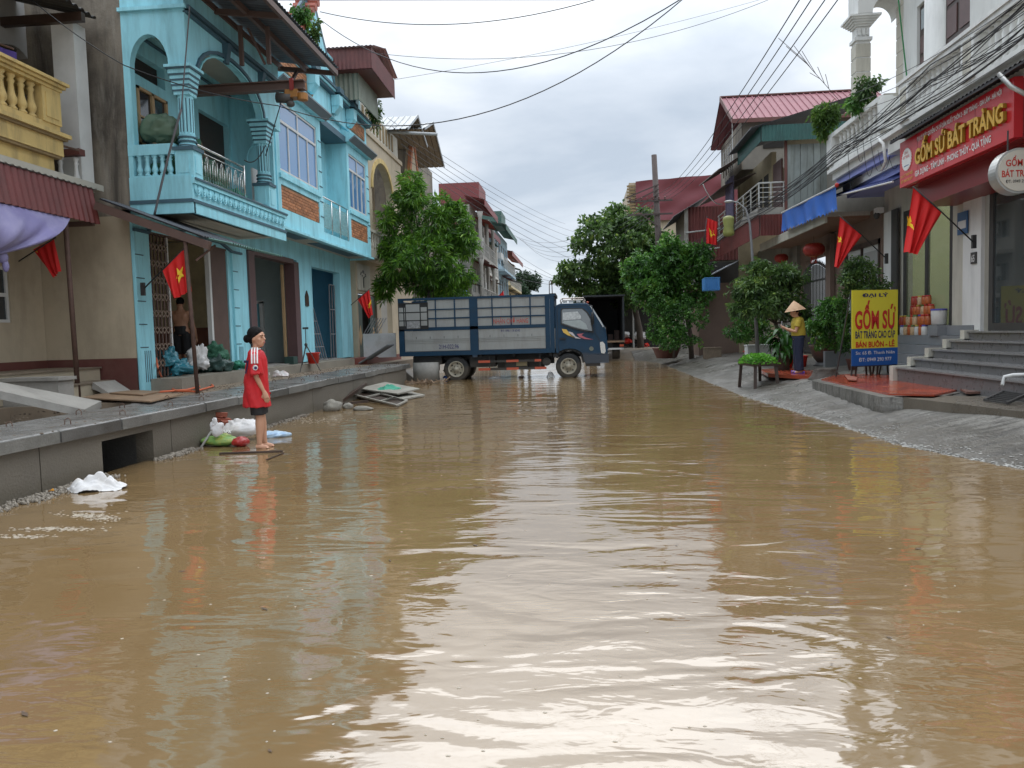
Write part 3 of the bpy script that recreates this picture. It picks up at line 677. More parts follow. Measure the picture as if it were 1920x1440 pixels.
def window_frame(parent, x, y0, y1, z0, z1, cols, transom, mat, gl, fw_=.05, name='window'):
    w = MB(); t_ = .06
    w.box(x-t_, x, y0, y0+fw_, z0, z1); w.box(x-t_, x, y1-fw_, y1, z0, z1); w.box(x-t_, x, y0+fw_, y1-fw_, z0, z0+fw_); w.box(x-t_, x, y0+fw_, y1-fw_, z1-fw_, z1)
    if transom: w.box(x-t_, x+.003, y0+fw_, y1-fw_, transom-.03, transom+.03)
    for i in range(1, cols):
        y = y0+(y1-y0)*i/cols; w.box(x-t_, x-.004, y-fw_/2, y+fw_/2, z0+fw_, (transom-.03) if transom else z1-fw_)
    if transom: ym = (y0+y1)/2; w.box(x-t_, x-.004, ym-fw_/2, ym+fw_/2, transom+.03, z1-fw_)
    o = w.build(name, mat, parent)
    for i in range(cols):
        ya = y0+(y1-y0)*i/cols+fw_/2+.004; yb = y0+(y1-y0)*(i+1)/cols-fw_/2-.004
        MB().box(x-.035, x-.028, max(ya, y0+fw_), min(yb, y1-fw_), z0+fw_, (transom or z1)-.03).build('pane', gl, o)
    if transom: MB().box(x-.035, x-.028, y0+fw_, y1-fw_, transom+.03, z1-fw_).build('pane', gl, o)
    return o
def bay(y0, y1):
    b = MB(); holes(b, 'x', SX-.14, SX, y0, y1, 4.32, 7.28, [(y0+.22, y1-.32, 5.38, 7.02), (y0+.22, y1-.32, 4.5, 5.06)]); b.box(FX, SX-.14, y0, y0+.1, 4.3, 7.28); b.box(FX, SX-.14, y1-.1, y1, 4.3, 7.28)
    b.box(SX-.0, SX+.05, y0+.12, y1-.2, 5.2, 5.3); b.box(SX-.14, SX-.13, y0+.2, y1-.3, 4.45, 5.1); b.build('bay_wall', m_blue, H2)
    window_frame(H2, SX-.02, y0+.22, y1-.32, 5.38, 7.02, 4, 6.55, m_white, m_glassB)
    brick_panel(SX-.02, y0+.24, y1-.34, 4.52, 5.04, H2)
    for z in (4.7, 5.1, 5.5, 5.9, 6.3, 6.7):
        MB().box(SX, SX+.012, y1-.24, y1+.002, z, z+.025).build('groove', m_trim, H2)
    b = MB(); b.prism('y', [(SX-.2, 7.28), (SX+.12, 7.28), (SX+.3, 7.42), (SX+.3, 7.47), (SX-.2, 7.72)], y0-.1, y1+.08); b.build('bay_roof', m_blue, H2)
    b = MB(); b.prism('y', [(SX+.14, 7.29), (SX+.315, 7.42), (SX+.315, 7.46), (SX+.14, 7.33)], y0-.12, y1+.1); b.build('bay_roof_edge', M('grey edge', (.17, .2, .22), .6), H2)
bay(17.55, 20.75); bay(23.1, 25.5)
b = MB(); b.box(FX-.2, FX+.12, 20.75, 23.1, 4.3, 7.3); b.build('recess_wall', m_blue, H2)
b = MB(); b.box(FX+.12, SX+.02, 20.76, 23.09, 7.25, 7.42); b.build('recess_lintel', m_trim, H2)
# glass balcony of the recess
b = MB(); x = SX-.03; b.tube([(x, 20.78, 5.28), (x, 23.08, 5.28)], .02, 8)
for y in (20.8, 21.55, 22.3, 23.05): b.tube([(x, y, 4.32), (x, y, 5.28)], .018, 8)
rl = b.build('balcony_rail', M('steel', (.6, .6, .6), .25), H2, smooth=True)
for y in (20.85, 21.6, 22.35): MB().box(x-.005, x+.005, y+.02, y+.65, 4.45, 5.15).build('glass_panel', glass('pale glass', (.35, .55, .55), .05, .45), H2)
b = MB(); b.prism('y', [(SX-.02, 4.0), (SX+.12, 4.0), (SX+.12, 4.06), (SX-.02, 4.06)], 17.1, 25.4)
b.build('drip', m_blue, H2)
# upper band, cornices and brick friezes
b = MB(); b.box(FX-.2, SX-.12, Y2, Y3, 7.3, 8.4); b.box(SX-.12, SX-.02, Y2, Y3, 7.72, 8.3); b.build('frieze', m_blue, H2)
brick_panel(SX+.0, 17.75, 20.3, 7.82, 8.2, H2); brick_panel(SX+.0, 23.4, 25.2, 7.82, 8.2, H2)
b = MB(); b.box(SX-.12, SX+.12, Y2, Y3+.05, 8.30, 8.36); b.box(SX-.12, SX+.2, Y2, Y3+.08, 8.42, 8.49); b.build('cornice_line', m_trim, H2)
b = MB(); b.box(SX-.12, SX+.16, Y2, Y3+.06, 8.36, 8.42); b.build('cornice', m_blue, H2)
for y in (20.0, 22.0, 23.4):
    b = MB(); b.box(SX, SX+.24, y-.16, y+.16, 8.0, 8.30); b.prism('y', [(SX, 7.8), (SX+.08, 7.8), (SX+.24, 8.0), (SX, 8.0)], y-.14, y+.14); b.build('corbel', m_blue, H2)
    MB().box(SX, SX+.28, y-.2, y+.2, 8.36, 8.42+.08).build('corbel_cap', m_trim, H2)
# roof parapet with panels
b = MB(); holes(b, 'x', SX-.3, SX-.18, 21.3, Y3, 8.42, 9.5, [(a, a+.5, 8.62, 9.3) for a in (21.5, 22.25, 23.0, 23.75, 24.5)]); b.box(SX-.33, SX-.13, 21.3, Y3, 9.5, 9.57); b.build('roof_parapet', m_blue, H2)
for a, mt in ((21.5, m_yw), (22.25, m_yw), (23.0, m_trim), (23.75, m_trim), (24.5, m_trim)): MB().box(SX-.28, SX-.24, a, a+.5, 8.62, 9.3).build('parapet_panel', mt, H2)
# pediment gable with red ridge tiles
ga, gb, gc = 18.6, 20.7, 22.4
b = MB(); b.prism('x', [(ga, 8.45), (gc, 8.45), (gb, 10.35)], SX-.32, SX-.02); b.build('gable', m_blue, H2)
b = MB()
for (p, q) in (((ga-.1, 8.4), (gb, 10.45)), ((gb, 10.45), (gc+.1, 8.4))): b.bar((SX-.1, p[0], p[1]), (SX-.1, q[0], q[1]), .5, .07, (1, 0, 0))
b.build('gable_edge', m_trim, H2)
tl = M('red tile', (.33, .085, .055), .6, .2, 5, rnd=.2)
for k in range(9): MB().tube([(SX-.4+.0, ga+.2+(gb-ga-.2)*k/9, 8.72+1.78*k/9), (SX+.2, ga+.2+(gb-ga-.2)*k/9, 8.68+1.78*k/9)], .11, 8).build('ridge_tile', tl, H2)
# rooftop shed: brown corrugated fascia
S_ = thing('rooftop_shed', 'reddish brown corrugated tin shed on the blue house roof', 'shed', (-6.9, 24.2, 9.6))
m_rtin = M('red brown tin', (.15, .045, .04), .5, .2, 3, dirt=(.06, .03, .03), damt=.5)
b = MB(); b.corr((-5.85, 22.6, 9.24), (0, 2.85, -.06), (0, 0, .60), 26, .010); b.corr((-8.6, 22.6, 9.24), (2.75, 0, 0), (0, 0, .60), 22, .010); b.box(-8.6, -5.87, 22.65, 25.4, 9.22, 9.25); b.build('fascia_sheet', m_rtin, S_)
b = MB(); b.corr((-8.7, 22.5, 9.85), (2.95, 0, 0), (0, 1.5, .42), 24, .012); b.corr((-8.7, 25.5, 9.85), (2.95, 0, 0), (0, -1.5, .42), 24, .012); b.build('roof_sheet', M('pink tin', (.42, .22, .22), .45, .15, 2), S_)
b = MB(); b.corr((-6.35, 22.9, 8.45), (-1.9, 0, 0), (0, 0, .8), 13, .02); b.corr((-6.35, 22.9, 8.45), (0, 2.2, 0), (0, 0, .8), 16, .02); b.build('wall_sheet', M('grey green tin', (.22, .25, .2), .5, .2, 2, dirt=(.1, .08, .06), damt=.5), S_)
# plinth steps in front
Pl = tag(MB().box(FX, -6.98, 13.0, 17.3, .57, .80).build('door_plinth', M('plinth concrete', (.25, .225, .18), .65, .2, 2, .4, 40, dirt=(.12, .1, .08), damt=.6), None, org=(FX, 15, .58)), 'low concrete plinth in front of the opening with the folded brown gate', 'plinth')
tag(MB().box(FX, -7.1, 17.31, 25.2, .57, .775).build('door_plinth', MATS['plinth concrete'], None, org=(FX, 21, .58)), 'long low concrete plinth before the mauve framed and the blue doorway', 'plinth')
# house-number plaque
tag(MB().box(FX, FX+.03, 21.05, 21.3, 2.35, 2.62).prism('x', [(21.05, 2.62), (21.3, 2.62), (21.175, 2.78)], FX, FX+.03).build('wall_plaque', m_ddoor, None, org=(FX, 21.2, 2.4)), 'small dark carved plaque on the blue pillar between two doorways', 'plaque')
tag(MB().box(-8.08, -6.23, 3, 10.28, -.3, -.15).build('pit_floor', m_dconc, None, org=(-6.8, 8, -.2)), 'deep pit with a shade-dark floor between the concrete ramp slab and the drain slabs', 'pit')  # the pit's deep shade is put into the dark floor colour
# ================================================================ yellow-balcony house (far left)
m_yel = M('ochre paint', (.60, .44, .17), .7, .1, 1.5, .1, 40, dirt=(.17, .13, .07), damt=.7, dscale=1.3, streak=True)
m_yline = M('ochre stained', (.24, .17, .08), .8, .25, 4)
H0 = thing('house', 'ochre balcony house with beige ground floor and a red corrugated awning at the left edge', 'house', (-9.3, 10, .6))
b = MB(); holes(b, 'x', -9.5, -9.3, 4, 12.78, 1.18, 4.0, [(10.8, 12.0, 1.83, 2.74)]); b.build('front_wall', m_beige, H0)
MB().box(-9.5, -9.285, 4, 12.775, .57, 1.18).build('dado', m_dado, H0)
wf = window_frame(H0, -9.33, 10.8, 12.0, 1.83, 2.74, 2, 2.28, m_white, glass('dark glass'), .05)
b = MB(); b.box(-9.6, -7.95, 4, 12.6, 4.0, 4.1); b.build('floor_slab', m_ceil, H0)
YX = -7.95; YE = 11.62
def ymould(z0, z1, out, mat, nm):
    b = MB(); b.box(-9.3, YX+out, 4, YE+out, z0, z1); b.build(nm, mat, H0)
ymould(4.10, 4.32, -.10, m_yel, 'balcony_base'); ymould(4.32, 4.36, -.02, m_yline, 'moulding'); ymould(4.36, 4.60, 0, m_yel, 'fascia'); ymould(4.60, 4.64, .05, m_yline, 'moulding'); ymould(4.64, 4.70, .09, m_yel, 'moulding'); ymould(4.70, 4.82, -.02, m_yel, 'kerb')
b = MB()
for q in range(3): b.box(-9.3, YX+.02+.04*q, 4, YE+.02+.04*q, 5.34+.05*q, 5.385+.05*q)
b.build('handrail', m_yel, H0)
b = MB(); b.box(YX-.16, YX, YE-.42, YE, 4.82, 5.34); b.build('pedestal', m_yel, H0)
MB().box(YX, YX+.012, YE-.35, YE-.06, 4.9, 5.26).build('pedestal_panel', m_yel, H0)
bb = MB(); bb.lathe((0, 0, 0), bal_prof(.52, .075), 10); b0 = bb.build('baluster', m_yel, H0, smooth=True, org=(0, 0, 0)); k = 0
for i in range(14):
    y = YE-.55-i*.2; l = Vector((YX-.09, y, 4.82))-ORG[H0.name]
    if i == 0: b0.location = l
    else: inst(b0, l)
b = MB(); b.box(-8.5, -8.12, 12.3, 12.62, 4.0, 6.7); b.build('white_pillar', m_white, H0)
b = MB(); arch_fill(b, 'x', -9.5, -9.3, 12.0, 13.0, 5.9, 6.45, 8.2); b.box(-9.5, -9.3, 4, 12.0, 4.1, 8.2); b.box(-9.6, -9.55, 4, 13, 4.1, 6.6); b.build('balcony_wall', M('grey white render', (.38, .38, .37), .8, .12, 1.2, dirt=(.2, .19, .18), damt=.5), H0)
MB().box(-9.54, -9.5, 12.0, 12.79, 4.1, 6.5).build('doorway_back', M('old brick dark', (.11, .05, .035), .9, .3, 6), H0)
b = MB(); b.corr((-9.8, 3, 7.35), (0, 9.6, 0), (1.9, 0, -.52), 60, .018, .02); b.build('tin_roof', M('weathered dark tin', (.06, .058, .055), .6, .3, 2), H0)
b = MB(); b.box(-9.5, -7.9, 12.2, 12.3, 6.66, 6.8); b.build('roof_beam', m_ddoor, H0)
b = MB(); b.lathe((-8.9, 11.7, 6.05), [(.02, 0), (.17, .03), (.19, .05), (.17, .07), (.02, .1)], 12); b.build('ceiling_fan_cage', m_dark, H0)
b = MB(); b.tube([(-8.6, 10.9, 5.95), (-8.2, 11.0, 5.8)], .015); b.tube([(-8.05, 11.35, 4.55), (-7.95, 12.0, 4.55)], .018); b.build('rod', MATS['rust steel'], H0)
# small white balusters and red rail of the next balcony
b0 = MB().lathe((0, 0, 0), bal_prof(.5, .06), 10).build('small_baluster', m_white, H0, smooth=True, org=(0, 0, 0)); b0.location = Vector((-8.35, 12.1, 4.0))-ORG[H0.name]; inst(b0, Vector((-8.12, 12.15, 3.98))-ORG[H0.name])
MB().box(-8.6, -7.98, 12.05, 12.2, 4.5, 4.6).build('small_rail', m_dado, H0)
# red corrugated awning fascia
A = thing('awning', 'dark red corrugated metal awning below the ochre balcony', 'awning', (-7.95, 10, 3.7))
b = MB(); b.corr((-7.98, 4, 3.99), (0, 8.32, 0), (.10, 0, -.58), 62, .016); b.build('fascia_sheet', M('red corrugated', (.145, .032, .028), .5, .2, 2, dirt=(.07, .03, .025), damt=.6, streak=True), A)
b = MB(); b.corr((-9.3, 4, 4.02), (0, 8.4, 0), (1.36, 0, -.03), 62, .012); b.build('top_sheet', M('grey tin', (.20, .2, .2), .45, .2, 2, dirt=(.09, .07, .06), damt=.5), A)
MB().box(-9.3, -7.93, 12.2, 12.26, 3.38, 3.46).build('end_beam', m_brown, A)
m_rust = M('rusty pipe', (.085, .045, .032), .75, .3, 8)
tag(MB().tube([(-7.955, 11.6, .57), (-7.985, 11.6, 3.42)], .038, 10).build('awning_post', m_rust, None, True, org=(-7.95, 11.6, .6)), 'rusty round post under the right end of the red corrugated awning', 'post')
# lean-to tin roof sloping to the street with rusty beam
A = thing('lean_to_roof', 'thin corrugated lean-to roof on a rusty beam in front of the beige wall', 'roof', (-7, 12.2, 3.4))
b = MB(); b.corr((-7.75, 12.14, 3.80), (0, 1.9, 0), (1.72, 0, -.68), 20, .014); b.build('roof_sheet', m_tinD, A)
b = MB(); b.corr((-6.05, 12.3, 3.11), (0, 2.2, 0), (.42, 0, -.10), 24, .014); b.build('green_sheet', M('green tin', (.14, .26, .23), .4, .2, 3), A)
MB().bar((-7.85, 12.2, 3.70), (-5.95, 12.2, 2.98), .09, .13).build('beam', m_brown, A)
b = MB(); b.bar((-6.2, 12.2, 2.75), (-6.0, 12.5, 3.02), .03); b.build('brace', m_rust, A)
tag(MB().tube([(-6.29, 12.2, .57), (-6.36, 12.2, 3.08)], .033, 10).build('roof_post', m_rust, None, True, org=(-6.3, 12.2, .6)), 'thin rusty post on the drain slabs beside the star flag', 'post')
# lilac tarp with a knot
def sheet(name, label, cat, fn, mat, nu=24, nv=16, org=(0, 0, 0), parent=None, smooth=True):
    b = MB(); b.grid(fn, nu, nv); o = b.build(name, mat, parent, smooth, org=None if parent else org)
    return tag(o, label, cat) if not parent else o
kn = ay(5, 482, 10.2)
def tarp(u, v):
    top = Vector((-7.9, 4.0+u*7.6, 3.42)); 
    k = Vector((kn.x, 9.4+.3*u, kn.z+.05))
    s = 1-(1-v)**1.0
    low = k + Vector((0, (u-.72)*5.2*(1-.9*v), 0))
    p = top.lerp(Vector((kn.x+.0, 9.9+(u-.75)*.5, kn.z)), v)
    edge = 1-abs(u-.72)/.72
    p.z += -.10*math.sin(math.pi*v)*edge + .0
    p.x += (.05*math.sin(u*38+v*2)+.025*math.sin(u*83+v*5))*math.sin(math.pi*min(1, v*1.0))**.6*(.5+.5*v)
    p.x += .22*math.sin(math.pi*v)
    return p
T = tag(MB().grid(tarp, 70, 20).build('tarp', M('lilac tarp', (.21, .19, .37), .55, .12, 1.5, .1, 20, dirt=(.42, .40, .52), damt=.5), None, True, org=(-7.9, 9.9, 3.0)), 'lilac tarp tied in a knot under the red corrugated awning', 'tarp')
b = MB(); b.ellip(kn, .07, .07, .09, 10, 8); b.ellip(kn+Vector((.02, .02, -.12)), .04, .05, .09, 8, 6); o = b.build('knot', MATS['lilac tarp'], T, True)
# purple cloth on the balcony line
tag(sheet('hanging_cloth', 'purple cloth hanging over a line on the ochre balcony', 'cloth', lambda u, v: Vector((-8.3+.03*math.sin(u*20), 9.4+u*1.75, 5.75+.06*u-v*(.42-.30*abs(math.sin(u*3))))), M('purple cloth', (.06, .035, .20), .8), 20, 8, (-8.3, 10, 5.6)), 'purple cloth hanging over a line on the ochre balcony', 'cloth')
# steps and broken paving in front of the beige house
S = thing('steps', 'two beige tiled steps against the dark red skirting of the beige house', 'steps', (-8.5, 11, .6))
m_tile = M('beige tile', (.43, .37, .27), .4, .08, 1.5, dirt=(.2, .16, .12), damt=.45)
b = MB(); b.box(-9.28, -8.3, 9.5, 12.72, .58, 1.02); b.build('step', m_tile, S); MB().box(-9.28, -8.27, 9.5, 12.74, 1.02, 1.045).build('tread', m_mud, S)
b = MB(); b.box(-8.3, -7.93, 10.8, 12.5, .58, .80); b.build('step', m_tile, S); MB().box(-8.3, -7.9, 10.8, 12.52, .80, .825).build('tread', m_mud, S)
b = MB(); b.prism('y', [(-7.93, .72), (-7.9, .82), (-7.6, .62), (-7.62, .58)], 11.9, 12.5); b.build('broken_corner', m_conc, S)
tag(MB().box(-9.2, -7.44, 10.42, 10.76, .56, .93).box(-9.2, -7.40, 10.38, 10.78, .932, .98).build('concrete_block', m_conc, None, org=(-8.3, 10.5, .6)), 'low grey concrete landing with a flat cap beside the beige steps', 'block')
e_ = az(190, 752, .62); p = [e_, az(158, 768, .6), ay(0, 733, 8.5), ay(0, 716, 9.0)]; p[2] += (p[2]-p[1])*.4; p[3] += (p[3]-p[0])*.4; p = [p[3], p[0], p[1], p[2]]
b = MB(); k = 0
b.v += [tuple(q) for q in p]+[(q.x, q.y, q.z-.10) for q in p]; b.f += [(0, 1, 2, 3), (7, 6, 5, 4), (0, 4, 5, 1), (1, 5, 6, 2), (2, 6, 7, 3), (3, 7, 4, 0)]
tag(b.build('ramp_slab', m_conc, None, org=p[1]), 'narrow concrete ramp slab sloping down over a dark pit beside the drain', 'slab')
def plate(name, label, cat, pts, z, th, mat, tilt=0):
    P = [az(u, v, z) for u, v in pts]; b = MB(); n = len(P)
    b.v += [(q.x, q.y, q.z+(tilt*(i-1.5)) ) for i, q in enumerate(P)]+[(q.x, q.y, q.z-th+(tilt*(i-1.5))) for i, q in enumerate(P)]
    b.f += [tuple(range(n)), tuple(range(2*n-1, n-1, -1))]+[(i, n+i, n+(i+1) % n, (i+1) % n) for i in range(n)]
    return tag(b.build(name, mat, None, org=P[0]), label, cat)
m_ply = M('muddy plywood', (.25, .165, .10), .6, .25, 3, .2, 30, dirt=(.13, .09, .06), damt=.5)
plate('wooden_sheet', 'muddy brown board lying on the pavement left of the thin post', 'board', [(150, 745), (205, 735), (345, 738), (282, 752)], .64, .02, m_ply)
plate('wooden_sheet', 'short brown board lying before the low concrete door plinth', 'board', [(205, 736), (250, 731), (300, 733), (268, 740)], .665, .02, m_ply)

# ================================================================ cloth flags
m_flag = M('flag red', (.62, .012, .010), .7, .08, 6); m_star = M('flag star yellow', (.85, .58, .03), .7, .05)
m_pole = M('dark pole', (.03, .028, .028), .5)
def flag(label, cor, star, srad, pole, wall=None, fold=.04, nrm=(0, 1, 0), srot=0, nf=3.0, squash=1):
    """cor: hoist bottom A, hoist top B, fly top C, fly bottom D as points; star=(u,v) on the cloth"""
    A_, B_, C_, D_ = [Vector(c) for c in cor]; nr = Vector(nrm)
    f = thing('flag', label, 'flag', pole[0])
    def fn(u, v):      # u from A to B, v from hoist to fly
        p = A_.lerp(B_, u).lerp(D_.lerp(C_, u), v)
        p = p+nr*(fold*math.sin(u*nf*2*math.pi+v*1.5)*(v**.5)+fold*.5*math.sin(u*nf*4.3+2)*v)
        p.z -= .05*math.sin(math.pi*v)*math.sin(math.pi*u)
        return p
    b = MB(); b.grid(fn, 26, 20); b.build('cloth', m_flag, f, True)
    us, vs = star; b = MB()
    L1 = (B_-A_).length; L2 = ((C_+D_)/2-(A_+B_)/2).length
    for side in (-1, 1):
        k = len(b.v); 
        for r_, n_ in ((0, 1),): b.v.append(tuple(fn(us, vs)+nr*side*.006))
        for i in range(10):
            rr_ = srad if i % 2 == 0 else srad*.40; a = math.pi*i/5+srot
            b.v.append(tuple(fn(us+rr_*math.cos(a)/L1, vs-rr_*squash*math.sin(a)/L2)+nr*side*.008))
        for i in range(10): b.f.append((k, k+1+i, k+1+(i+1) % 10))
    b.build('star', m_star, f)
    MB().tube(pole, .012, 8).build('flagpole', m_pole, f, True)
    if wall: w = Vector(wall); MB().box(w.x-.03, w.x+.03, w.y-.03, w.y+.03, w.z-.12, w.z+.1).build('bracket', m_pole, f)
    return f
q = lambda u, v, Y=12.3: ay(u, v, Y)
flag('red flag with a yellow star on a slanted pole beside the folded brown gate', [q(305, 508), q(349, 463), q(357, 546), q(324, 562)], (.62, .42), .125, [q(268, 543, 12.75), q(351, 460, 12.25)], q(268, 541, 12.72), .035, srot=.6)
q = lambda u, v, Y=12.0: ay(u, v, Y)
flag('plain side of a red flag hanging behind the lilac tarp', [q(62, 468), q(101, 447), q(112, 508), q(100, 522)], (.1, .1), .02, [q(35, 490), q(105, 445)], None, .03)
q = lambda u, v, Y=24.4: ay(u, v, Y)
flag('small red flag with its star folded at the dark carved doors left of the truck', [q(671, 562), q(692, 543), q(698, 590), q(691, 598)], (.85, .55), .18, [q(658, 572), q(694, 541)], None, .06, srot=.9, squash=.6)

# ================================================================ people
m_skin = M('skin', (.50, .265, .165), .5, .06, 8); m_skin2 = M('tanned skin', (.44, .23, .14), .5, .08, 8); m_hair = M('black hair', (.008, .007, .007), .75, .3, 30, .5, 120, spec=.15)
def remesh(mb, name, mat, parent, vox=.009, sm=4, wrinkle=0):
    o = mb.build(name+'_src', mat, None); m1 = o.modifiers.new('r', 'REMESH'); m1.mode = 'VOXEL'; m1.voxel_size = vox
    m2 = o.modifiers.new('s', 'SMOOTH'); m2.iterations = sm; m2.factor = .5
    dg = bpy.context.evaluated_depsgraph_get(); me = bpy.data.meshes.new_from_object(o.evaluated_get(dg)); old = o.data
    bpy.data.objects.remove(o); bpy.data.meshes.remove(old); me.name = name
    if wrinkle:
        from mathutils import noise
        for v in me.vertices:
            c = v.co; v.co = c+v.normal*wrinkle*(noise.noise(Vector((c.x*9, c.y*9, c.z*5+c.x*14)))+.6*noise.noise(Vector((c.x*22, c.y*22, c.z*9))))
    me.materials.clear(); me.materials.append(mat); me.shade_smooth()
    o = bpy.data.objects.new(name, me); C.objects.link(o); o.parent = parent; ORG[o.name] = Vector(); return o
def hand(b, wrist, dirv, side, curl=.5, s=1.0, palm=None):
    """palm and five bent fingers; dirv points along the hand, palm is the palm normal"""
    w = Vector(wrist); d = Vector(dirv).normalized(); n = Vector(palm or (0, -side, 0)); n = (n-d*n.dot(d)).normalized(); a = d.cross(n)*side
    pe = w+d*.085*s
    b.tube([w-d*.02*s, w+d*.03*s, pe], [.020*s, .026*s, .027*s], 8, ell=[.024*s, .038*s, .040*s], ref=n)
    for i, (off, ln) in enumerate(((.031, .068), (.011, .078), (-.010, .073), (-.030, .056))):
        p = pe-d*.01*s+a*off*s; q1 = p+(d*math.cos(curl*.4)+n*math.sin(curl*.4))*ln*.5*s; q2 = q1+(d*math.cos(curl*1.2)+n*math.sin(curl*1.2))*ln*.32*s; q3 = q2+(d*math.cos(curl*1.9)+n*math.sin(curl*1.9))*ln*.28*s
        b.tube([p, q1, q2, q3], [.010*s, .009*s, .008*s, .006*s], 6)
    p = w+d*.03*s+a*.03*s; b.tube([p, p+(d*.6+a*.6+n*.3).normalized()*.04*s, p+(d*.9+a*.35+n*.4).normalized()*.07*s], [.013*s, .011*s, .008*s], 6)
def head(b, c, yawr=0, s=1.0, tilt=0):
    Rz = Matrix.Rotation(yawr, 3, 'Z') @ Matrix.Rotation(tilt, 3, 'Y'); f = lambda x, y, z: Vector(c)+Rz @ (Vector((x, y, z))*s)
    b.ellip(f(-.008, 0, .02), .098*s, .076*s, .100*s, 16, 12, Rz); b.ellip(f(.030, 0, -.045), .060*s, .054*s, .068*s, 12, 10, Rz)
    b.ellip(f(.055, 0, -.083), .026*s, .026*s, .022*s, 8, 6, Rz)                              # chin
    b.tube([f(.082, 0, .022), f(.098, 0, -.008), f(.108, 0, -.022)], [.008*s, .012*s, .014*s], 8)  # nose
    b.ellip(f(.086, 0, -.050), .014*s, .022*s, .012*s, 8, 6, Rz)                               # mouth
    for sd in (-1, 1):
        b.ellip(f(-.005, sd*.077, -.005), .018*s, .008*s, .030*s, 8, 6, Rz); b.ellip(f(.055, sd*.042, -.022), .025*s, .022*s, .026*s, 8, 6, Rz)
        b.ellip(f(.075, sd*.03, .032), .014*s, .026*s, .010*s, 8, 6, Rz)
    return f, Rz
def face(parent, f, Rz, s=1.0):
    b = MB()
    for sd in (-1, 1): b.ellip(f(.083, sd*.032, .010), .007*s, .013*s, .005*s, 8, 6, Rz); b.tube([f(.090, sd*.014, .030), f(.090, sd*.032, .036), f(.076, sd*.050, .030)], .0035*s, 5)
    b.build('eyes_and_brows', m_hair, parent)
    b = MB(); b.ellip(f(.096, 0, -.046), .007*s, .020*s, .005*s, 8, 6, Rz); b.ellip(f(.095, 0, -.056), .007*s, .016*s, .005*s, 8, 6, Rz); b.build('lips', M('lips', (.42, .12, .10), .4), parent)
def leg(b, hip, knee, ankle, toe, s=1.0, th=.082):
    h, k, a, t = map(Vector, (hip, knee, ankle, toe)); mid = k.lerp(a, .3)
    b.tube([h, h.lerp(k, .4), k, mid, a.lerp(k, .15), a], [th*s, th*.88*s, .056*s, .057*s, .036*s, .034*s], 12)
    d = (t-a); d.z = 0; d.normalize(); hl = a-d*.045*s; b.tube([Vector((hl.x, hl.y, a.z-.04*s)), Vector((a.x, a.y, a.z-.035*s)), Vector((t.x, t.y, t.z)).lerp(a, .35)-Vector((0, 0, .015*s)), t], [.030*s, .036*s, .036*s, .022*s], 10, ell=[.028*s, .036*s, .026*s, .012*s])
    sd = d.cross(Vector((0, 0, 1)))
    for i in range(5): o_ = sd*(i-2)*.016*s; b.tube([t-d*.02*s+o_, t+d*(.016-.004*abs(i-1))*s+o_], [.010*s, .007*s], 6)
def arm(b, sh, el, wr, s=1.0):
    b.tube([sh, Vector(sh).lerp(Vector(el), .45), el, Vector(el).lerp(Vector(wr), .3), wr], [.048*s, .042*s, .033*s, .033*s, .022*s], 10)
def torso(b, s=1.0, hip=.85, sh=1.32, w=.17, d=.10):
    b.tube([(0, 0, hip-.08), (0, 0, hip+.02), (0, 0, hip+.16), (.01, 0, sh-.2), (0, 0, sh-.06), (0, 0, sh+.015)], [d*.9, d*1.05, d*.85, d*1.05, d*.9, d*.45], 18, ell=[w*.8, w*.95, w*.76, w*.95, w*1.0, w*.55], ref=(1, 0, 0))

# --- girl in the red shirt
gp = az(489, 840, 0); G = local('person', 'girl in an oversized red football shirt and black shorts standing barefoot in shallow brown water', 'person', (gp.x, gp.y, -.02), R(20))
b = MB(); torso(b, hip=.86, sh=1.30, w=.155)
leg(b, (0, -.08, .84), (.012, -.075, .45), (-.01, -.07, .085), (.10, -.085, .03), th=.078); leg(b, (.0, .08, .84), (.02, .075, .45), (.05, .07, .085), (.16, .085, .03), th=.078)
b.tube([(-.005, 0, 1.28), (.005, 0, 1.36), (.015, 0, 1.44)], [.06, .046, .048], 12)
f, Rz = head(b, (.022, 0, 1.475), R(-30), 1.10)
arm(b, (-.015, -.165, 1.25), (.00, -.20, .97), (.085, -.19, .775)); hand(b, (.088, -.19, .77), (.30, .0, -1), -1, .5, palm=(0, 1, 0)); arm(b, (-.015, .165, 1.25), (.0, .2, .98), (.08, .18, .78)); hand(b, (.08, .18, .78), (.3, 0, -1), 1, .5, palm=(0, -1, 0))
remesh(b, 'body', m_skin, G, .0075, 2); face(G, f, Rz, 1.1)
b = MB(); b.ellip(f(-.024, 0, .052), .112, .095, .100, 18, 14, Rz); b.tube([f(-.06, 0, -.02), f(-.035, 0, .0)], .062, 10); b.ellip(f(-.14, .0, -.005), .045, .055, .055, 12, 10, Rz); b.ellip(f(-.055, 0, .0), .070, .088, .075, 14, 10, Rz)
b.tube([f(-.13, .03, -.03), f(-.10, .04, -.10)], [.015, .006], 6); b.tube([f(.045, -.06, .075), f(.01, -.083, .03), f(-.03, -.08, -.015)], [.012, .014, .012], 6); b.tube([f(.045, .06, .075), f(.01, .083, .03), f(-.03, .08, -.015)], [.012, .014, .012], 6)
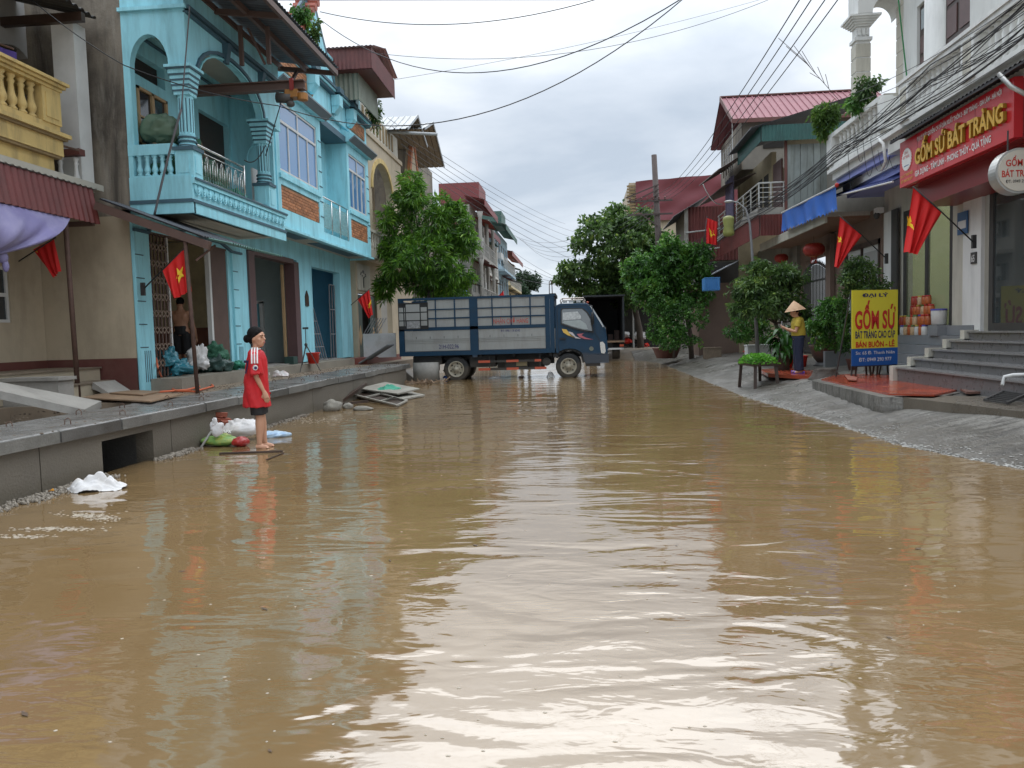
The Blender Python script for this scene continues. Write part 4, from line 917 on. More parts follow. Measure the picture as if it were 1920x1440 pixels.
# keep the hairline off the face
remesh(b, 'hair', m_hair, G, .008, 2)
m_shirt = M('red shirt', (.50, .010, .014), .7, .10, 5, .1, 80, dirt=(.26, .006, .03), damt=.45, dscale=2.5)
b = MB(); b.tube([(-.015, 0, .575), (-.015, 0, .70), (-.012, 0, .88), (-.005, 0, 1.06), (0, 0, 1.20), (-.005, 0, 1.29), (-.005, 0, 1.335)], [.180, .172, .155, .140, .128, .100, .055], 24, ell=[.215, .21, .195, .185, .188, .165, .075], ref=(1, 0, 0))
for sd in (-1, 1): b.tube([(-.01, sd*.11, 1.285), (-.015, sd*.17, 1.23), (-.012, sd*.215, 1.12), (.0, sd*.235, 1.0)], [.062, .078, .082, .090], 14)
sh_o = remesh(b, 'shirt', m_shirt, G, .009, 3, .017)
b = MB()
for k in range(3): x = -.042+.034*k; b.tube([(x*.8, -.085, 1.345), (x, -.125, 1.345), (x, -.18, 1.315), (x, -.238, 1.258), (x, -.280, 1.185), (x, -.297, 1.15)], .0105, 6)
b.build('shoulder_stripes', m_white, G)
b = MB(); b.tube([(.0, -.300, 1.10), (.0, -.322, 1.095)], .032, 18); sb = b.build('sleeve_badge', m_white, G)
MB().tube([(.003, -.30, 1.10), (.003, -.325, 1.093)], .019, 8).build('badge_emblem', M('badge navy', (.03, .02, .12), .6), sb)
MB().lathe((.0, 0, 1.322), [(.062, 0), (.066, .008), (.060, .016)], 20, 1, 1.25).build('collar', m_white, G)
text('shirt_number', '7', M('dark print', (.03, .01, .05), .6), G, (-.112, -.150, 1.02), (R(90), 0, R(-38)), .17, .085, .003, .02)
text('shirt_logo', 'S', m_white, G, (.155, -.085, .99), (R(90), 0, R(55)), .03, .03, .003, .01)
b = MB(); b.tube([(-.01, -.08, .80), (0, -.08, .47)], [.115, .10], 16); b.tube([(-.01, .08, .80), (0.015, .08, .47)], [.115, .10], 16); remesh(b, 'shorts', M('black shorts', (.012, .012, .013), .7), G, .01, 3, .004)

# --- shirtless man in the doorway
G = local('person', 'shirtless man seen from behind in black shorts inside the first doorway', 'person', (ay(340, 620, 15.6).x, 15.6, .79), R(98))
b = MB(); torso(b, hip=.86, sh=1.30, w=.185, d=.105); leg(b, (0, -.09, .84), (.0, -.09, .45), (-.02, -.09, .085), (.10, -.10, .03)); leg(b, (0, .09, .84), (.03, .09, .45), (.05, .09, .085), (.17, .10, .03))
b.tube([(0, 0, 1.26), (.01, 0, 1.42)], [.075, .056], 12); f, Rz = head(b, (.02, 0, 1.46), R(20), .98)
for sd in (-1, 1): b.ellip((-.0, sd*.155, 1.245), .058, .062, .062, 10, 8); b.ellip((-.055, sd*.08, 1.16), .045, .07, .10, 10, 8)
arm(b, (0, -.19, 1.23), (-.02, -.27, .96), (.05, -.285, .72), 1.1); hand(b, (.05, -.285, .72), (.15, 0, -1), -1, .7, palm=(0, 1, 0)); arm(b, (0, .19, 1.23), (.06, .24, .98), (.22, .20, .86), 1.1); hand(b, (.22, .20, .86), (1, 0, .1), 1, .7, palm=(0, -1, 0))
remesh(b, 'body', m_skin2, G, .0085, 2); face(G, f, Rz)
b = MB(); b.ellip(f(-.02, 0, .035), .094, .083, .092, 16, 12, Rz); remesh(b, 'hair', m_hair, G, .009, 1)
b = MB(); b.tube([(0, 0, .98), (0, 0, .80)], [.11, .125], 16, ell=[.145, .175], ref=(1, 0, 0)); b.tube([(0, -.09, .82), (.01, -.095, .40)], [.11, .095], 14); b.tube([(0, .09, .82), (.04, .095, .40)], [.11, .095], 14); remesh(b, 'shorts', M('black shorts', (.012, .012, .013), .7), G, .01, 3, .005)

# --- woman in a conical hat
wp = az(1497, 701, .36); G = local('person', 'woman in a conical straw hat, mustard shirt and navy trousers looking down at her hands', 'person', (wp.x, wp.y, .37), R(172))
b = MB(); torso(b, hip=.82, sh=1.22, w=.175, d=.12); leg(b, (0, -.09, .80), (.01, -.09, .42), (0, -.09, .085), (.12, -.10, .03)); leg(b, (0, .09, .80), (-.01, .09, .42), (-.03, .09, .085), (.09, .10, .03))
b.tube([(.01, 0, 1.18), (.05, 0, 1.30)], [.065, .05], 12); f, Rz = head(b, (.075, 0, 1.35), R(0), .98, R(18))
arm(b, (.01, -.18, 1.15), (.08, -.21, .92), (.27, -.09, 1.00), 1.05); hand(b, (.27, -.09, 1.0), (.8, .4, .35), -1, .8, palm=(0, .4, .8)); arm(b, (.01, .18, 1.15), (.08, .22, .92), (.27, .07, 1.00), 1.05); hand(b, (.27, .07, 1.0), (.8, -.4, .35), 1, .8, palm=(0, -.4, .8))
remesh(b, 'body', m_skin, G, .009, 2); face(G, f, Rz, .98)
b = MB(); b.ellip(f(-.02, 0, .03), .095, .083, .085, 14, 10, Rz); b.ellip((-.03, 0, 1.29), .05, .06, .05); remesh(b, 'hair', m_hair, G, .01, 1)
b = MB(); b.tube([(-.005, 0, .83), (0, 0, .98), (.01, 0, 1.10), (0, 0, 1.20), (.0, 0, 1.245)], [.15, .148, .142, .115, .06], 20, ell=[.185, .175, .182, .17, .08], ref=(1, 0, 0))
for sd in (-1, 1): b.tube([(.0, sd*.12, 1.19), (.02, sd*.185, 1.13), (.05, sd*.21, 1.02)], [.06, .07, .068], 12)
remesh(b, 'shirt', M('mustard shirt', (.42, .31, .035), .75, .1, 6), G, .01, 3, .006)
b = MB(); b.tube([(0, 0, .90), (0, 0, .76)], [.135, .14], 16, ell=[.165, .18], ref=(1, 0, 0)); b.tube([(0, -.09, .80), (.01, -.09, .42), (.0, -.09, .07)], [.115, .09, .085], 14); b.tube([(0, .09, .80), (0, .09, .42), (-.02, .09, .07)], [.115, .09, .085], 14); remesh(b, 'trousers', M('navy trousers', (.012, .018, .045), .75, .15, 6), G, .01, 3, .007)
H = MB(); n = 40
prof = [(.0, .215), (.06, .165), (.14, .085), (.222, .0), (.225, -.006), (.14, .078), (.0, .205)]
o = H.lathe((0, 0, 0), [(max(r, .002), z) for r, z in prof], n).build('conical_hat', M('straw', (.56, .36, .215), .7, .1, 12), G, org=(0, 0, 0)); o.location = (.06, 0, 1.385); o.rotation_euler = (0, R(8), 0)
for k in range(8): b = MB(); b.lathe((0, 0, 0), [(.225*(1-(k+1)/9.)+.003, .215*(k+1)/9.+.001), (.225*(1-(k+1)/9.)+.0, .215*(k+1)/9.+.006)], 40); q_ = b.build('hat_ring', M('straw ring', (.42, .26, .15), .7), o, org=(0, 0, 0))
for sd in (-1, 1): MB().tube([(-.09+(0 if sd < 0 else -.03), sd*.09, .02), (.03, sd*.09, .022), (.14+(0 if sd < 0 else -.03), sd*.10, .02)], [.03, .045, .04], 10, ell=[.018, .02, .016]).build('slipper', M('purple slipper', (.13, .07, .42), .5), G, True)
MB().box(.335, .350, -.035, .035, 1.02, 1.16).build('phone', M('grey phone', (.3, .3, .32), .3), G)

# --- person in black by the market
mp_ = az(1192, 655, .12); G = local('person', 'person in black top and black shorts walking beside the heap of debris', 'person', (mp_.x-.1, mp_.y, .12), R(70))
b = MB(); torso(b, hip=.88, sh=1.36, w=.18); leg(b, (0, -.09, .86), (.08, -.09, .47), (-.02, -.09, .085), (.10, -.10, .03)); leg(b, (0, .09, .86), (-.02, .09, .46), (-.22, .09, .13), (-.12, .10, .03))
b.tube([(0, 0, 1.32), (.02, 0, 1.47)], [.07, .055], 10); f, Rz = head(b, (.03, 0, 1.53)); arm(b, (0, -.19, 1.28), (-.06, -.25, 1.02), (.04, -.27, .82)); hand(b, (.04, -.27, .82), (.2, 0, -1), -1, .6); arm(b, (0, .19, 1.28), (.05, .25, 1.02), (.2, .22, .9)); hand(b, (.2, .22, .9), (.6, 0, -1), 1, .6)
remesh(b, 'body', m_skin, G, .012, 2); face(G, f, Rz)
b = MB(); b.ellip(f(-.02, 0, .035), .098, .087, .095, 12, 10, Rz); b.build('hair', m_hair, G, True)
b = MB(); torso(b, hip=.92, sh=1.38, w=.205, d=.125)
for sd in (-1, 1): b.tube([(0, sd*.13, 1.33), (0, sd*.19, 1.27), (-.03, sd*.235, 1.14)], [.06, .075, .07], 10)
remesh(b, 'top', M('black top', (.012, .012, .014), .8), G, .013, 3, .005)
b = MB(); b.tube([(0, -.09, .92), (.04, -.09, .58)], [.13, .11], 12); b.tube([(0, .09, .92), (-.01, .09, .58)], [.13, .11], 12); remesh(b, 'shorts', MATS['black shorts'], G, .013, 3)
# ================================================================ truck
TK = local('truck', 'blue and white cargo truck with a tall slatted bed standing across the flooded street', 'truck', (0, 24.2, 0))
def tx(u): return ay(u, 640, 24.2).x
def tz(v): return ay(940, v, 24.2).z
m_tb = M('truck blue', (.004, .034, .072), .42, .12, 4, .05, 60, dirt=(.015, .03, .045), damt=.45, dscale=2.0, low=(.75, (.13, .10, .07), .35), spec=.35)
m_tw = M('truck grey white', (.30, .305, .29), .5, .1, 2, .05, 40, dirt=(.22, .21, .19), damt=.6, dscale=2.2, streak=True)
m_blk = M('underbody', (.016, .016, .016), .6, .3, 4, low=(.6, (.09, .07, .05), .4))
m_tyre = M('tyre', (.022, .022, .022), .8, .2, 8, low=(.45, (.10, .08, .055), .5)); m_rim = M('rim', (.38, .34, .26), .5, .15, 8, dirt=(.12, .1, .08), damt=.5)
cx = lambda x: tx(720+x/4.174); cz = lambda y: tz(520+y/4.174)
ZT, ZB = cz(160), cz(580)
xs0, xs1 = cx(120), cx(1345); YN, YF = 0.0, 2.05
# bed frame
def post(x0, x1, z0=None, z1=None, y=0): MB().box(cx(x0), cx(x1), y-.03, y+.05, z0 if z0 is not None else cz(600), z1 or ZT).build('post', m_tb, TK)
for x0, x1 in ((120, 162), (676, 740), (1266, 1302), (1303, 1336)): post(x0, x1); 
for x0, x1 in ((120, 162), (676, 740), (1290, 1336)): post(x0, x1, y=YF)
MB().box(cx(690), cx(728), -.035, .0, cz(620), cz(600)).build('post_foot', m_tb, TK)
for yy in (0, YF):
    MB().box(xs0, xs1, yy-.035, yy+.05, ZT, ZT+.07).build('top_rail', m_tb, TK)
    MB().box(xs0, cx(1310), yy-.035, yy+.05, cz(600), cz(566)).build('bottom_rail', m_tb, TK)
    MB().box(xs0, cx(1266), yy-.03, yy+.05, cz(400), cz(375)).build('mid_rail', m_tb, TK)
MB().box(xs0, xs1, 0, YF, cz(566)-.02, cz(566)).build('bed_floor', m_blk, TK)
for x in (xs0, xs1-.05):
    MB().box(x, x+.05, .05, YF, cz(566), cz(410)).build('end_panel', m_tw, TK)
    for k in range(4): MB().box(x, x+.04, .05+k*.64, .09+k*.64, cz(400), ZT).build('end_bar', m_tb, TK)
    for k in range(4): z = cz(400)+(ZT-cz(400))*(k+.5)/4; MB().box(x+.005, x+.035, .05, YF, z, z+.04).build('end_rail', m_tb, TK)
    MB().box(x+.02, x+.03, .09, YF-.05, cz(400), ZT).build('end_sheet', m_tw, TK)
# upper grids: white sheets behind blue bars
rows = [(165, 232), (240, 300), (315, 372)]
for yy in (0, YF):
    cols = [(352, 408), (416, 556), (566, 676), (742, 850), (858, 996), (1006, 1146), (1156, 1266)]
    for r_ in rows:
        for c_ in cols: MB().box(cx(c_[0]-4), cx(c_[1]+4), yy+.0, yy+.02, cz(r_[1]+4), cz(r_[0]-4)).build('sheet', m_tw, TK)
    for x0, x1 in ((408, 416), (556, 566), (850, 858), (996, 1006), (1146, 1156)): MB().box(cx(x0), cx(x1), yy-.03, yy+.03, cz(375), ZT).build('grid_post', m_tb, TK)
    for z0, z1 in ((240, 232), (312, 302)): MB().box(cx(352), cx(1266), yy-.026, yy+.026, cz(z0), cz(z1)).build('grid_rail', m_tb, TK)
# rear framed rack (black) with pale panes
MB().box(cx(122), cx(354), -.045, -.031, cz(386), cz(178)).build('rack_frame', m_blk, TK)
for a in ((128, 176, 215, 360), (182, 290, 190, 250), (182, 290, 258, 315), (186, 290, 322, 380), (298, 346, 215, 360)):
    MB().box(cx(a[0]), cx(a[1]), -.056, -.047, cz(a[3]), cz(a[2])).build('rack_pane', m_tw if a[2] != 322 else M('mottled pane', (.25, .25, .25), .5, .6, 14), TK)
for a in ((162, 170), (176, 183), (290, 298), (346, 354)): MB().box(cx(a[0]), cx(a[1]), -.062, -.046, cz(386), cz(178)).build('rack_bar', m_blk, TK)
for z0, z1 in ((258, 250), (322, 315), (186, 178), (388, 380)): MB().box(cx(124), cx(354), -.060, -.046, cz(z0), cz(z1)).build('rack_bar', m_blk, TK)
# lower drop sides with ribs
for x0, x1 in ((165, 675), (742, 1264)):
    for yy in (-.01, YF):
        MB().box(cx(x0), cx(x1), yy, yy+.03, cz(562), cz(402)).build('drop_side', m_tw, TK)
    for z in (466, 478, 492): MB().box(cx(x0), cx(x1), -.022, -.01, cz(z+5), cz(z)).build('rib', m_tw, TK)
    for k in range(5 if x0 < 300 else 5):
        xx = x0+88+k*109
        if xx < x1-5: MB().box(cx(xx), cx(xx+3), -.018, -.0, cz(468), cz(448)).build('slot', m_blk, TK)
TXR = (R(90), 0, 0)
text('door_lettering', 'NHẬN CHỞ HÀNG', M('faded red paint', (.42, .06, .04), .6), TK, ((cx(862)+cx(1133))/2, -.034, cz(362)), TXR, cz(324)-cz(362), cx(1133)-cx(862), .003, .0)
text('phone_lettering', 'ĐT: 098 118 6543', M('navy paint', (.015, .015, .12), .6), TK, ((cx(917)+cx(1066))/2, -.013, cz(427)), TXR, cz(410)-cz(427), cx(1066)-cx(917), .003, .0)
text('plate_lettering', '21H-022.96', M('navy paint', (.015, .015, .12), .6), TK, ((cx(430)+cx(585))/2, -.024, cz(547)), TXR, cz(514)-cz(547), cx(585)-cx(430), .003, .0)
# under the bed
b = MB(); b.box(cx(200), cx(1560), .55, .68, cz(640), cz(600)); b.box(cx(200), cx(1560), 1.4, 1.53, cz(640), cz(600)); b.build('chassis_rail', m_blk, TK)
for x in (240, 420, 740, 1000, 1290): MB().box(cx(x), cx(x)+.08, .1, 1.95, cz(625), cz(602)).build('cross_member', m_blk, TK)
MB().box(cx(215), cx(440), .15, 1.9, cz(672), cz(605)).build('mud_box', m_blk, TK); MB().box(cx(445), cx(1320), .75, 1.35, cz(690), cz(600)).build('underbody_fill', m_blk, TK); MB().box(cx(660), cx(860), .2, .7, cz(700), cz(610)).build('spare_wheel_box', m_blk, TK)  # long middle box is a dark fill added against see-through under the bed
MB().prism('y', [(cx(870), cz(720)), (cx(1240), cz(720)), (cx(1240), cz(605)), (cx(870), cz(605))], .5, 1.3).build('tank', m_blk, TK)
MB().box(cx(940), cx(1120), .12, .5, cz(712), cz(655)).build('battery_box', m_blk, TK)
MB().box(cx(1028), cx(1113), .10, .12, cz(698), cz(662)).build('box_plate', M('brass plate', (.25, .2, .1), .5), TK)
MB().tube([(cx(1268), .1, cz(670)), (cx(1268), .5, cz(670))], .13, 16).build('air_tank', m_blk, TK)
m_ro = M('guard red', (.50, .09, .04), .5, .1, 5)
for (z0, z1, xe) in ((665, 648, 1226), (726, 708, 1266)):
    MB().box(cx(733), cx(xe), .02, .05, cz(z0), cz(z1)).build('side_guard', m_tw if 0 else m_blk, TK)
    for a, b_ in ((733, 825), (953, 1048), (1175, 1266)):
        if a < xe: MB().box(cx(a), cx(min(b_, xe)), .012, .022, cz(z0)-.002, cz(z1)+.002).build('reflector_strip', m_ro, TK)
for x in (815, 1212): MB().box(cx(x), cx(x)+.03, .03, .06, cz(728), cz(605)).build('guard_hanger', m_blk, TK)
# wheels
def wheel(xc, yc, zc, r, dual=False):
    b = MB(); prof = [(r*.62, -.10), (r*.86, -.11), (r*.97, -.09), (r, -.05), (r, .05), (r*.97, .09), (r*.86, .11), (r*.62, .10)]
    w = len(b.v); n = 36
    for rr, yy in prof:
        for j in range(n):
            a = 2*math.pi*j/n; q = rr+(.006 if (j % 2 and abs(yy) < .1 and rr > r*.9) else 0); b.v.append((q*math.cos(a), yy, q*math.sin(a)))
    for i in range(len(prof)-1):
        for j in range(n): b.f.append((i*n+j, i*n+(j+1) % n, (i+1)*n+(j+1) % n, (i+1)*n+j))
    o = b.build('wheel', m_tyre, TK, True, org=(0, 0, 0)); o.location = (xc, yc, zc)
    b = MB(); sgn = -1
    k = 0; prof = [(.64*r, -.105), (.62*r, -.115), (.56*r, -.10), (.52*r, -.04), (.40*r, -.03), (.36*r, -.055), (.2*r, -.065), (.16*r, -.14), (.001, -.145)]
    for rr, yy in prof:
        for j in range(n): a = 2*math.pi*j/n; b.v.append((rr*math.cos(a), yy, rr*math.sin(a)))
    for i in range(len(prof)-1):
        for j in range(n): b.f.append((i*n+j, i*n+(j+1) % n, (i+1)*n+(j+1) % n, (i+1)*n+j))
    b.build('rim', m_rim, o, True, org=(0, 0, 0))
    b = MB()
    for j in range(6): a = j*math.pi/3+.3; b.tube([(.45*r*math.cos(a), -.062, .45*r*math.sin(a)), (.45*r*math.cos(a), -.02, .45*r*math.sin(a))], .025, 8)
    b.build('rim_hole', m_blk, o, org=(0, 0, 0)); b = MB()
    for j in range(6): a = j*math.pi/3; b.tube([(.27*r*math.cos(a), -.085, .27*r*math.sin(a)), (.27*r*math.cos(a), -.05, .27*r*math.sin(a))], .014, 6)
    b.build('wheel_nut', m_blk, o, org=(0, 0, 0))
    return o
xr, xf = cx(555), cx(1440); zr = .345
wheel(xr, .16, zr, .40); wheel(xr, .42, zr, .40); wheel(xr, YF-.42, zr, .40); wheel(xr, YF-.16, zr, .40); wheel(xf, .14, zr+.01, .40); wheel(xf, YF-.14, zr+.01, .40)
MB().tube([(xr, .3, zr), (xr, YF-.3, zr)], .07, 10).build('axle', m_blk, TK); MB().tube([(xf, .3, zr), (xf, YF-.3, zr)], .05, 10).build('axle', m_blk, TK)
# cab: side outline lofted across the width, slightly narrower at the roof
side = [(1342, 600), (1342, 262), (1352, 232), (1385, 218), (1590, 220), (1618, 240), (1690, 345), (1738, 430), (1748, 520), (1750, 622), (1688, 622), (1560, 636), (1545, 606), (1510, 584), (1475, 574), (1440, 572), (1405, 578), (1372, 592), (1356, 608)]
S2 = [(cx(x), cz(z)) for x, z in side]; n = len(S2); zt = cz(218); zl = cz(430)
def inset(z): return .0 if z < zl else .10*(z-zl)/(zt-zl)
b = MB(); ys = [0.02, .0, YF-.04, YF-.06]
ring = []
for t_, (io, sgn) in enumerate(((.05, 0), (0, 0), (0, 1), (.05, 1))):
    for (x, z) in S2:
        y = inset(z) if not sgn else (YF-.05-inset(z))
        y += (.03 if t_ == 0 else 0)*0
        cxm, czm = cx(1540), cz(420); s_ = .985 if t_ in (0, 3) else 1
        b.v.append((cxm+(x-cxm)*s_, y-(.0 if t_ in (1, 2) else (.02 if t_ == 0 else -.02)), czm+(z-czm)*s_))
b.f.append(tuple(range(n-1, -1, -1))); b.f.append(tuple(range(3*n, 4*n)))
for t_ in range(3):
    for i in range(n): b.f.append((t_*n+i, t_*n+(i+1) % n, (t_+1)*n+(i+1) % n, (t_+1)*n+i))
cab = b.build('cab', m_tb, TK)
def onside(pts, y_, name, mat, parent=TK, th=.006, lift=0):
    b = MB(); P = [(cx(x), cz(z)) for x, z in pts]; k = len(P)
    for dy in (0, th): b.v += [(x, inset(z)-.022-lift-dy, z) for x, z in P]
    b.f += [tuple(range(k)), tuple(range(2*k-1, k-1, -1))]+[(i, k+i, k+(i+1) % k, (i+1) % k) for i in range(k)]
    return b.build(name, mat, parent)
win = [(1395, 372), (1396, 278), (1404, 264), (1555, 266), (1590, 300), (1618, 350), (1630, 440), (1560, 428), (1470, 402)]
wo_ = onside([(1386, 380), (1388, 268), (1398, 255), (1560, 257), (1600, 290), (1630, 345), (1644, 455), (1560, 440), (1465, 413)], 0, 'window_surround', m_blk)
onside(win, 0, 'side_window', glass('cab glass', (.14, .155, .16), .04, 1, 1.0), wo_, lift=.006)
onside([(1404, 372), (1412, 355), (1540, 352), (1580, 380), (1600, 425), (1560, 422), (1470, 396)], 0, 'seat_seen_through_glass', M('cab grey', (.30, .33, .32), .5, .15, 6), wo_, lift=.013)
onside([(1404, 290), (1520, 285), (1545, 320), (1545, 345), (1404, 350)], 0, 'far_window', M('cab view', (.42, .43, .42), .5, .45, 16), wo_, lift=.013)
for pts, cm in (([(1393, 416), (1430, 422), (1450, 450), (1500, 490), (1440, 468), (1405, 445)], (.65, .42, .08)), ([(1445, 438), (1478, 448), (1500, 478), (1545, 498), (1500, 492), (1462, 470)], (.55, .50, .50)), ([(1510, 460), (1565, 456), (1545, 470), (1580, 490), (1640, 506), (1570, 500), (1530, 485)], (.45, .12, .14))):
    onside(pts, 0, 'decal', M('decal %.2f' % cm[0], cm, .4), TK, .003)
cy = cx(1622); MB().tube([(cy, -.024, cz(576)), (cy, -.036, cz(576))], .068, 18).build('round_badge', M('badge grey', (.16, .17, .13), .5, .4, 20), TK)
# door seam, handle, sill
sm = [(1372, 590), (1362, 560), (1360, 262), (1372, 240), (1590, 242), (1640, 330), (1655, 455), (1690, 520)]
b = MB()
for p, q in zip(sm, sm[1:]): b.bar((cx(p[0]), inset(cz(p[1]))-.022, cz(p[1])), (cx(q[0]), inset(cz(q[1]))-.022, cz(q[1])), .010)
b.bar((cx(1360), -.022, cz(585)), (cx(1690), -.022, cz(520)), .008) if 0 else None
b.build('door_seam', m_blk, TK); MB().box(cx(1375), cx(1425), -.05, -.02, cz(500), cz(486)).build('door_handle', m_blk, TK)
# windscreen on the sloping front
b = MB(); x0, z0 = cx(1631), cz(250); x1, z1 = cx(1737), cz(425); i0 = .16
P = [(x0+.012, i0, z0), (x1+.012, .10, z1), (x1+.012, YF-.15, z1), (x0+.012, YF-.21, z0)]; b.v += P+[(x-.03, y, z) for x, y, z in P]; b.f += [(0, 1, 2, 3), (7, 6, 5, 4), (0, 4, 5, 1), (1, 5, 6, 2), (2, 6, 7, 3), (3, 7, 4, 0)]; b.build('windscreen', glass('cab glass'), TK)
onside([(1616, 244), (1626, 246), (1690, 344), (1722, 408), (1716, 414), (1680, 352)], 0, 'pillar_trim', M('grey trim', (.4, .42, .42), .4), TK)
# headlight, bumper, mirror, arch
onside([(1690, 528), (1712, 524), (1728, 545), (1733, 600), (1722, 618), (1698, 612), (1692, 570)], 0, 'headlight', M('lamp glass', (.62, .60, .55), .12, .3, 25), TK, .02)
MB().tube([(cx(1745), .05, cz(575)), (cx(1745), YF-.1, cz(575))], .05, 8).build('front_panel', m_tb, TK)
MB().box(cx(1682), cx(1757), -.04, YF-.02, cz(688), cz(622)).build('bumper', m_tb, TK); MB().box(cx(1575), cx(1690), -.0, .3, cz(712), cz(690)).build('step', m_blk, TK)
onside([(1552, 628), (1690, 622), (1686, 690), (1572, 690)], 0, 'lower_panel', m_tb, TK, .012)
b = MB()
arc = [(1340, 640), (1350, 612), (1375, 588), (1405, 573), (1440, 568), (1478, 571), (1515, 582), (1548, 606), (1562, 636), (1572, 680)]
for p, q in zip(arc, arc[1:]): b.bar((cx(p[0]), .05, cz(p[1])), (cx(q[0]), .05, cz(q[1])), .17, .022, (0, 1, 0))
b.build('wheel_arch', m_blk, TK)
b = MB(); b.tube([(cx(1600), .0, cz(238)), (cx(1635), -.16, cz(245)), (cx(1638), -.18, cz(290))], .012, 6); b.tube([(cx(1638), -.18, cz(440)), (cx(1600), -.03, cz(445))], .012, 6); mo = b.build('mirror_arm', m_blk, TK)
MB().ellip((cx(1634), -.18, cz(345)), .055, .09, .21, 12, 10).build('mirror', m_blk, mo, True)
MB().box(cx(1308), cx(1340), .2, 1.8, cz(600), cz(262)).build('cab_gap_frame', m_blk, TK); MB().tube([(cx(1325), .08, cz(640)), (cx(1325), .08, cz(490))], .03, 8).build('exhaust_pipe', m_blk, TK)
# roof rack with lamps and a bent hoop on the bed
b = MB(); zz_ = cz(200)
for y in (.25, 1.75): b.tube([(cx(1392), y, cz(218)), (cx(1385), y, cz(195)), (cx(1400), y, cz(178)), (cx(1570), y, cz(178)), (cx(1582), y, cz(200)), (cx(1560), y, cz(214))], .018, 6)
for x in (1400, 1480, 1570): b.tube([(cx(x), .25, cz(180)), (cx(x), 1.75, cz(180))], .014, 6)
rk = b.build('roof_rack', M('pale pipe', (.50, .42, .36), .5), TK, True)
for x in (1405, 1450, 1510): MB().box(cx(x), cx(x)+.14, .3, .44, cz(212), cz(192)).build('roof_lamp', m_white, rk)
for y in (.35, .7, 1.05, 1.4): MB().ellip((cx(1600), y, cz(212)), .04, .03, .02).build('marker_lamp', m_ro, TK)
b = MB(); b.tube([(cx(1300), .3, cz(160)), (cx(1302), .3, cz(45)), (cx(1310), .3, cz(28)), (cx(1322), .3, cz(50)), (cx(1324), .3, cz(160))], .014, 6); b.build('hoop', m_rust, TK, True)
for x in (350, 560, 705, 850, 1000): MB().tube([(cx(x), .02, ZT+.06), (cx(x), .02, ZT+.13)], .012, 6).build('stake', m_blk, TK)
# cover folded along the top rail edge
MB().box(cx(1300), cx(1352), .0, YF, ZT+.0, ZT+.09).build('headboard_cap', m_blk, TK)
# ================================================================ right side: white shop house
m_cream = M('cream render', (.50, .475, .40), .75, .08, 1.2, .1, 40, dirt=(.24, .22, .18), damt=.55, dscale=1.2, streak=True)
m_wht = M('white render', (.66, .66, .63), .7, .06, 1.2, .08, 40, dirt=(.36, .36, .35), damt=.45, dscale=1.2, streak=True)
m_lil = M('lilac paint', (.27, .30, .62), .65, .08, 2); m_redcl = M('red cladding', (.20, .012, .015), .35, .12, 2)
m_gran = M('grey granite', (.135, .13, .128), .32, .15, 9, .05, 80, dirt=(.08, .075, .065), damt=.5)
m_tile2 = M('grey wall tile', (.21, .22, .23), .3, .1, 3)
m_gold = M('gold letters', (.62, .36, .02), .35, .05, 3); m_goldS = M('gold letter sides', (.30, .16, .01), .5)
m_signred = M('sign red', (.52, .020, .028), .25, .05, 1.5); m_frame = M('dark frame', (.05, .048, .046), .45, .15, 5)
SH = thing('house', 'white shop house with round columns, a balustrade and a red shop sign', 'house', (7, 13.5, .5))
# ground floor: pier, wall, back room
b = MB(); holes(b, 'x', 7.0, 7.2, 7.0, 17.9, .3, 4.7, [(14.62, 16.85, 1.24, 3.8), (7.6, 13.45, 1.24, 3.75)]); b.build('front_wall', m_cream, SH)
b = MB(); b.box(6.94, 7.0, 13.46, 14.1, 1.24, 3.9); b.build('pier', m_wht, SH)
MB().box(6.9, 6.945, 16.95, 17.25, .4, 3.9).build('grey_pier', m_frame, SH)
MB().box(6.93, 6.99, 17.3, 17.75, .4, 3.9).build('pale_pier', m_wht, SH)
fr = window_frame(SH, 7.06, 14.62, 16.85, 1.24, 3.8, 2, None, m_frame, glass('shop glass', (.30, .34, .20), .03, .30, .9), .12, 'shop_window')
b = MB(); b.box(7.2, 9.6, 14.15, 14.25, 1.1, 4.0); b.box(9.6, 9.7, 14.15, 17.3, 1.1, 4.0); b.box(7.2, 9.6, 17.2, 17.3, 1.1, 4.0); b.build('room_wall', M('pale green room', (.60, .62, .34), .8, .08, 1), SH)
MB().box(7.0, 9.6, 14.2, 17.2, 1.0, 1.24).build('room_floor', m_tile2, SH)
b = MB(); b.box(7.9, 7.94, 14.9, 14.94, 1.24, 3.0); b.box(7.9, 7.94, 15.7, 15.74, 1.24, 3.0); b.box(7.9, 7.94, 14.9, 15.74, 2.96, 3.0); b.box(7.9, 7.94, 14.9, 15.74, 2.2, 2.24); b.box(7.94, 8.3, 14.9, 15.74, 1.24, 2.96); b.build('display_cabinet', m_yw, SH)
# glazed door
dr = window_frame(SH, 7.10, 7.8, 13.4, 1.24, 3.75, 4, None, m_frame, glass('door glass', (.05, .06, .06), .03, .86, 1.0), .13, 'glass_door')
b = MB(); b.box(7.2, 10, 13.5, 13.6, 1.1, 4.0); b.box(9.9, 10, 7, 13.5, 1.1, 4); b.build('hall_wall', M('dim hall', (.20, .20, .17), .8, .2, 1), SH)
MB().box(7.0, 9.9, 7, 13.5, 1.0, 1.238).build('hall_floor', m_tile2, SH)
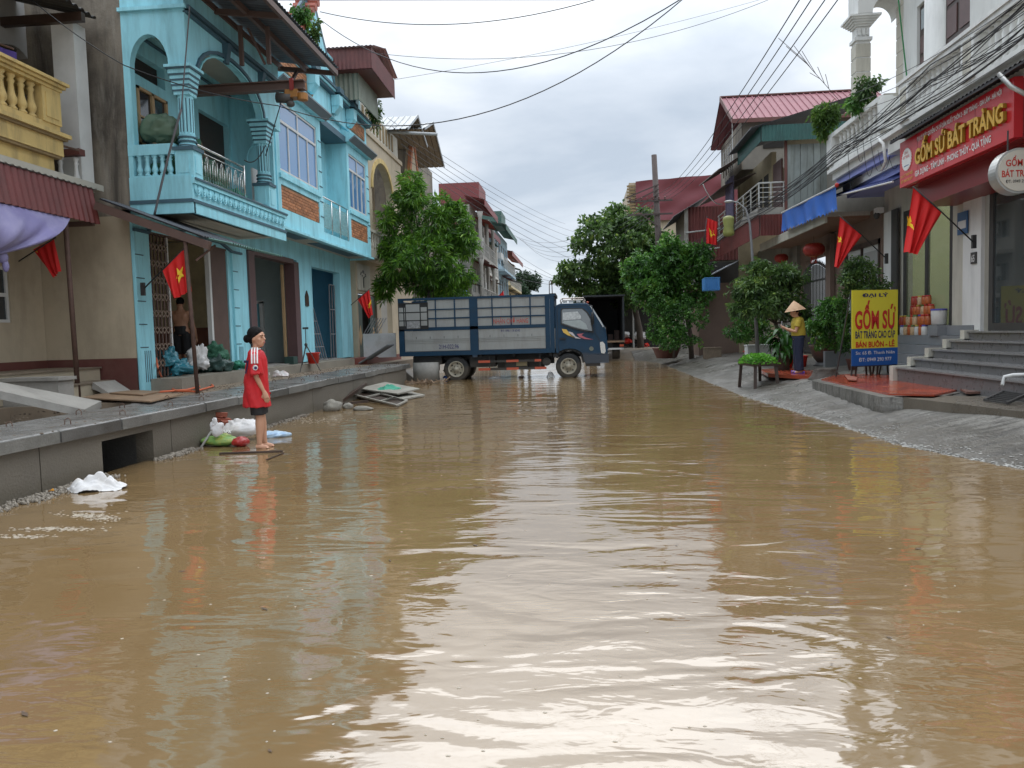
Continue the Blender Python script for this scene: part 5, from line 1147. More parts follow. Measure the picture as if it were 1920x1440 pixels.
# steps
ST = thing('steps', 'flight of five grey granite steps leading up to the shop door', 'steps', (6.2, 11, .5))
for i in range(5):
    x0 = 5.55+.3*i; z = .49+.15*i
    MB().box(x0+.02, 7.0 if i == 4 else x0+.32, 6.5, 13.48, z-(.3 if i == 0 else .02), z+.125).build('step', m_gran, ST)
    MB().box(x0-.01, x0+.33 if i < 4 else 6.98, 6.5, 13.50, z+.125, z+.15).build('tread', M('granite tread', (.20, .195, .19), .22, .12, 9), ST)
b = MB()
for i in range(5): b.box(5.5+.3*i, 7.0, 13.505, 13.66, .3 if i == 0 else .49+.15*i-.02, .49+.15*(i+1)+.02)
b.build('stepped_cheek', m_cream, ST)
for i in range(5):
    MB().box(6.40+.13*i, 6.97, 13.67, 16.95-.05*i, .3 if i == 0 else .42+.186*i, .42+.186*(i+1)-.006).build('tiled_tier', m_tile2, ST)
for y in (14.4, 15.1, 15.8, 16.5): MB().box(6.393, 6.40, y, y+.012, .3, .57).build('tile_joint', m_frame, ST)
# number plate and bracket plates
text('house_number', '65', m_white, tag(MB().box(6.915, 6.94, 13.56, 13.74, 2.42, 2.62).build('number_plate', m_frame, None, org=(6.93, 13.65, 2.5)), 'small dark plate with the white number 65 on the shop pier', 'number plate'), (6.915, 13.65, 2.455), FACE_NX, .12, .11, .004, .02)
pl = ax(1805, 418, 6.9); o = tag(MB().box(6.90, 6.92, pl.y-.16, pl.y+.2, pl.z-.2, pl.z+.2).build('shop_plate', M('plate blue', (.03, .10, .22), .5), None, org=(6.9, pl.y, pl.z)), 'small blue and white plate on the pier between shop window and glass door', 'plate')
MB().box(6.893, 6.90, pl.y-.12, pl.y+.16, pl.z-.1, pl.z+.04).build('white_panel', m_white, o)
# upper storey
b = MB(); b.box(6.12, 7.4, 7.0, 15.4, 4.72, 5.02); b.box(6.02, 7.4, 7.0, 15.5, 5.02, 5.10); b.build('balcony_slab', m_wht, SH)
b = MB(); b.box(7.4, 7.6, 7.0, 14.25, 4.7, 9.6) if 0 else None
holes(b, 'x', 7.4, 7.6, 7.0, 17.75, 4.7, 9.8, [(11.9, 13.1, 5.1, 8.6), (14.9, 16.0, 5.1, 8.9), (16.6, 17.2, 5.3, 8.2)]); b.box(7.4, 12, 17.75, 17.9, 4.7, 9.8); b.build('upper_wall', m_wht, SH)
for (ya, yb, za, zb) in ((11.92, 13.08, 5.1, 8.58), (14.92, 15.98, 5.1, 8.88), (16.62, 17.18, 5.3, 8.18)):
    o = MB().box(7.46, 7.52, ya, yb, za, zb).build('upper_door', m_ddoor, SH)
    n_ = 4 if yb-ya > 1.2 else 2
    for i in range(n_):
        for j in range(5):
            w_ = (yb-ya)/n_; h_ = (zb-za-.6)/5; MB().box(7.44, 7.46, ya+i*w_+.06, ya+(i+1)*w_-.06, za+j*h_+.05, za+(j+1)*h_-.04).build('door_panel', M('red wood', (.10, .05, .045), .4, .2, 5), o)
    MB().box(7.445, 7.46, ya+.08, yb-.08, zb-.5, zb-.08).build('fanlight', glass('fan glass', (.35, .4, .42), .05), o)
b0 = MB().lathe((0, 0, 0), bal_prof(.62, .07), 10).build('baluster', m_wht, SH, True, org=(0, 0, 0)); i = 0
ys_ = [14.05-.2*k for k in range(9)]+[11.6-.2*k for k in range(12)]
for i, y in enumerate(ys_):
    l = Vector((6.14, y, 5.10))-ORG[SH.name]
    if i == 0: b0.location = l
    else: inst(b0, l)
for y in (14.35, 12.0, 9.0): MB().box(5.985, 6.29, y-.2, y+.2, 5.10, 5.715).build('pedestal', m_wht, SH); MB().box(5.978, 5.985, y-.12, y+.12, 5.2, 5.7).build('pedestal_panel', m_cream, SH)
b = MB(); b.box(6.0, 6.28, 7.0, 14.6, 5.72, 5.80) ; b.box(5.97, 6.31, 7.0, 14.62, 5.80, 5.86); b.build('handrail', m_wht, SH)
# left porch with corbelled slab in white and lilac bands
for i, (z0, z1, o_, mt) in enumerate(((4.42, 4.56, .42, m_lil), (4.56, 4.74, .34, m_wht), (4.74, 4.88, .22, m_lil), (4.88, 5.04, .14, m_wht), (5.04, 5.12, .03, m_wht), (5.12, 5.22, .08, m_wht))):
    MB().prism('z', [(6.0+o_, 18.9-o_*.6), (6.0+o_, 15.6), (6.3+o_, 15.0), (7.4, 15.0), (7.4, 18.9-o_*.6)], z0, z1).build('corbel_band', mt, SH)
for i in range(11):
    if i in (0,): continue
    inst(b0, Vector((6.16, 18.5-.26*i, 5.22))-ORG[SH.name])
b = MB(); b.box(6.04, 6.3, 15.6, 18.85, 5.84, 5.94); b.box(6.3, 7.4, 18.6, 18.85, 5.22, 5.94); b.build('handrail', m_wht, SH)
for y in (18.7, 15.5): MB().box(6.02, 6.34, y-.17, y+.17, 5.22, 5.835).build('pedestal', m_wht, SH)
MB().box(6.5, 7.3, 16.6, 17.9, 5.22, 6.25).build('planter_wall', m_cream, SH)
def banded(x, y, z0, z1, r, parent, cap=True):
    MB().box(x-r, x+r, y-r, y+r, z0, z1).build('column', m_wht, parent)
    z = z0+.35; k = len
    bd = MB()
    while z < z1-.2: bd.box(x-r-.012, x+r+.012, y-r-.012, y+r+.012, z, z+.30); z += .33
    bd.build('rustication', m_cream, parent)
    if cap:
        c = MB(); c.box(x-r-.04, x+r+.04, y-r-.04, y+r+.04, z1-.02, z1+.05); c.box(x-r+.01, x+r-.01, y-r+.01, y+r-.01, z1+.05, z1+.30)
        for t_ in range(5): e_ = r+.03+.04*t_; c.box(x-e_, x+e_, y-e_, y+e_, z1+.30+.045*t_, z1+.345+.045*t_)
        for t_ in range(3): c.box(x-r+.03+t_*r*.62, x-r+.03+t_*r*.62+r*.4, y-r-.02, y-r+.01, z1+.1, z1+.25); 
        c.build('capital', m_wht, parent)
banded(6.70, 18.55, 5.94, 8.0, .155, SH); banded(7.66, 18.25, 5.3, 9.9, .19, SH, False)
MB().lathe((6.62, 14.55, 5.10), [(.24, 0), (.24, .12), (.19, .2), (.18, .3), (.165, 4.8)], 24).build('round_column', m_wht, SH, True)
b = MB(); arch_fill(b, 'y', 18.2, 18.85, 6.84, 7.50, 8.50, 8.88, 9.9); b.box(6.52, 6.84, 18.2, 18.85, 8.53, 9.9); arch_fill(b, 'x', 6.40, 6.80, 15.0, 18.1, 9.2, 9.6, 10.2); b.build('arch_wall', m_wht, SH)
# dark eave over the sign
b = MB(); b.corr((5.86, 7.5, 4.80), (0, 7.1, 0), (.3, 0, .06), 60, .012); b.box(5.85, 5.88, 7.5, 14.6, 4.755, 4.79); b.build('sign_eave', M('black eave', (.022, .022, .025), .6), SH)
# red fascia sign
SG = thing('shop_sign', 'long red shop sign with raised gold letters and a round white emblem', 'sign', (6.0, 12.6, 3.9))
b = MB(); b.box(6.0, 6.12, 10.7, 14.5, 3.92, 4.74); b.build('panel', m_signred, SG)
b = MB(); b.box(6.12, 7.0, 10.72, 14.48, 3.90, 3.98); b.box(6.12, 7.0, 10.7, 10.78, 3.98, 4.74); b.build('soffit', m_redcl, SG)
b = MB(); b.box(6.3, 6.98, 10.9, 14.45, 3.55, 3.90); b.build('red_bulkhead', m_redcl, SG)
for y in (11.75, 12.75, 13.75): MB().box(5.998, 6.0, y, y+.008, 3.93, 4.73).build('panel_joint', m_redcl, SG)
m_wlet = M('white letters', (.75, .75, .72), .5)
text('sign_lettering', 'GỐM SỨ BÁT TRÀNG', (m_gold, m_goldS), SG, (5.995, 12.30, 4.19), FACE_NX, .255, 2.86, .05, .028)
text('sign_lettering_small', 'ĐẠI LÝ ĐỘC QUYỀN: CƠ SỞ SẢN XUẤT THÔN 2 - BÁT TRÀNG - GIA LÂM - HÀ NỘI', m_wlet, SG, (5.995, 12.38, 4.595), FACE_NX, .068, 2.75, .004, .02)
text('sign_lettering_small', 'GIA DỤNG - TÂM LINH - PHONG THỦY - QUÀ TẶNG', m_wlet, SG, (5.995, 12.55, 4.0), FACE_NX, .095, 2.55, .004, .02)
text('sign_lettering_small', 'Sn: 65 Đ. THANH NIÊN', m_gold, SG, (5.995, 14.18, 4.085), FACE_NX, .05, .52, .004, .01)
text('sign_lettering_small', 'ĐT: 0949 290 977', m_gold, SG, (5.995, 14.18, 3.985), FACE_NX, .05, .5, .004, .01)
b = MB(); pts = []
for i in range(48): a = 2*math.pi*i/48; r = .205 if i % 2 else .19; pts.append((14.18+r*math.cos(a)*1.0, 4.38+r*math.sin(a)))
b.prism('x', pts, 5.985, 6.0); em = b.build('emblem', m_wlet, SG)
text('emblem_lettering', 'BÁT TRÀNG', m_signred, em, (5.984, 14.18, 4.40), FACE_NX, .05, .26, .002, .01)
text('emblem_lettering', 'GỐM SỨ', m_signred, em, (5.984, 14.18, 4.48), FACE_NX, .04, .16, .002, .01)
MB().box(5.983, 5.985, 14.08, 14.28, 4.26, 4.275).build('emblem_line', M('plate blue', (.03, .10, .22), .5), em)
# round hanging sign facing down the street
rc = ay(1905, 322, 11.1); RS = thing('round_sign', 'round white hanging sign with red letters and a metal rim below the red shop sign', 'sign', (rc.x, 11.1, rc.z))
rr_ = .30
b = MB(); b.tube([(rc.x, 11.02, rc.z), (rc.x, 11.22, rc.z)], rr_, 40); b.build('rim', M('brushed metal', (.45, .45, .43), .35, .1, 4, metal=.6), RS)
b = MB(); b.tube([(rc.x, 11.005, rc.z), (rc.x, 11.02, rc.z)], rr_*.9, 40); b.build('sign_face', M('ivory face', (.55, .50, .42), .5, .05), RS)
MB().tube([(rc.x-.1, 11.12, rc.z+rr_-.02), (rc.x-.1, 11.12, 3.95)], .012, 6).build('hanger', m_frame, RS); 
mr_ = M('sign letter red', (.50, .03, .02), .5)
text('lettering', 'GỐM SỨ', mr_, RS, (rc.x, 11.004, rc.z+.06), (R(90), 0, 0), .085, .36, .003, .02); text('lettering', 'BÁT TRÀNG', mr_, RS, (rc.x, 11.004, rc.z-.08), (R(90), 0, 0), .085, .46, .003, .02); text('lettering', 'ĐT: 0949 290 977', m_frame, RS, (rc.x, 11.004, rc.z-.16), (R(90), 0, 0), .04, .36, .003, .01)
# pipe under the sign and CCTV
p = [ax(1690, 118, 5.85), ax(1706, 140, 5.9)]
tag(MB().tube([(5.9, 15.3, 5.05), (5.95, 15.15, 4.9), (5.98, 15.1, 4.55), (5.98, 15.3, 4.42)], .03, 8).build('drain_pipe', m_wht, None, True, org=(5.95, 15.2, 4.5)), 'bent white drain pipe beside the left end of the red shop sign', 'pipe')
tag(MB().tube([ay(1872, 138, 10.9), ay(1895, 162, 10.8), ay(1925, 178, 10.7)], .03, 8).build('eave_pipe', MATS['brushed metal'], None, True, org=ay(1895, 160, 10.8)), 'grey bent pipe above the right end of the red shop sign', 'pipe')
cc = ax(1645, 402, 6.8); o = tag(MB().box(cc.x-.05, cc.x+.1, cc.y-.12, cc.y+.08, cc.z+.02, cc.z+.14).build('security_camera', m_wht, None, org=cc), 'white security camera under the wooden soffit', 'camera'); MB().ellip(cc+Vector((-.02, -.02, -.03)), .07, .07, .08).build('lens_ball', m_frame, o, True)

# ================================================================ entrance house with wooden soffit and blue awning
E2 = thing('house', 'low grey house front with a wooden soffit, white doors and a dark spiked gate', 'house', (7, 21, .4))
b = MB(); holes(b, 'x', 7.0, 7.15, 17.9, 24.6, .3, 4.1, [(18.1, 20.3, .55, 3.3), (21.6, 24.0, .3, 3.4)]); b.build('front_wall', M('brownish render', (.19, .13, .10), .7, .15, 2), E2)
b = MB(); holes(b, 'x', 6.9, 7.1, 24.6, 30, .3, 4.3, [(27, 29, .4, 3.0)]); b.build('cement_wall', m_plaster2 if 'm_plaster2' in globals() else M('grey cement wall', (.24, .22, .185), .8, .15, 1.5, .2, 30, dirt=(.12, .11, .1), damt=.5), E2)
b = MB(); b.box(6.0, 7.6, 18.7, 25.4, 3.95, 4.02); b.build('wood_soffit', M('wood soffit', (.26, .15, .10), .5, .12, 4), E2)
b = MB(); b.box(5.95, 7.6, 18.65, 25.45, 4.02, 4.12); b.box(5.95, 6.0, 18.65, 25.45, 3.88, 4.02); b.build('roof_slab', m_cream, E2)
for (ya, yb) in ((18.12, 19.2), (19.24, 20.28)):
    d = MB().box(7.03, 7.07, ya, yb, .55, 3.28).build('door', m_white, E2); MB().box(7.01, 7.03, ya+.12, yb-.12, 2.45, 3.15).build('panel', M('shutter grey', (.35, .35, .34), .5), d)
    MB().box(7.01, 7.03, ya+.12, yb-.12, 1.4, 2.3).build('panel', glass('fan glass'), d)
    for k in range(5): MB().box(7.0, 7.012, ya+.14+k*.18, ya+.17+k*.18, 1.4, 2.3).build('bar', m_white, d)
b = MB(); b.box(6.98, 7.08, 18.02, 18.12, .4, 3.4); b.box(6.98, 7.08, 19.19, 19.25, .4, 3.4); b.box(6.98, 7.08, 20.28, 20.38, .4, 3.4); b.box(6.98, 7.08, 18.02, 20.38, 3.28, 3.4); b.box(6.985, 7.08, 18.12, 20.28, 2.32, 2.42); b.build('door_frame', m_ddoor, E2)
GT = thing('gate', 'tall dark steel gate of upright bars with spear tips', 'gate', (7.0, 22.8, .4)); 
for i in range(17):
    y = 21.7+i*.14; zt_ = 2.95+.25*math.sin(math.pi*i/16)
    MB().bar((6.95, y, .5), (6.95, y, zt_), .03).lathe((6.95, y, zt_), [(.001, 0), (.035, .03), (.001, .16)], 6).build('bar', m_frame, GT)
for z in (.6, 1.3, 2.7): MB().box(6.93, 6.97, 21.65, 24.0, z, z+.05).build('rail', m_frame, GT)
MB().box(7.3, 7.45, 16.5, 22.9, 3.9, 6.2).build('upper_wall', MATS['grey cement wall'], E2)
b = MB(); b.box(8.9, 9.0, 20.5, 25, .4, 3.9); b.build('yard_wall', M('white yard wall', (.55, .55, .52), .8, .1, 2), E2)  # plain white wall behind the gate
MB().box(6.86, 6.98, 21.2, 21.6, .4, 3.9).build('gate_post', M('brownish render'.strip(), (.19, .13, .10)), E2)
# blue awnings
AW = thing('awning', 'bright blue fabric awning with a scalloped hem over the entrance', 'awning', (5.95, 21, 4.4))
def aw(u, v):
    y = 18.75+u*4.65; zt_ = 4.50+.10*u; hem = .05*abs(math.sin(u*math.pi*26)) if v > .99 else 0
    return (5.78+.03*math.sin(u*34+v*2)*v+.02*math.sin(u*13), y, zt_-v*.55+hem*1.3)
b = MB(); b.grid(aw, 156, 8); m_awn = M('awning blue', (.022, .13, .52), .6, .14, 2.5, .1, 30, dirt=(.06, .16, .4), damt=.4); b.build('valance', m_awn, AW, True)
MB().tube([(5.78, 18.7, 4.52), (5.78, 23.42, 4.62)], .025, 8).build('front_bar', m_white, AW); MB().ellip((5.78, 18.68, 4.52), .05, .05, .05).build('bar_cap', mr_, AW, True)
b = MB(); b.corr((5.80, 18.7, 4.53), (0, 4.7, .1), (1.15, 0, .42), 30, .01); b.build('top_sheet', m_tinD, AW)
AW2 = thing('awning', 'dark blue awning roof under the lilac striped balcony edge', 'awning', (6.2, 17, 4.3))
b = MB(); b.corr((5.96, 14.7, 4.0+.10), (0, 4.0, .34), (1.0, 0, .36), 30, .012); b.build('top_sheet', M('dark blue sheet', (.02, .035, .16), .5, .15, 3), AW2); MB().tube([(5.95, 14.65, 4.08), (5.95, 18.7, 4.44)], .02).build('front_bar', m_white, AW2)
# red lanterns
def lantern(u, v, X, s, label):
    c = ax(u, v, X); L_ = local('lantern', label, 'lantern', c)
    b = MB(); n = 16
    b.lathe((0, 0, 0), [(s*.35, -s*.62), (s*.75, -s*.5), (s*.98, -s*.2), (s, 0), (s*.98, s*.2), (s*.75, s*.5), (s*.35, s*.62)], 20); b.build('lampshade', M('lantern red', (.36, .03, .02), .5, .25, 12), L_, True)
    b = MB()
    for j in range(12):
        a = 2*math.pi*j/12; b.tube([(r_*1.01*math.cos(a), r_*1.01*math.sin(a), z) for r_, z in [(s*.35, -s*.62), (s*.75, -s*.5), (s, 0), (s*.75, s*.5), (s*.35, s*.62)]], s*.02, 4)
    b.build('rib', M('lantern gold', (.42, .12, .03), .5), L_); MB().lathe((0, 0, -s*.72), [(s*.36, 0), (s*.36, s*.12)], 14).build('rim', M('lantern gold', (.42, .12, .03)), L_)
    b = MB()
    for j in range(10): a = 2*math.pi*j/10; b.bar((s*.25*math.cos(a), s*.25*math.sin(a), -s*.72), (s*.27*math.cos(a), s*.27*math.sin(a), -s*1.3), s*.06)
    b.build('tassel', M('lantern red', (.36, .03, .02)), L_); MB().tube([(0, 0, s*.6), (0, 0, s*1.3)], .006, 4).build('cord', m_frame, L_)
lantern(1526, 468, 6.5, .29, 'large round red paper lantern hanging under the wooden soffit'); lantern(1465, 484, 6.6, .22, 'small red lantern hanging left of the large one')

# ================================================================ house with green canopy
G3 = thing('house', 'grey boarded house with a dark green tin canopy and a white balcony rail', 'house', (6.2, 26, .4))
m_board = M('weathered board', (.21, .235, .225), .75, .2, 2.5, .1, 30, dirt=(.10, .095, .07), damt=.7, dscale=1.4, streak=True, rnd=.22)
for i in range(9):
    MB().box(6.22+i*.19, 6.22+i*.19+.18, 22.97+(i % 2)*.01, 23.02, 4.9, 6.75).build('board', m_board, G3)
MB().box(6.14, 6.21, 22.95, 23.02, 4.7, 6.9).build('red_post', m_dado, G3); 
b = MB(); b.box(6.2, 8.2, 23.02, 23.15, 4.0, 7); b.box(6.25, 6.4, 25.0, 30, 4.9, 7.0); b.box(6.2, 8.2, 30, 30.1, .3, 8.4); b.build('wall', M('ochre room', (.30, .25, .16), .8, .2, 2), G3)
MB().box(6.2, 6.25, 23.6, 24.6, 4.95, 6.5).build('door', M('red wood', (.10, .05, .045), .4), G3)
for k in range(4): MB().box(6.24, 6.26, 25.4+k*.9, 26.0+k*.9, 5.2, 6.4).build('window', m_dark, G3)
b = MB(); b.box(5.35, 6.3, 23.0, 30.0, 4.74, 4.95); b.build('balcony_slab', m_conc, G3)
b = MB(); b.corr((5.42, 22.95, 4.12), (.8, 0, 0), (0, 0, .62), 9, .015); b.corr((5.40, 22.95, 4.12), (0, 6.5, 0), (0, 0, .62), 60, .015); b.build('red_apron', M('red corrugated', (.145, .032, .028)), G3)
m_ral = M('grey rail paint', (.40, .40, .38), .5, .15, 5)
b = MB()
for z in (5.12, 5.26, 5.40, 5.54): b.tube([(6.15, 23.02, z), (5.4, 23.02, z), (5.4, 29.8, z)], .012, 5)
b.tube([(6.15, 23.02, 5.68), (5.4, 23.02, 5.68), (5.4, 29.8, 5.68)], .025, 6)
for x in (5.4, 5.75, 6.12): b.tube([(x, 23.02, 4.95), (x, 23.02, 5.7)], .022, 6)
for k in range(6): b.tube([(5.4, 24.1+k*1.1, 4.95), (5.4, 24.1+k*1.1, 5.7)], .022, 6)
b.build('balcony_rail', m_ral, G3)
m_gtin = M('dark green tin', (.022, .095, .085), .45, .2, 3, dirt=(.03, .06, .05), damt=.5)
b = MB(); b.corr((5.42, 22.7, 6.82), (3.2, 0, .0), (0, 0, .46), 30, .012); b.corr((5.4, 22.7, 6.82), (0, 3.3, .0), (0, 0, .46), 30, .012); b.build('canopy_fascia', m_gtin, G3)
b = MB(); b.corr((5.1, 22.6, 7.20), (0, 3.6, 0), (3.4, 0, .9), 36, .015); b.build('canopy_sheet', m_tinD, G3)
b = MB(); b.corr((4.75, 25.9, 6.7), (0, 4.3, .25), (1.0, 0, .55), 36, .015); b.build('lower_canopy', M('brown tin', (.12, .09, .08), .6, .2, 3), G3)
b = MB(); b.corr((5.0, 26.5, 6.25), (0, 5.5, .2), (1.1, 0, .4), 36, .012); b.build('small_canopy', M('brown tin', (.12, .09, .08)), G3)
tag(sheet('curtain', 'dark striped curtain hanging at the far end of the white balcony rail', 'curtain', lambda u, v: Vector((5.32+.05*math.sin(u*26), 26.6+u*1.3, 6.6-v*1.9)), M('curtain purple', (.09, .075, .12), .8, .5, 9), 40, 6, (5.3, 27, 5.5)), 'dark striped curtain hanging at the far end of the white balcony rail', 'curtain')
# pink roofed storey behind
P3 = thing('house', 'upper storey with a pink ribbed metal roof above the green canopy', 'house', (7.5, 28, 7.2))
b = MB(); b.box(5.9, 10.5, 27.5, 31.5, 7.0, 8.75); b.build('wall', M('grey cement wall', (.24, .22, .185)), P3); MB().box(6.6, 7.3, 27.44, 27.5, 7.7, 8.5).build('window', m_dark, P3)
b = MB(); b.prism('y', [(5.85, 7.0), (5.86, 8.7), (5.9, 8.7), (5.9, 7.0)], 27.5, 31.5); b.build('side', m_plaster, P3)
m_pink = M('pink ribbed tin', (.25, .095, .11), .65, .15, 2)
def ribbed(b, p, pu, pv, n, h=.035, th=.01):
    p, pu, pv = Vector(p), Vector(pu), Vector(pv); nn = pu.cross(pv).normalized()
    prof = []
    for i in range(n): prof += [(i/n, 0), ((i+.80)/n, 0), ((i+.85)/n, h), ((i+.95)/n, h)]
    prof.append((1, 0)); k = len(b.v)
    for off in (0, -th):
        k = len(b.v)
        for a, hh in prof: b.v += [tuple(p+pu*a+nn*(hh+off)), tuple(p+pu*a+pv+nn*(hh+off))]
        for i in range(len(prof)-1): b.f.append((k+2*i, k+2*i+2, k+2*i+3, k+2*i+1))
b = MB(); ribbed(b, (5.45, 27.0, 8.62), (5.6, 0, .0), (0, 2.3, 1.42), 24); ribbed(b, (11.05, 31.6, 8.62), (-5.6, 0, 0), (0, -2.3, 1.42), 24); b.build('roof', m_pink, P3)
b = MB(); b.box(5.42, 11, 26.96, 27.0, 8.5, 8.64); b.bar((5.44, 27.0, 8.6), (5.44, 29.3, 10.02), .03, .16); b.box(5.45, 11, 29.2, 29.4, 10.03, 10.08); b.build('roof_trim', m_dado, P3)
b = MB()
for z in (7.3, 7.6, 7.9): b.tube([(5.5, 27.3, z), (5.5, 29, z)], .015, 5)
for y in (27.3, 27.7, 28.1, 28.5, 29): b.tube([(5.5, y, 7.0), (5.5, y, 8.6 if y == 27.3 else 7.95)], .02, 5)
b.build('terrace_rail', m_ral, P3)
# red-walled buildings further down
R5 = thing('house', 'narrow house with dark red corrugated side wall behind the hanging flag', 'house', (5.5, 33, .3))
b = MB(); b.corr((4.65, 32.9, 4.3), (3.2, 0, 0), (0, 0, 2.3), 22, .02); b.build('red_side_wall', M('red corrugated', (.145, .032, .028)), R5)
b = MB(); b.box(4.7, 8, 33, 37, .2, 6.6); b.build('wall', M('grey cement wall', (.24, .22, .185)), R5)
b = MB(); b.corr((4.1, 32.6, 6.2), (0, 4.5, 0), (1.4, 0, .8), 30, .015); b.build('roof', m_tinD, R5)
MB().box(4.55, 4.7, 32.75, 32.9, 2.6, 6.5).build('post', m_conc, R5)
b = MB(); b.tube([(4.6, 32.7, 4.7), (7, 32.7, 4.9)], .03); b.tube([(4.6, 32.7, 5.5), (7, 32.7, 5.7)], .03); b.build('pole_rail', m_ral, R5)
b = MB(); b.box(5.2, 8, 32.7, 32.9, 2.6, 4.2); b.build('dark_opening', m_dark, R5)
b = MB(); b.box(4.75, 7, 30.5, 32.6, .3, 3.2); b.build('stall_front', M('brownish render', (.19, .13, .10)), R5)
b = MB(); ribbed(b, (4.3, 29.6, 3.05), (0, 4.0, .0), (1.9, 0, .95), 14, .02); b.build('stall_roof', M('pale tin', (.40, .43, .47), .4, .15, 3), R5)
c = ay(1333, 533, 27); bk = thing('crate', 'faded blue plastic crate hanging under the stall roof', 'crate', c)
b = MB()
b.box(c.x-.25, c.x+.25, c.y-.25, c.y+.25, c.z-.22, c.z-.19)
for k in range(9): x = c.x-.25+k*.0575; b.box(x, x+.035, c.y-.26, c.y-.24, c.z-.2, c.z+.2); b.box(x, x+.035, c.y+.24, c.y+.26, c.z-.2, c.z+.2)
b.box(c.x-.26, c.x-.24, c.y-.25, c.y+.25, c.z-.2, c.z+.2); b.box(c.x+.24, c.x+.26, c.y-.25, c.y+.25, c.z-.2, c.z+.2); b.box(c.x-.26, c.x+.26, c.y-.27, c.y-.25, c.z+.18, c.z+.22); b.build('slatted_body', M('crate blue', (.05, .2, .45), .5), bk)
R4 = thing('building', 'tall building with a wrinkled dark red tarpaulin wall behind the utility pole', 'building', (6.5, 50, .1))
def ban(u, v): x = 3.7+u*6.6; return Vector((x, 49.8+.05*math.sin(x*2.2+v*5)*math.sin(v*9+x)+.03*math.sin(x*.7-v*11), 10.75+.25*u-v*2.55+.02*math.sin(x*3)))
b = MB(); b.grid(ban, 60, 24); b.build('tarpaulin', M('tarpaulin red', (.165, .035, .042), .6, .12, .8, .5, 3), R4, True)
b = MB(); b.box(3.3, 12, 50, 62, .1, 10.7); b.build('wall', m_beige, R4)
for k in range(9): MB().box(3.15, 3.68, 49.85, 49.9, 8.9+k*.19, 9.0+k*.19).build('slat', M('ochre stained', (.24, .17, .08)), R4)
for i in range(3):
    for j in range(3): MB().box(3.28, 3.3, 52+i*3, 53.4+i*3, 1.5+j*3, 3+j*3).build('window', m_dark, R4)
for i in range(3): MB().box(4.6+i*2, 5.5+i*2, 49.97, 50, 3.8, 5.2).build('window', m_dark, R4)

# the fronts stand a little farther along the street than first laid out
for o_, d_ in ((SH, .69), (ST, .69), (SG, .70), (E2, .80), (GT, .85), (AW, -.62), (AW2, .74), (G3, .88), (P3, 1.0), (R5, 1.1), (R4, 0)): o_.location.y += d_
for o_ in bpy.data.objects:
    if o_.parent is None and o_.name.split('.')[0] in ('number_plate', 'drain_pipe', 'curtain'): o_.location.y += .72
# ================================================================ yellow sandwich board
bp0, bp1 = az(1597, 712, .36), az(1682, 708, .36); wv = (bp1-bp0); ang = math.atan2(wv.y, wv.x); wd = wv.length
SB = local('sandwich_board', 'yellow and blue standing board advertising ceramics in red and navy letters', 'sign', (bp0.x, bp0.y, .36), ang)
zb0, zb1 = .33, 1.70; yb = .26
MB().box(0, wd, -.012, .012, yb+.33, zb1).build('yellow_panel', M('board yellow', (.66, .58, .035), .4, .05, 2), SB)
MB().box(0, wd, -.012, .012, yb, yb+.328).build('blue_panel', M('board blue', (.012, .09, .33), .4, .05, 2), SB)
b = MB()
for x in (0.01, wd-.01): b.bar((x, .02, 0), (x, .02, zb1), .022); b.bar((x, .5, 0), (x, .03, zb1), .022)
b.bar((0, .02, yb-.01), (wd, .02, yb-.01), .022); b.build('frame', m_frame, SB)
t_r = M('board red', (.50, .02, .015), .45); t_n = M('board navy', (.012, .012, .10), .45); my = -.016
def bt(s, m, z, h, w, x=None, bold=.02): return text('lettering', s, m, SB, ((x or wd/2), my, z), (R(90), 0, 0), h, w, .003, bold)
bt('ĐẠI LÝ', t_n, 1.57, .062, .58, bold=.035); bt('GỐM SỨ', t_r, .97, .33, .90, bold=.03); bt('BÁT TRÀNG CAO CẤP', t_n, .785, .135, .88); bt('BÁN BUÔN - LẺ', t_r, .615, .10, .86, bold=.03)
bt('Sn: 65 Đ. Thanh Niên', m_wlet, yb+.215, .06, .86, bold=.0); bt('ĐT: 0949 290 977', m_wlet, yb+.08, .07, .72, bold=.0)

# ================================================================ glass jars piled on the tiled tiers
jm = [M('pickle orange', (.42, .11, .03), .35, .4, 25), M('pickle pale', (.48, .34, .20), .35, .4, 25), M('pickle red', (.32, .045, .025), .35, .4, 25), M('jar white', (.55, .55, .52), .4, .1, 8)]
lm_ = [M('lid red', (.45, .02, .02), .4), M('lid green', (.10, .22, .06), .4), M('lid blue', (.08, .08, .38), .4), M('lid yellow', (.5, .35, .05), .4)]
proto = {}
def jar(x, y, z, s, k, l, lab):
    J = local('jar', lab, 'jar', (x, y, z), 0, 'glass jars stacked beside the shop window')
    if k not in proto:
        o = MB().lathe((0, 0, 0), [(.055, 0), (.062, .01), (.062, .135), (.05, .15), (.05, .155)], 12).build('glass_body', jm[k], J, True); proto[k] = o.data
    else: o = bpy.data.objects.new('glass_body', proto[k]); C.objects.link(o); o.parent = J
    if ('l', l) not in proto:
        q_ = MB().lathe((0, 0, .155), [(.054, 0), (.054, .022), (.05, .025)], 12).build('lid', lm_[l], J, True); proto[('l', l)] = q_.data
    else: q_ = bpy.data.objects.new('lid', proto[('l', l)]); C.objects.link(q_); q_.parent = J
    J.scale = s
XJ = 6.35; zt0 = .42+.16*4-.006-.16
cn = ['orange pickles', 'pale pickles', 'dark red pickles', 'white contents']; ln_ = ['red', 'green', 'blue', 'yellow']
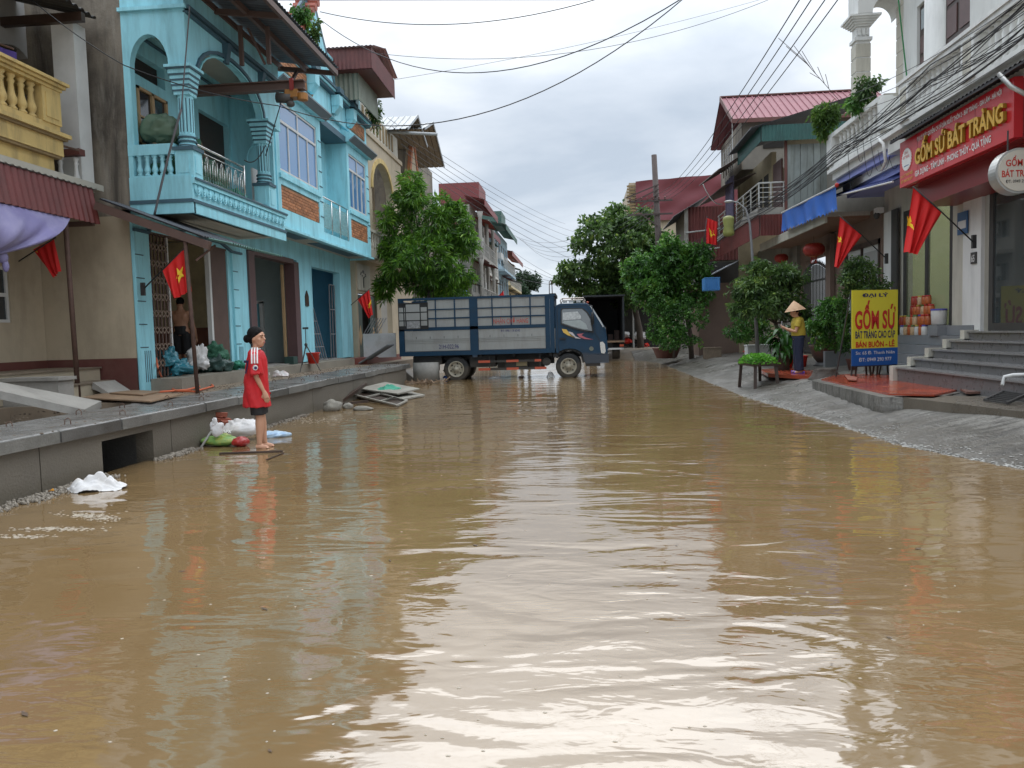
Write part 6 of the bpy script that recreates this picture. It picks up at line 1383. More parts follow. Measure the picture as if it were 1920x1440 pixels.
def row(y0, n, z, x, sc, seq, rown):
    for i in range(n):
        k, l = seq[i % len(seq)]; pos = ['farthest', 'second farthest', 'third', 'fourth', 'fifth', 'sixth', 'seventh'][min(i, 6)] if i < n-1 else 'nearest'
        jar(x+random.uniform(-.02, .02), y0-i*.155*sc, z, (sc, sc, sc), k, l, f'{pos} jar with {ln_[l]} lid in the {rown} row by the shop window')
z1_ = .42+.186*4-.006
row(17.2, 7, z1_, 6.88-.0, 1.15, [(3, 2), (1, 1), (0, 0), (1, 1), (3, 3), (0, 0)], 'bottom'); 
row(17.3, 8, z1_+.207, 6.90, 1.15, [(2, 3), (0, 3), (1, 1), (0, 0), (1, 1), (0, 2), (0, 0), (0, 0)], 'second'); row(16.8, 6, z1_+.414, 6.90, 1.1, [(2, 0), (0, 0), (0, 3), (1, 1), (0, 0), (0, 0)], 'third'); row(16.7, 5, z1_+.614, 6.90, 1.0, [(2, 0), (2, 0), (1, 3), (0, 0), (0, 0)], 'top')
J = local('tub', 'large white plastic tub with a blue lid beside the jars', 'tub', (6.87, 15.55, z1_+.2), 0)
MB().lathe((0, 0, 0), [(.11, 0), (.13, .02), (.14, .26), (.13, .28)], 16).build('tub_body', jm[3], J, True); MB().lathe((0, 0, .28), [(.145, 0), (.145, .03)], 16).build('lid', lm_[2], J)
tag(MB().box(6.75, 6.98, 15.35, 15.75, z1_, z1_+.198).build('tile_block', m_tile2, None, org=(6.85, 15.5, z1_)), 'grey tiled block under the large white tub', 'block')
# red floor pad and kerb
P = [az(u, v, .40) for u, v in ((1540, 711), (1570, 702), (1690, 700), (1812, 727), (1752, 740), (1665, 738))]
b = MB(); pp = [(q.x, q.y) for q in P]; b.prism('z', pp, .2, .40); struct(b.build('paved_pad', M('red wet floor', (.33, .055, .025), .18, .2, 2.2, .1, 30, dirt=(.18, .05, .03), damt=.5)))
cxx = sum(p_[0] for p_ in pp)/len(pp); cyy = sum(p_[1] for p_ in pp)/len(pp)
b = MB(); b.prism('z', [(cxx+(x-cxx)*1.10-.10, cyy+(y-cyy)*1.06-.10) for x, y in pp], .12, .375); struct(b.build('kerb', m_bank))
P = [az(u, v, .37) for u, v in ((1425, 693), (1500, 688), (1560, 693), (1530, 706), (1440, 701))]; b = MB(); b.prism('z', [(q.x, q.y) for q in P], .3, .372); struct(b.build('paved_pad', MATS['red wet floor']))
# ramp slab and metal grate at the right edge
P = [az(u, v, .38) for u, v in ((1672, 742), (1760, 741), (1925, 745), (1925, 772), (1800, 757))]
b = MB(); b.prism('z', [(q.x, q.y) for q in P], .1, .375); struct(b.build('paved_ramp', M('brown wet concrete', (.13, .11, .085), .3, .25, 1.5, .3, 30, dirt=(.07, .06, .05), damt=.6)))
plate('loose_tile', 'loose brown tile lying at the corner of the red floor', 'tile', [(1798, 727), (1855, 725), (1858, 733), (1812, 735)], .43, .03, M('brown slab', (.17, .09, .07), .3))
plate('loose_tile', 'thin reddish tile leaning on the kerb under the yellow board', 'tile', [(1583, 702), (1607, 707), (1606, 712), (1590, 711)], .44, .02, M('pink slab', (.32, .12, .08), .4))
GRT = thing('metal_grate', 'black metal grate of parallel bars lying at the foot of the steps', 'grate', az(1880, 745, .40))
A_, B_, C_, D_ = az(1846, 750, .40), az(1888, 756, .40), az(1935, 735, .50), az(1893, 729, .50)
for k in range(9): t_ = k/8; MB().bar(A_.lerp(D_, t_), B_.lerp(C_, t_), .02).build('bar', m_frame, GRT)
for p, q in ((A_, D_), (B_, C_)): MB().bar(p, q, .03).build('edge', m_frame, GRT)
tag(MB().tube([az(1879, 722, .62), az(1884, 706, .72), az(1900, 703, .75), az(1935, 702, .75)], .022, 8).build('bent_pipe', m_white, None, True, org=az(1884, 706, .7)), 'bent white plastic pipe beside the black metal grate', 'pipe')
# vegetable stand
f4 = [az(1386, 726, .06), az(1416, 731, .07), az(1459, 722, .16), az(1425, 718, .13)]
VS = thing('table', 'small dark wooden table loaded with fresh green leaves at the water edge', 'table', f4[0])
ctop = .62
cx_, cy_ = sum(p_.x for p_ in f4)/4, sum(p_.y for p_ in f4)/4
for p_ in f4: MB().bar((p_.x, p_.y, p_.z-.04), (p_.x+(cx_-p_.x)*.12, p_.y+(cy_-p_.y)*.12, ctop-.02), .06).build('leg', m_ddoor, VS)
pp = [((p_.x-cx_)*1.02+cx_, (p_.y-cy_)*1.02+cy_) for p_ in f4]
MB().prism('z', pp, ctop-.03, ctop).build('tabletop', m_ddoor, VS)
for i in range(4): a, b_ = pp[i], pp[(i+1) % 4]; MB().bar((*a, ctop+.0), (*b_, ctop+.0), .03, .10).build('rim', m_ddoor, VS)
m_gveg = leafmat('leaf vegetable', (.05, .20, .02), (.18, .45, .05), .5)
n = 1500; T_ = rng.random((n, 2)); a0, a1, a2, a3 = [np.array(p_) for p_ in pp]
xy = (a0*(1-T_[:, :1])+a1*T_[:, :1])*(1-T_[:, 1:])+(a3*(1-T_[:, :1])+a2*T_[:, :1])*T_[:, 1:]
hh = .20*(1-(2*T_[:, 0]-1)**4)*(1-(2*T_[:, 1]-1)**4)
P_ = np.column_stack([xy*1.06-np.array([cx_, cy_])*.06, ctop+hh*rng.random(n)**.5]); D_ = rng.normal(size=(n, 3)); D_[:, 2] = abs(D_[:, 2])*.4
vg = leafmesh('vegetables', m_gveg, P_, D_, .075, .05, None, org=(cx_, cy_, ctop)); tag(vg, 'heap of fresh green leaf vegetables on the small dark table', 'vegetables'); vg['kind'] = 'stuff'
# ================================================================ cream house behind the mango tree and the row beyond
CH = thing('house', 'cream house with a round arch and tin roofs behind the leafy mango tree', 'house', (-7.3, 30, .6))
X0 = -7.45
b = MB(); holes(b, 'x', X0-.2, X0, 25.55, 34.5, .58, 4.2, [(25.75, 28.2, .6, 2.95), (28.8, 30.5, .6, 3.0)]); b.build('front_wall', m_beige, CH)
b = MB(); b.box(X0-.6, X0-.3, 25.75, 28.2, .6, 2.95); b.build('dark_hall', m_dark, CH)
for ya, yb in ((25.8, 26.4), (27.4, 28.1)): MB().box(X0-.12, X0-.06, ya, yb, .75, 2.9).build('carved_door', M('dark green wood', (.02, .055, .045), .4, .2, 5), CH)
for ya in (25.9, 27.6): MB().prism('x', [(ya, 1.5), (ya+.2, 1.85), (ya+.4, 1.5), (ya+.2, 1.15)], X0-.06, X0-.05).build('door_motif', m_yw, CH)
MB().box(X0+.0, X0+.03, 25.75, 27.3, 3.05, 3.95).build('relief_panel', m_cream, CH)
b = MB(); yc = 26.4; b.tube([(X0+.035, yc, 3.15), (X0+.035, yc, 3.5)], .02, 5)
for k in range(12): a = k*.55; b.ellip((X0+.035, yc+.32*math.cos(a)*(.4+.6*(k % 2)), 3.52+.2*abs(math.sin(a))), .01, .06, .035, 6, 4)
b.build('tree_relief', m_frame, CH)
b = MB(); b.box(X0, -6.95, 25.6, 34.5, 4.15, 4.4); b.build('balcony_slab', m_cream, CH)
b0 = MB().lathe((0, 0, 0), bal_prof(.6, .06), 8).build('baluster', m_cream, CH, True, org=(0, 0, 0))
for i in range(12):
    l = Vector((-7.02, 26.0+.3*i, 4.4))-ORG[CH.name]
    if i == 0: b0.location = l
    else: inst(b0, l)
b = MB(); b.box(-7.1, -6.94, 25.7, 29.9, 5.0, 5.1); b.build('handrail', m_cream, CH)
b = MB(); arch_fill(b, 'x', -7.3, -7.05, 26.6, 29.6, 6.6, 7.7, 8.3); b.box(-7.3, -7.05, 25.6, 26.6, 4.4, 8.3); b.box(-7.3, -7.05, 29.6, 31.2, 4.4, 8.3); b.box(-9, -8.9, 25.6, 34, 4.4, 9); b.box(-7.3, -7.0, 25.55, 31.3, 8.3, 8.45); b.build('arched_front', m_beige, CH)
b = MB(); arch_band(b, 'x', -7.05, -7.0, 26.65, 29.55, 6.6, 7.7, .16); b.build('arch_moulding', m_yel, CH)
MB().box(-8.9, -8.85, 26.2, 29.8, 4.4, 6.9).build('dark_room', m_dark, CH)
b = MB(); b.box(-7.2, -7.1, 25.6, 31, 8.45, 9.3); b.build('roof_balustrade', m_cream, CH)
for k in range(10): MB().box(-7.1, -7.08, 25.9+k*.45, 26.1+k*.45, 8.6, 9.2).build('rail_slot', m_yline, CH)
# gabled pediment, tin roofs
b = MB(); b.prism('x', [(32.0, 7.2), (34.6, 7.2), (33.3, 9.9)], -7.2, -6.95); b.build('pediment', m_beige, CH)
for p, q in (((31.9, 7.1), (33.3, 10.0)), ((33.3, 10.0), (34.8, 7.1))): MB().bar((-6.98, *p), (-6.98, *q), .25, .14, (1, 0, 0)).build('pediment_edge', M('terracotta trim', (.36, .13, .06), .7), CH)
m_gtn = M('grey zinc', (.33, .35, .36), .4, .2, 2, dirt=(.2, .17, .13), damt=.5)
m_tanu = M('tan underside', (.26, .21, .15), .6, .15, 2)
def gable_roof(xe, apex, front, rear, xin):
    A, F_, B_ = ax(*apex, xe), ax(*front, xe), ax(*rear, xe)
    b = MB(); ribbed(b, (xin, F_.y, F_.z), (xe-xin, 0, 0), (0, A.y-F_.y, A.z-F_.z), 14, .03); b.build('tin_roof', m_gtn, CH)
    b = MB(); ribbed(b, (xin, A.y, A.z), (xe-xin, 0, 0), (0, B_.y-A.y, B_.z-A.z), 14, .03); b.build('tin_roof', m_tanu, CH)
    for p_, q_ in ((F_, A), (A, B_)): MB().bar(p_+Vector((.03, 0, 0)), q_+Vector((.03, 0, 0)), .04, .10).build('barge_board', m_gtn, CH)
gable_roof(-6.3, (782, 217), (763, 241), (800, 275), -9.6)
gable_roof(-6.1, (811, 230), (795, 241), (832, 313), -9.2)
b = MB(); b.box(-9.5, -7.4, 34.8, 40, 4, 9.8); b.build('rear_wall', m_plaster, CH)
MB().tube([ay(700, 246, 29.5), ay(820, 252, 29.5)], .06, 8).build('gutter_pipe', m_gtn, CH)
SP = tag(MB().box(-7.4, -6.7, 23.9, 28.6, .58, .78).build('red_step', M('red step', (.20, .06, .045), .5, .2, 3), None, org=(-7, 26, .6)), 'dark red tiled doorstep in front of the carved dark doors', 'step')
# far row of houses on the left: floors, balconies, awnings, windows
far_specs = [ # y0, y1, xfront, height, wall colour, roof colour, label
 (40.5, 47, -7.3, 6.9, (.36, .34, .30), (.18, .045, .04), 'grey brown three storey house with tall window bars beyond the mango tree'),
 (47, 54.5, -6.5, 8.9, (.33, .32, .29), (.20, .05, .05), 'house with stacked grey columns and a red metal eave far down the left side'),
 (54.5, 63, -7.2, 8.4, (.52, .50, .45), (.16, .045, .045), 'cream house with white balcony rails farther down the left side'),
 (63, 74, -6.7, 9.6, (.34, .47, .55), (.05, .11, .09), 'pale blue house with a dark green awning far down the left side'),
 (74, 88, -7.2, 8.6, (.50, .42, .25), (.22, .07, .06), 'small yellow house with a red eave at the far end of the left row')]
for fi, (y0, y1, xf_, H_, wc, rc_, lab) in enumerate(far_specs):
    t = thing('house', lab, 'house', (xf_, (y0+y1)/2, .2)); wm = M('far wall %d' % fi, wc, .8, .12, .8, dirt=tuple(c*.5 for c in wc), damt=.6, dscale=.7, streak=True); rm = M('far roof %d' % fi, rc_, .6, .2, 1)
    nf = 3; fh = (H_-.4)/nf; ns = max(2, int((y1-y0)/2.2)); hs = []
    for k in range(nf):
        for j in range(ns):
            ya = y0+.5+(y1-y0-.6)*j/ns; hs.append((ya, ya+(y1-y0-.6)/ns-.6, .5+k*fh+(.1 if k == 0 else .75), .5+k*fh+fh-.55))
    b = MB(); holes(b, 'x', xf_-.25, xf_, y0, y1, .2, .4+H_, hs); b.box(xf_-4, xf_-.25, y0, y0+.15, .2, .4+H_); b.build('wall', wm, t)
    for h in hs:
        o = MB().box(xf_-.2, xf_-.16, h[0], h[1], h[2], h[3]).build('window', glass('dark glass'), t)
        for q in range(4): yy = h[0]+(h[1]-h[0])*(q+.5)/4; MB().box(xf_-.1, xf_-.06, yy-.025, yy+.025, h[2], h[3]).build('window_bar', m_ral, o)
    for k in range(1, nf):
        z = .4+k*fh; MB().box(xf_, xf_+.75, y0+.1, y1-.1, z, z+.18).build('balcony_slab', wm, t)
        b = MB(); x = xf_+.72
        b.tube([(x, y0+.15, z+1.0), (x, y1-.15, z+1.0)], .03, 5); b.tube([(x, y0+.15, z+.6), (x, y1-.15, z+.6)], .02, 5)
        nn = int((y1-y0)/.5)
        for q in range(nn+1): yy = y0+.15+(y1-y0-.3)*q/nn; b.tube([(x, yy, z+.15), (x, yy, z+1.0)], .018, 4)
        b.build('balcony_rail', m_ral if fi != 2 else m_white, t)
        if fi in (1, 2):
            for yy in (y0+.3, (y0+y1)/2, y1-.3): MB().lathe((xf_+.6, yy, z+.18), [(.16, 0), (.13, .2), (.11, fh-.6), (.2, fh-.2)], 10).build('column', wm, t, True)
    b = MB(); ribbed(b, (xf_-.3, y0, .4+H_+.55), (0, y1-y0, 0), (1.25, 0, -.30), int((y1-y0)*2.2), .04); b.build('roof', rm, t)
    MB().box(xf_+.93, xf_+.97, y0, y1, .4+H_-.15, .4+H_+.28).build('eave_fascia', rm, t)
    for q in range(5):
        ya = y0+.3+random.random()*(y1-y0-2.8); zq = .4+fh*random.choice([1, 2, 2, 3])-.35; aw_c = random.choice([(.16, .045, .04), (.30, .07, .05), (.05, .11, .09), (.25, .25, .24), (.10, .08, .07)])
        b = MB(); ribbed(b, (xf_+.05, ya, zq+.3), (0, 2.4, 0), (random.uniform(.8, 1.5), 0, -.35), 8, .03); b.build('awning_sheet', M('awn %d %d' % (fi, q), aw_c, .6), t)
    for q in range(4):
        ya = y0+.5+random.random()*(y1-y0-1.5); zq = .6+fh*random.choice([1, 2]); MB().box(xf_+.05, xf_+.4, ya, ya+.8, zq+.9, zq+1.4).build('cooling_unit', m_white, t)
    if fi in (1, 3): MB().box(xf_-2, xf_+.5, y0+1, y0+4.5, .4+H_+.3, .4+H_+1.5).build('roof_shed', rm, t)
    MB().box(xf_+.1, xf_+1.0, y0+.3, y1-.3, .4+fh-.3, .4+fh-.22).build('awning', M('far awning %d' % fi, [(.12, .05, .04), (.30, .07, .05), (.1, .2, .4), (.03, .12, .09), (.25, .25, .24)][fi], .6), t)
# hanging laundry and things beyond the truck at left
tag(sheet('laundry', 'blue and white striped cloth hanging beyond the truck under the mango tree', 'cloth', lambda u, v: Vector((-6.2+.05*math.sin(u*30), 41+u*1.8, 4.6-v*1.6)), M('laundry blue', (.16, .22, .5), .8, .7, 7), 30, 6, (-6.2, 41, 4)), 'blue and white striped cloth hanging beyond the truck under the mango tree', 'cloth')
# road end: dark lorry, low far buildings
LR = local('truck', 'dark empty box lorry with open tailgate standing behind the blue cab', 'truck', (ay(1134, 660, 37).x, 37, .05))
b = MB(); b.box(-.95, -.87, 0, 5, .9, 3.0); b.box(.87, .95, 0, 5, .9, 3.0); b.box(-.95, .95, 4.9, 5, .9, 3.0); b.build('box_wall', M('faded black tarp', (.03, .035, .04), .7, .2, 2), LR)
MB().box(-1.0, 1.0, -.05, 5.05, 3.0, 3.07).build('box_roof', M('faded black tarp', (.03, .035, .04)), LR); MB().box(-.95, .95, 0, 4.9, .82, .9).build('floor', m_plywood if 'm_plywood' in globals() else m_ply, LR)
for x in (-.55, .55): b = MB(); b.tube([(x-.17, .6, .42), (x+.17, .6, .42)], .40, 20); b.build('wheel', m_tyre, LR, True)
for x in (-.8, .8): MB().box(x-.1, x+.1, -.08, 0, .62, .72).build('rear_lamp', m_ro, LR)
MB().box(-.9, .9, -.05, .05, .48, .56).build('rear_bar', m_white, LR)
for k in range(5): MB().box(-.7+k*.32, -.45+k*.32, 2.5, 3.0, .9, 1.2+.2*(k % 3)).build('load', m_brown, LR)
for (x, y, w, d, h, c, lab, ct) in ((-3.2, 118, 6, 8, 4.2, (.45, .45, .42), 'low pale building at the far end of the street', 'building'), (4.5, 72, 7, 10, 5.5, (.30, .29, .26), 'grey low house behind the big street tree', 'building'), (6, 90, 8, 10, 7, (.40, .38, .34), 'pale house far behind the big street tree', 'building')):
    t = thing('building', lab, ct, (x, y, .05)); b = MB(); b.box(x, x+w, y, y+d, .05, h); b.build('wall', M(lab[:14], c, .8), t); b = MB(); ribbed(b, (x-.3, y-.3, h), (w+.6, 0, 0), (0, d/2, 1.1), 16, .03); b.build('roof', m_gtn, t)
    for k in range(3): MB().box(x+.6+k*w/3.3, x+1.5+k*w/3.3, y-.03, y, 1.0, 2.4).build('window', m_dark, t)

# ================================================================ trees
m_bark = M('bark', (.085, .065, .05), .85, .3, 6, .5, 30)
lm_mango = leafmat('mango leaf', (.034, .10, .016), (.16, .34, .035), .35, young=(.32, .50, .07))
lm_dark = leafmat('street tree leaf', (.034, .075, .024), (.13, .23, .055), .4, young=(.30, .40, .08))
lm_mid = leafmat('garden tree leaf', (.028, .085, .020), (.11, .27, .045), .38, young=(.28, .46, .07))
lm_far = leafmat('far leaf', (.014, .034, .016), (.035, .075, .03), .5)
def pxblobs(Y, lst, depth=.85):
    """crown lobes given where they are seen: (u, v, radius_px, radius_px_v) on the plane Y, with a depth offset"""
    out = []
    for q in lst:
        u, v, ru, rv = q[:4]; dy = q[4] if len(q) > 4 else 0; c = ay(u, v, Y+dy); s = (Y+dy)/F_PX
        out.append((c.x, c.y, c.z, ru*s, ru*s*depth, rv*s))
    return out
# mango tree: whorls of long drooping leaves
bl = pxblobs(27, [(772, 372, 38, 42, 0), (750, 430, 42, 45, .3), (812, 425, 50, 50, -.2), (855, 415, 32, 30, .1), (800, 480, 65, 50, -.5), (862, 458, 38, 34, .2), (745, 505, 38, 42, 0), (800, 530, 60, 32, .3), (722, 545, 22, 22, 0), (838, 400, 24, 20, 0), (848, 520, 35, 30, .5), (730, 470, 26, 26, -.2)])
tb = Vector((-5.15, 27.2, .3))
T = make_tree('mango_tree', 'bushy mango tree with long drooping leaves behind the left end of the truck', 'tree', tb,
    [(tb.x, tb.y, .2, .16), (tb.x+.05, tb.y, 1.4, .13), (tb.x-.05, tb.y-.1, 2.6, .11), (tb.x-.1, tb.y-.1, 3.4, .09)], [], bl, 1750, 9, .26, .055, lm_mango, m_bark, .55, spread=.10, shell=.35)
# big street tree on the right with rounder leaves
bl = pxblobs(42, [(1145, 410, 42, 22, 0), (1120, 445, 55, 30, -.5), (1185, 432, 50, 35, .5), (1160, 480, 70, 40, -1), (1095, 500, 45, 26, -.5), (1080, 525, 34, 16, 0), (1215, 470, 45, 45, 0), (1130, 530, 55, 26, .5), (1190, 530, 55, 40, 0), (1155, 388, 20, 9, 0), (1205, 415, 35, 22, -.5), (1228, 520, 45, 45, 0), (1212, 448, 30, 28, 0), (1232, 462, 30, 26, 0), (1175, 560, 45, 28, 0), (1110, 545, 40, 14, 0), (1070, 540, 22, 9, -.3)])
tb = Vector((3.0, 42.3, .1))
make_tree('street_tree', 'large dark spreading street tree beyond the truck cab on the right', 'tree', tb, [(3.3, 42.3, 0, .2), (3.2, 42.3, 1.5, .17), (2.9, 42.2, 3.0, .15), (2.6, 42.1, 3.9, .12)], [], bl, 2900, 6, .24, .15, lm_dark, m_bark, .3, spread=.2, shell=.35)
bl = pxblobs(31, [(1255, 475, 42, 36, 0), (1215, 500, 45, 34, .3), (1290, 500, 42, 36, -.2), (1225, 550, 50, 32, 0), (1285, 545, 45, 32, 0), (1310, 480, 28, 20, 0), (1185, 520, 25, 20, .3), (1250, 520, 50, 35, -.4), (1320, 520, 18, 18, 0)])
tb = Vector((4.4, 31, .35))
make_tree('street_tree', 'green round-leafed tree growing from the pavement right of the utility pole', 'tree', tb, [(4.38, 31, .1, .11), (4.33, 31, 1.2, .09), (4.15, 31, 2.2, .08), (3.9, 31, 2.9, .06)], [], bl, 1700, 7, .17, .10, lm_mid, m_bark, .2, spread=.14, shell=.35)
bl = pxblobs(30, [(1245, 590, 36, 40, 0), (1280, 600, 38, 36, -.2), (1255, 635, 40, 26, 0), (1300, 580, 22, 26, 0), (1225, 615, 20, 26, 0), (1295, 640, 20, 18, 0)])
make_tree('potted_shrub', 'dense wide shrub in a brown pot at the far end of the right bank', 'shrub', (3.55, 30, .35), [(3.55, 30, .3, .05), (3.6, 30, .8, .04)], [], bl, 1000, 7, .10, .06, lm_mid, m_bark, .1, spread=.1, shell=.4)
# far background trees
for (u, v, ru, rv, Y, lab) in ((988, 528, 34, 24, 105, 'dark round tree at the far left end of the street'), (975, 545, 20, 14, 98, 'smaller dark tree below the far round tree'), (1095, 572, 26, 14, 95, 'low far tree seen behind the truck cab'), (1200, 590, 30, 20, 60, 'dark bushy tree in the shade behind the street trees')):
    c = ay(u, v, Y); s = Y/F_PX; bl = [(c.x+random.uniform(-.5, .5)*ru*s, Y+random.uniform(-1, 1), c.z+random.uniform(-.45, .45)*rv*s, ru*s*.6, ru*s*.6, rv*s*.6) for k in range(8)]
    make_tree('far_tree', lab, 'tree', (c.x, Y, .1), [(c.x, Y, 0, .25), (c.x, Y, c.z-rv*s*.3, .18)], [], bl, 600, 6, .30, .22, lm_far, m_bark, .2, spread=.3, shell=.3)
# longan in the garden strip and smaller plants on the right
bl = pxblobs(21, [(1440, 525, 45, 30, 0), (1475, 515, 30, 24, 0), (1405, 545, 40, 22, 0), (1450, 565, 48, 34, -.2), (1400, 575, 28, 20, 0), (1480, 560, 30, 32, .2), (1425, 500, 25, 14, 0), (1505, 600, 12, 24, .2)])
make_tree('longan_tree', 'dark garden tree with drooping leaves behind the woman in the conical hat', 'tree', (5.35, 21, .4), [(5.35, 21, .3, .07), (5.3, 21, 1.0, .055), (5.15, 21, 1.5, .05)], [], bl, 1250, 7, .14, .045, lm_dark, m_bark, .5, spread=.1, shell=.4)
bl = pxblobs(25, [(1405, 600, 34, 26, 0), (1385, 625, 24, 18, 0), (1425, 628, 14, 16, 0)])
make_tree('garden_shrub', 'thin leafy shrub left of the lamp post in a square planter', 'shrub', (5.6, 25, .4), [(5.6, 25, .3, .03), (5.55, 25, .9, .02)], [], bl, 420, 6, .10, .05, lm_mid, m_bark, .2, spread=.1, shell=.3)
bl = pxblobs(18.6, [(1548, 600, 26, 30, 0), (1535, 630, 18, 22, 0), (1565, 640, 20, 22, 0), (1560, 575, 16, 20, 0)])
make_tree('potted_shrub', 'leafy shrub in a carved dark clay pot right of the woman', 'shrub', (5.95, 18.6, .8), [(5.92, 18.6, .75, .03), (5.9, 18.6, 1.2, .02)], [], bl, 520, 6, .09, .045, lm_mid, m_bark, .2, spread=.08, shell=.3)
bl = pxblobs(17.2, [(1620, 510, 38, 22, 0), (1590, 525, 24, 18, 0), (1650, 530, 24, 22, .2), (1615, 545, 40, 20, 0), (1600, 500, 18, 16, 0)])
make_tree('potted_tree', 'small clipped tree rising behind the yellow board', 'tree', (6.2, 17.2, .5), [(6.2, 17.2, .4, .035), (6.2, 17.2, 1.8, .025)], [], bl, 800, 6, .065, .035, lm_dark, m_bark, .1, spread=.08, shell=.3)
bl = pxblobs(17.8, [(1580, 600, 18, 24, 0), (1588, 640, 16, 24, 0), (1575, 570, 12, 14, 0)])
make_tree('potted_shrub', 'narrow shrub in a brown pot between the carved pot and the yellow board', 'shrub', (6.1, 17.8, .6), [(6.1, 17.8, .5, .02), (6.1, 17.8, 1.2, .015)], [], bl, 380, 6, .065, .035, lm_mid, m_bark, .1, spread=.08, shell=.3)
# hanging growth
def hang(u, v, Y, ru, rv, n, lab, lmx=lm_mid, ll=.10):
    c = ay(u, v, Y); t = thing('hanging_plant', lab, 'plant', c); bl = pxblobs(Y, [(u, v, ru, rv)]); P, D = crown_pts(bl, n, 5, .1, .8, .2); leafmesh('foliage', lmx, P, D, rng.uniform(.7, 1.3, len(P))*ll, .05, t)
    b = MB()
    for k in range(4): b.tube([c+Vector((random.uniform(-.1, .1), 0, rv*.5*Y/F_PX)), c, c+Vector((random.uniform(-.2, .2), 0, -rv*.6*Y/F_PX))], .012, 4)
    b.build('stems', m_bark, t)
hang(705, 222, 25.6, 14, 34, 150, 'vine trailing from the roof of the blue house', lm_dark)
hang(568, 30, 19.3, 20, 22, 150, 'plant with pale green leaves growing by the red ridge tiles', lm_mid); hang(588, 62, 20.0, 13, 28, 130, 'dark plant trailing down the tiled gable of the blue house', lm_dark)
hang(1548, 215, 19.5, 22, 34, 210, 'grassy plant spilling over beside the pink metal roof', leafmat('grass green', (.03, .07, .012), (.10, .20, .03), .6, young=(.25, .32, .08)), .13)
hang(1622, 172, 17.3, 26, 24, 110, 'broad-leafed plant on the white balcony between two columns', lm_dark, .14); hang(1600, 198, 17.3, 16, 14, 60, 'smaller leafy plant low on the white balcony', lm_mid, .12)
b = MB()
for k in range(7): p = ay(1575, 190, 19.2); b.tube([p, p+Vector((-.25-.1*k, 0, .3+.12*k)), p+Vector((-.3-.18*k, .1, .5+.1*k)) + Vector((0, 0, random.uniform(0, .5)))], .007, 4)
tag(b.build('bare_twigs', m_bark, None, org=ay(1575, 190, 19.2)), 'bare thin twigs beside the first white column', 'twigs')
# dracaena with broad glossy leaves, one object per leaf
dp = az(1468, 694, .37); DR = thing('dracaena', 'dracaena with thick trunk and broad glossy drooping leaves left of the woman', 'plant', (dp.x, dp.y, .37))
MB().tube([(dp.x, dp.y, .35), (dp.x+.03, dp.y, .7), (dp.x, dp.y, 1.0)], [.16, .12, .09], 12).build('trunk', m_bark, DR, True)
lv = MB(); k0 = []
for i in range(9):
    t_ = i/8; w_ = .055*math.sin(math.pi*min(1, t_*.96+.04))**.7; x = .38*t_; z = .16*math.sin(t_*2.3)-.30*t_*t_
    lv.v += [(x, -w_, z+.012), (x, 0, z), (x, w_, z+.012)]
for i in range(8): a = i*3; lv.f += [(a, a+3, a+4, a+1), (a+1, a+4, a+5, a+2)]
l0 = lv.build('leaf', leafmat('dracaena leaf', (.02, .07, .012), (.06, .19, .03), .25, young=(.2, .36, .07)), DR, True, org=(0, 0, 0))
for i in range(95):
    a = random.uniform(0, 6.28); hz = random.uniform(.38, .92); tl_ = random.uniform(-.9, .7); l = Vector((.05*math.cos(a), .05*math.sin(a), hz))
    o = l0 if i == 0 else inst(l0, l); o.location = l; o.rotation_euler = (random.uniform(-.3, .3), -tl_, a); sc_f = random.uniform(.8, 1.15); o.scale = (sc_f, sc_f, sc_f)

# ================================================================ street lamp, pole, cables
m_pole2 = M('pole concrete brown', (.085, .065, .058), .8, .15, 3)
UP = thing('utility_pole', 'tall dark utility pole with crossarms beside the red tarpaulin building', 'utility pole', (3.6, 36, .2))
MB().tube([(3.85, 36, .1), (3.52, 36, 9.3)], [.17, .12], 10).build('pole', m_pole2, UP, True)
for z in (7.55, 7.75, 7.95): MB().bar((2.2+(7.95-z)*1.5, 35.85, z-.55), (3.7, 35.85, z), .05).build('crossarm', m_pole2, UP)
for z in (6.6, 7.2): MB().box(2.3, 4.3, 35.83, 35.9, z, z+.07).build('crossarm', m_pole2, UP)
MB().bar((2.9, 35.85, 6.65), (3.6, 35.85, 6.1), .05).build('brace', m_pole2, UP)
for k in range(7): MB().lathe((2.4+k*.26, 35.83, 7.27), [(.02, 0), (.05, .03), (.03, .07), (.05, .1), (.02, .14)], 8).build('insulator', m_dado, UP)
LP = thing('street_lamp', 'thin bent street lamp post rising in front of the white balcony rail', 'street lamp', (5.0, 22, .4))
p = [ay(1421, 670, 22), ay(1412, 500, 22), ay(1406, 420, 22), ay(1398, 392, 22), ay(1384, 380, 22), ay(1368, 376, 22)]
MB().tube(p, [.055, .04, .03, .025, .022, .02], 8).build('post', M('galvanised', (.20, .20, .20), .5, .2, 4), LP, True); MB().ellip(ay(1366, 378, 22), .12, .08, .035).build('lamp_head', m_ral, LP, True)
jg = ay(1366, 424, 22.2); jo = tag(MB().lathe(jg-Vector((0, 0, .28)), [(.08, 0), (.15, .03), (.16, .1), (.13, .27), (.16, .45), (.15, .52), (.07, .56)], 14).build('plastic_jug', M('jug yellow green', (.22, .23, .06), .5, .2, 6), None, True, org=jg), 'yellow green plastic jug hanging by the bent street lamp', 'jug')
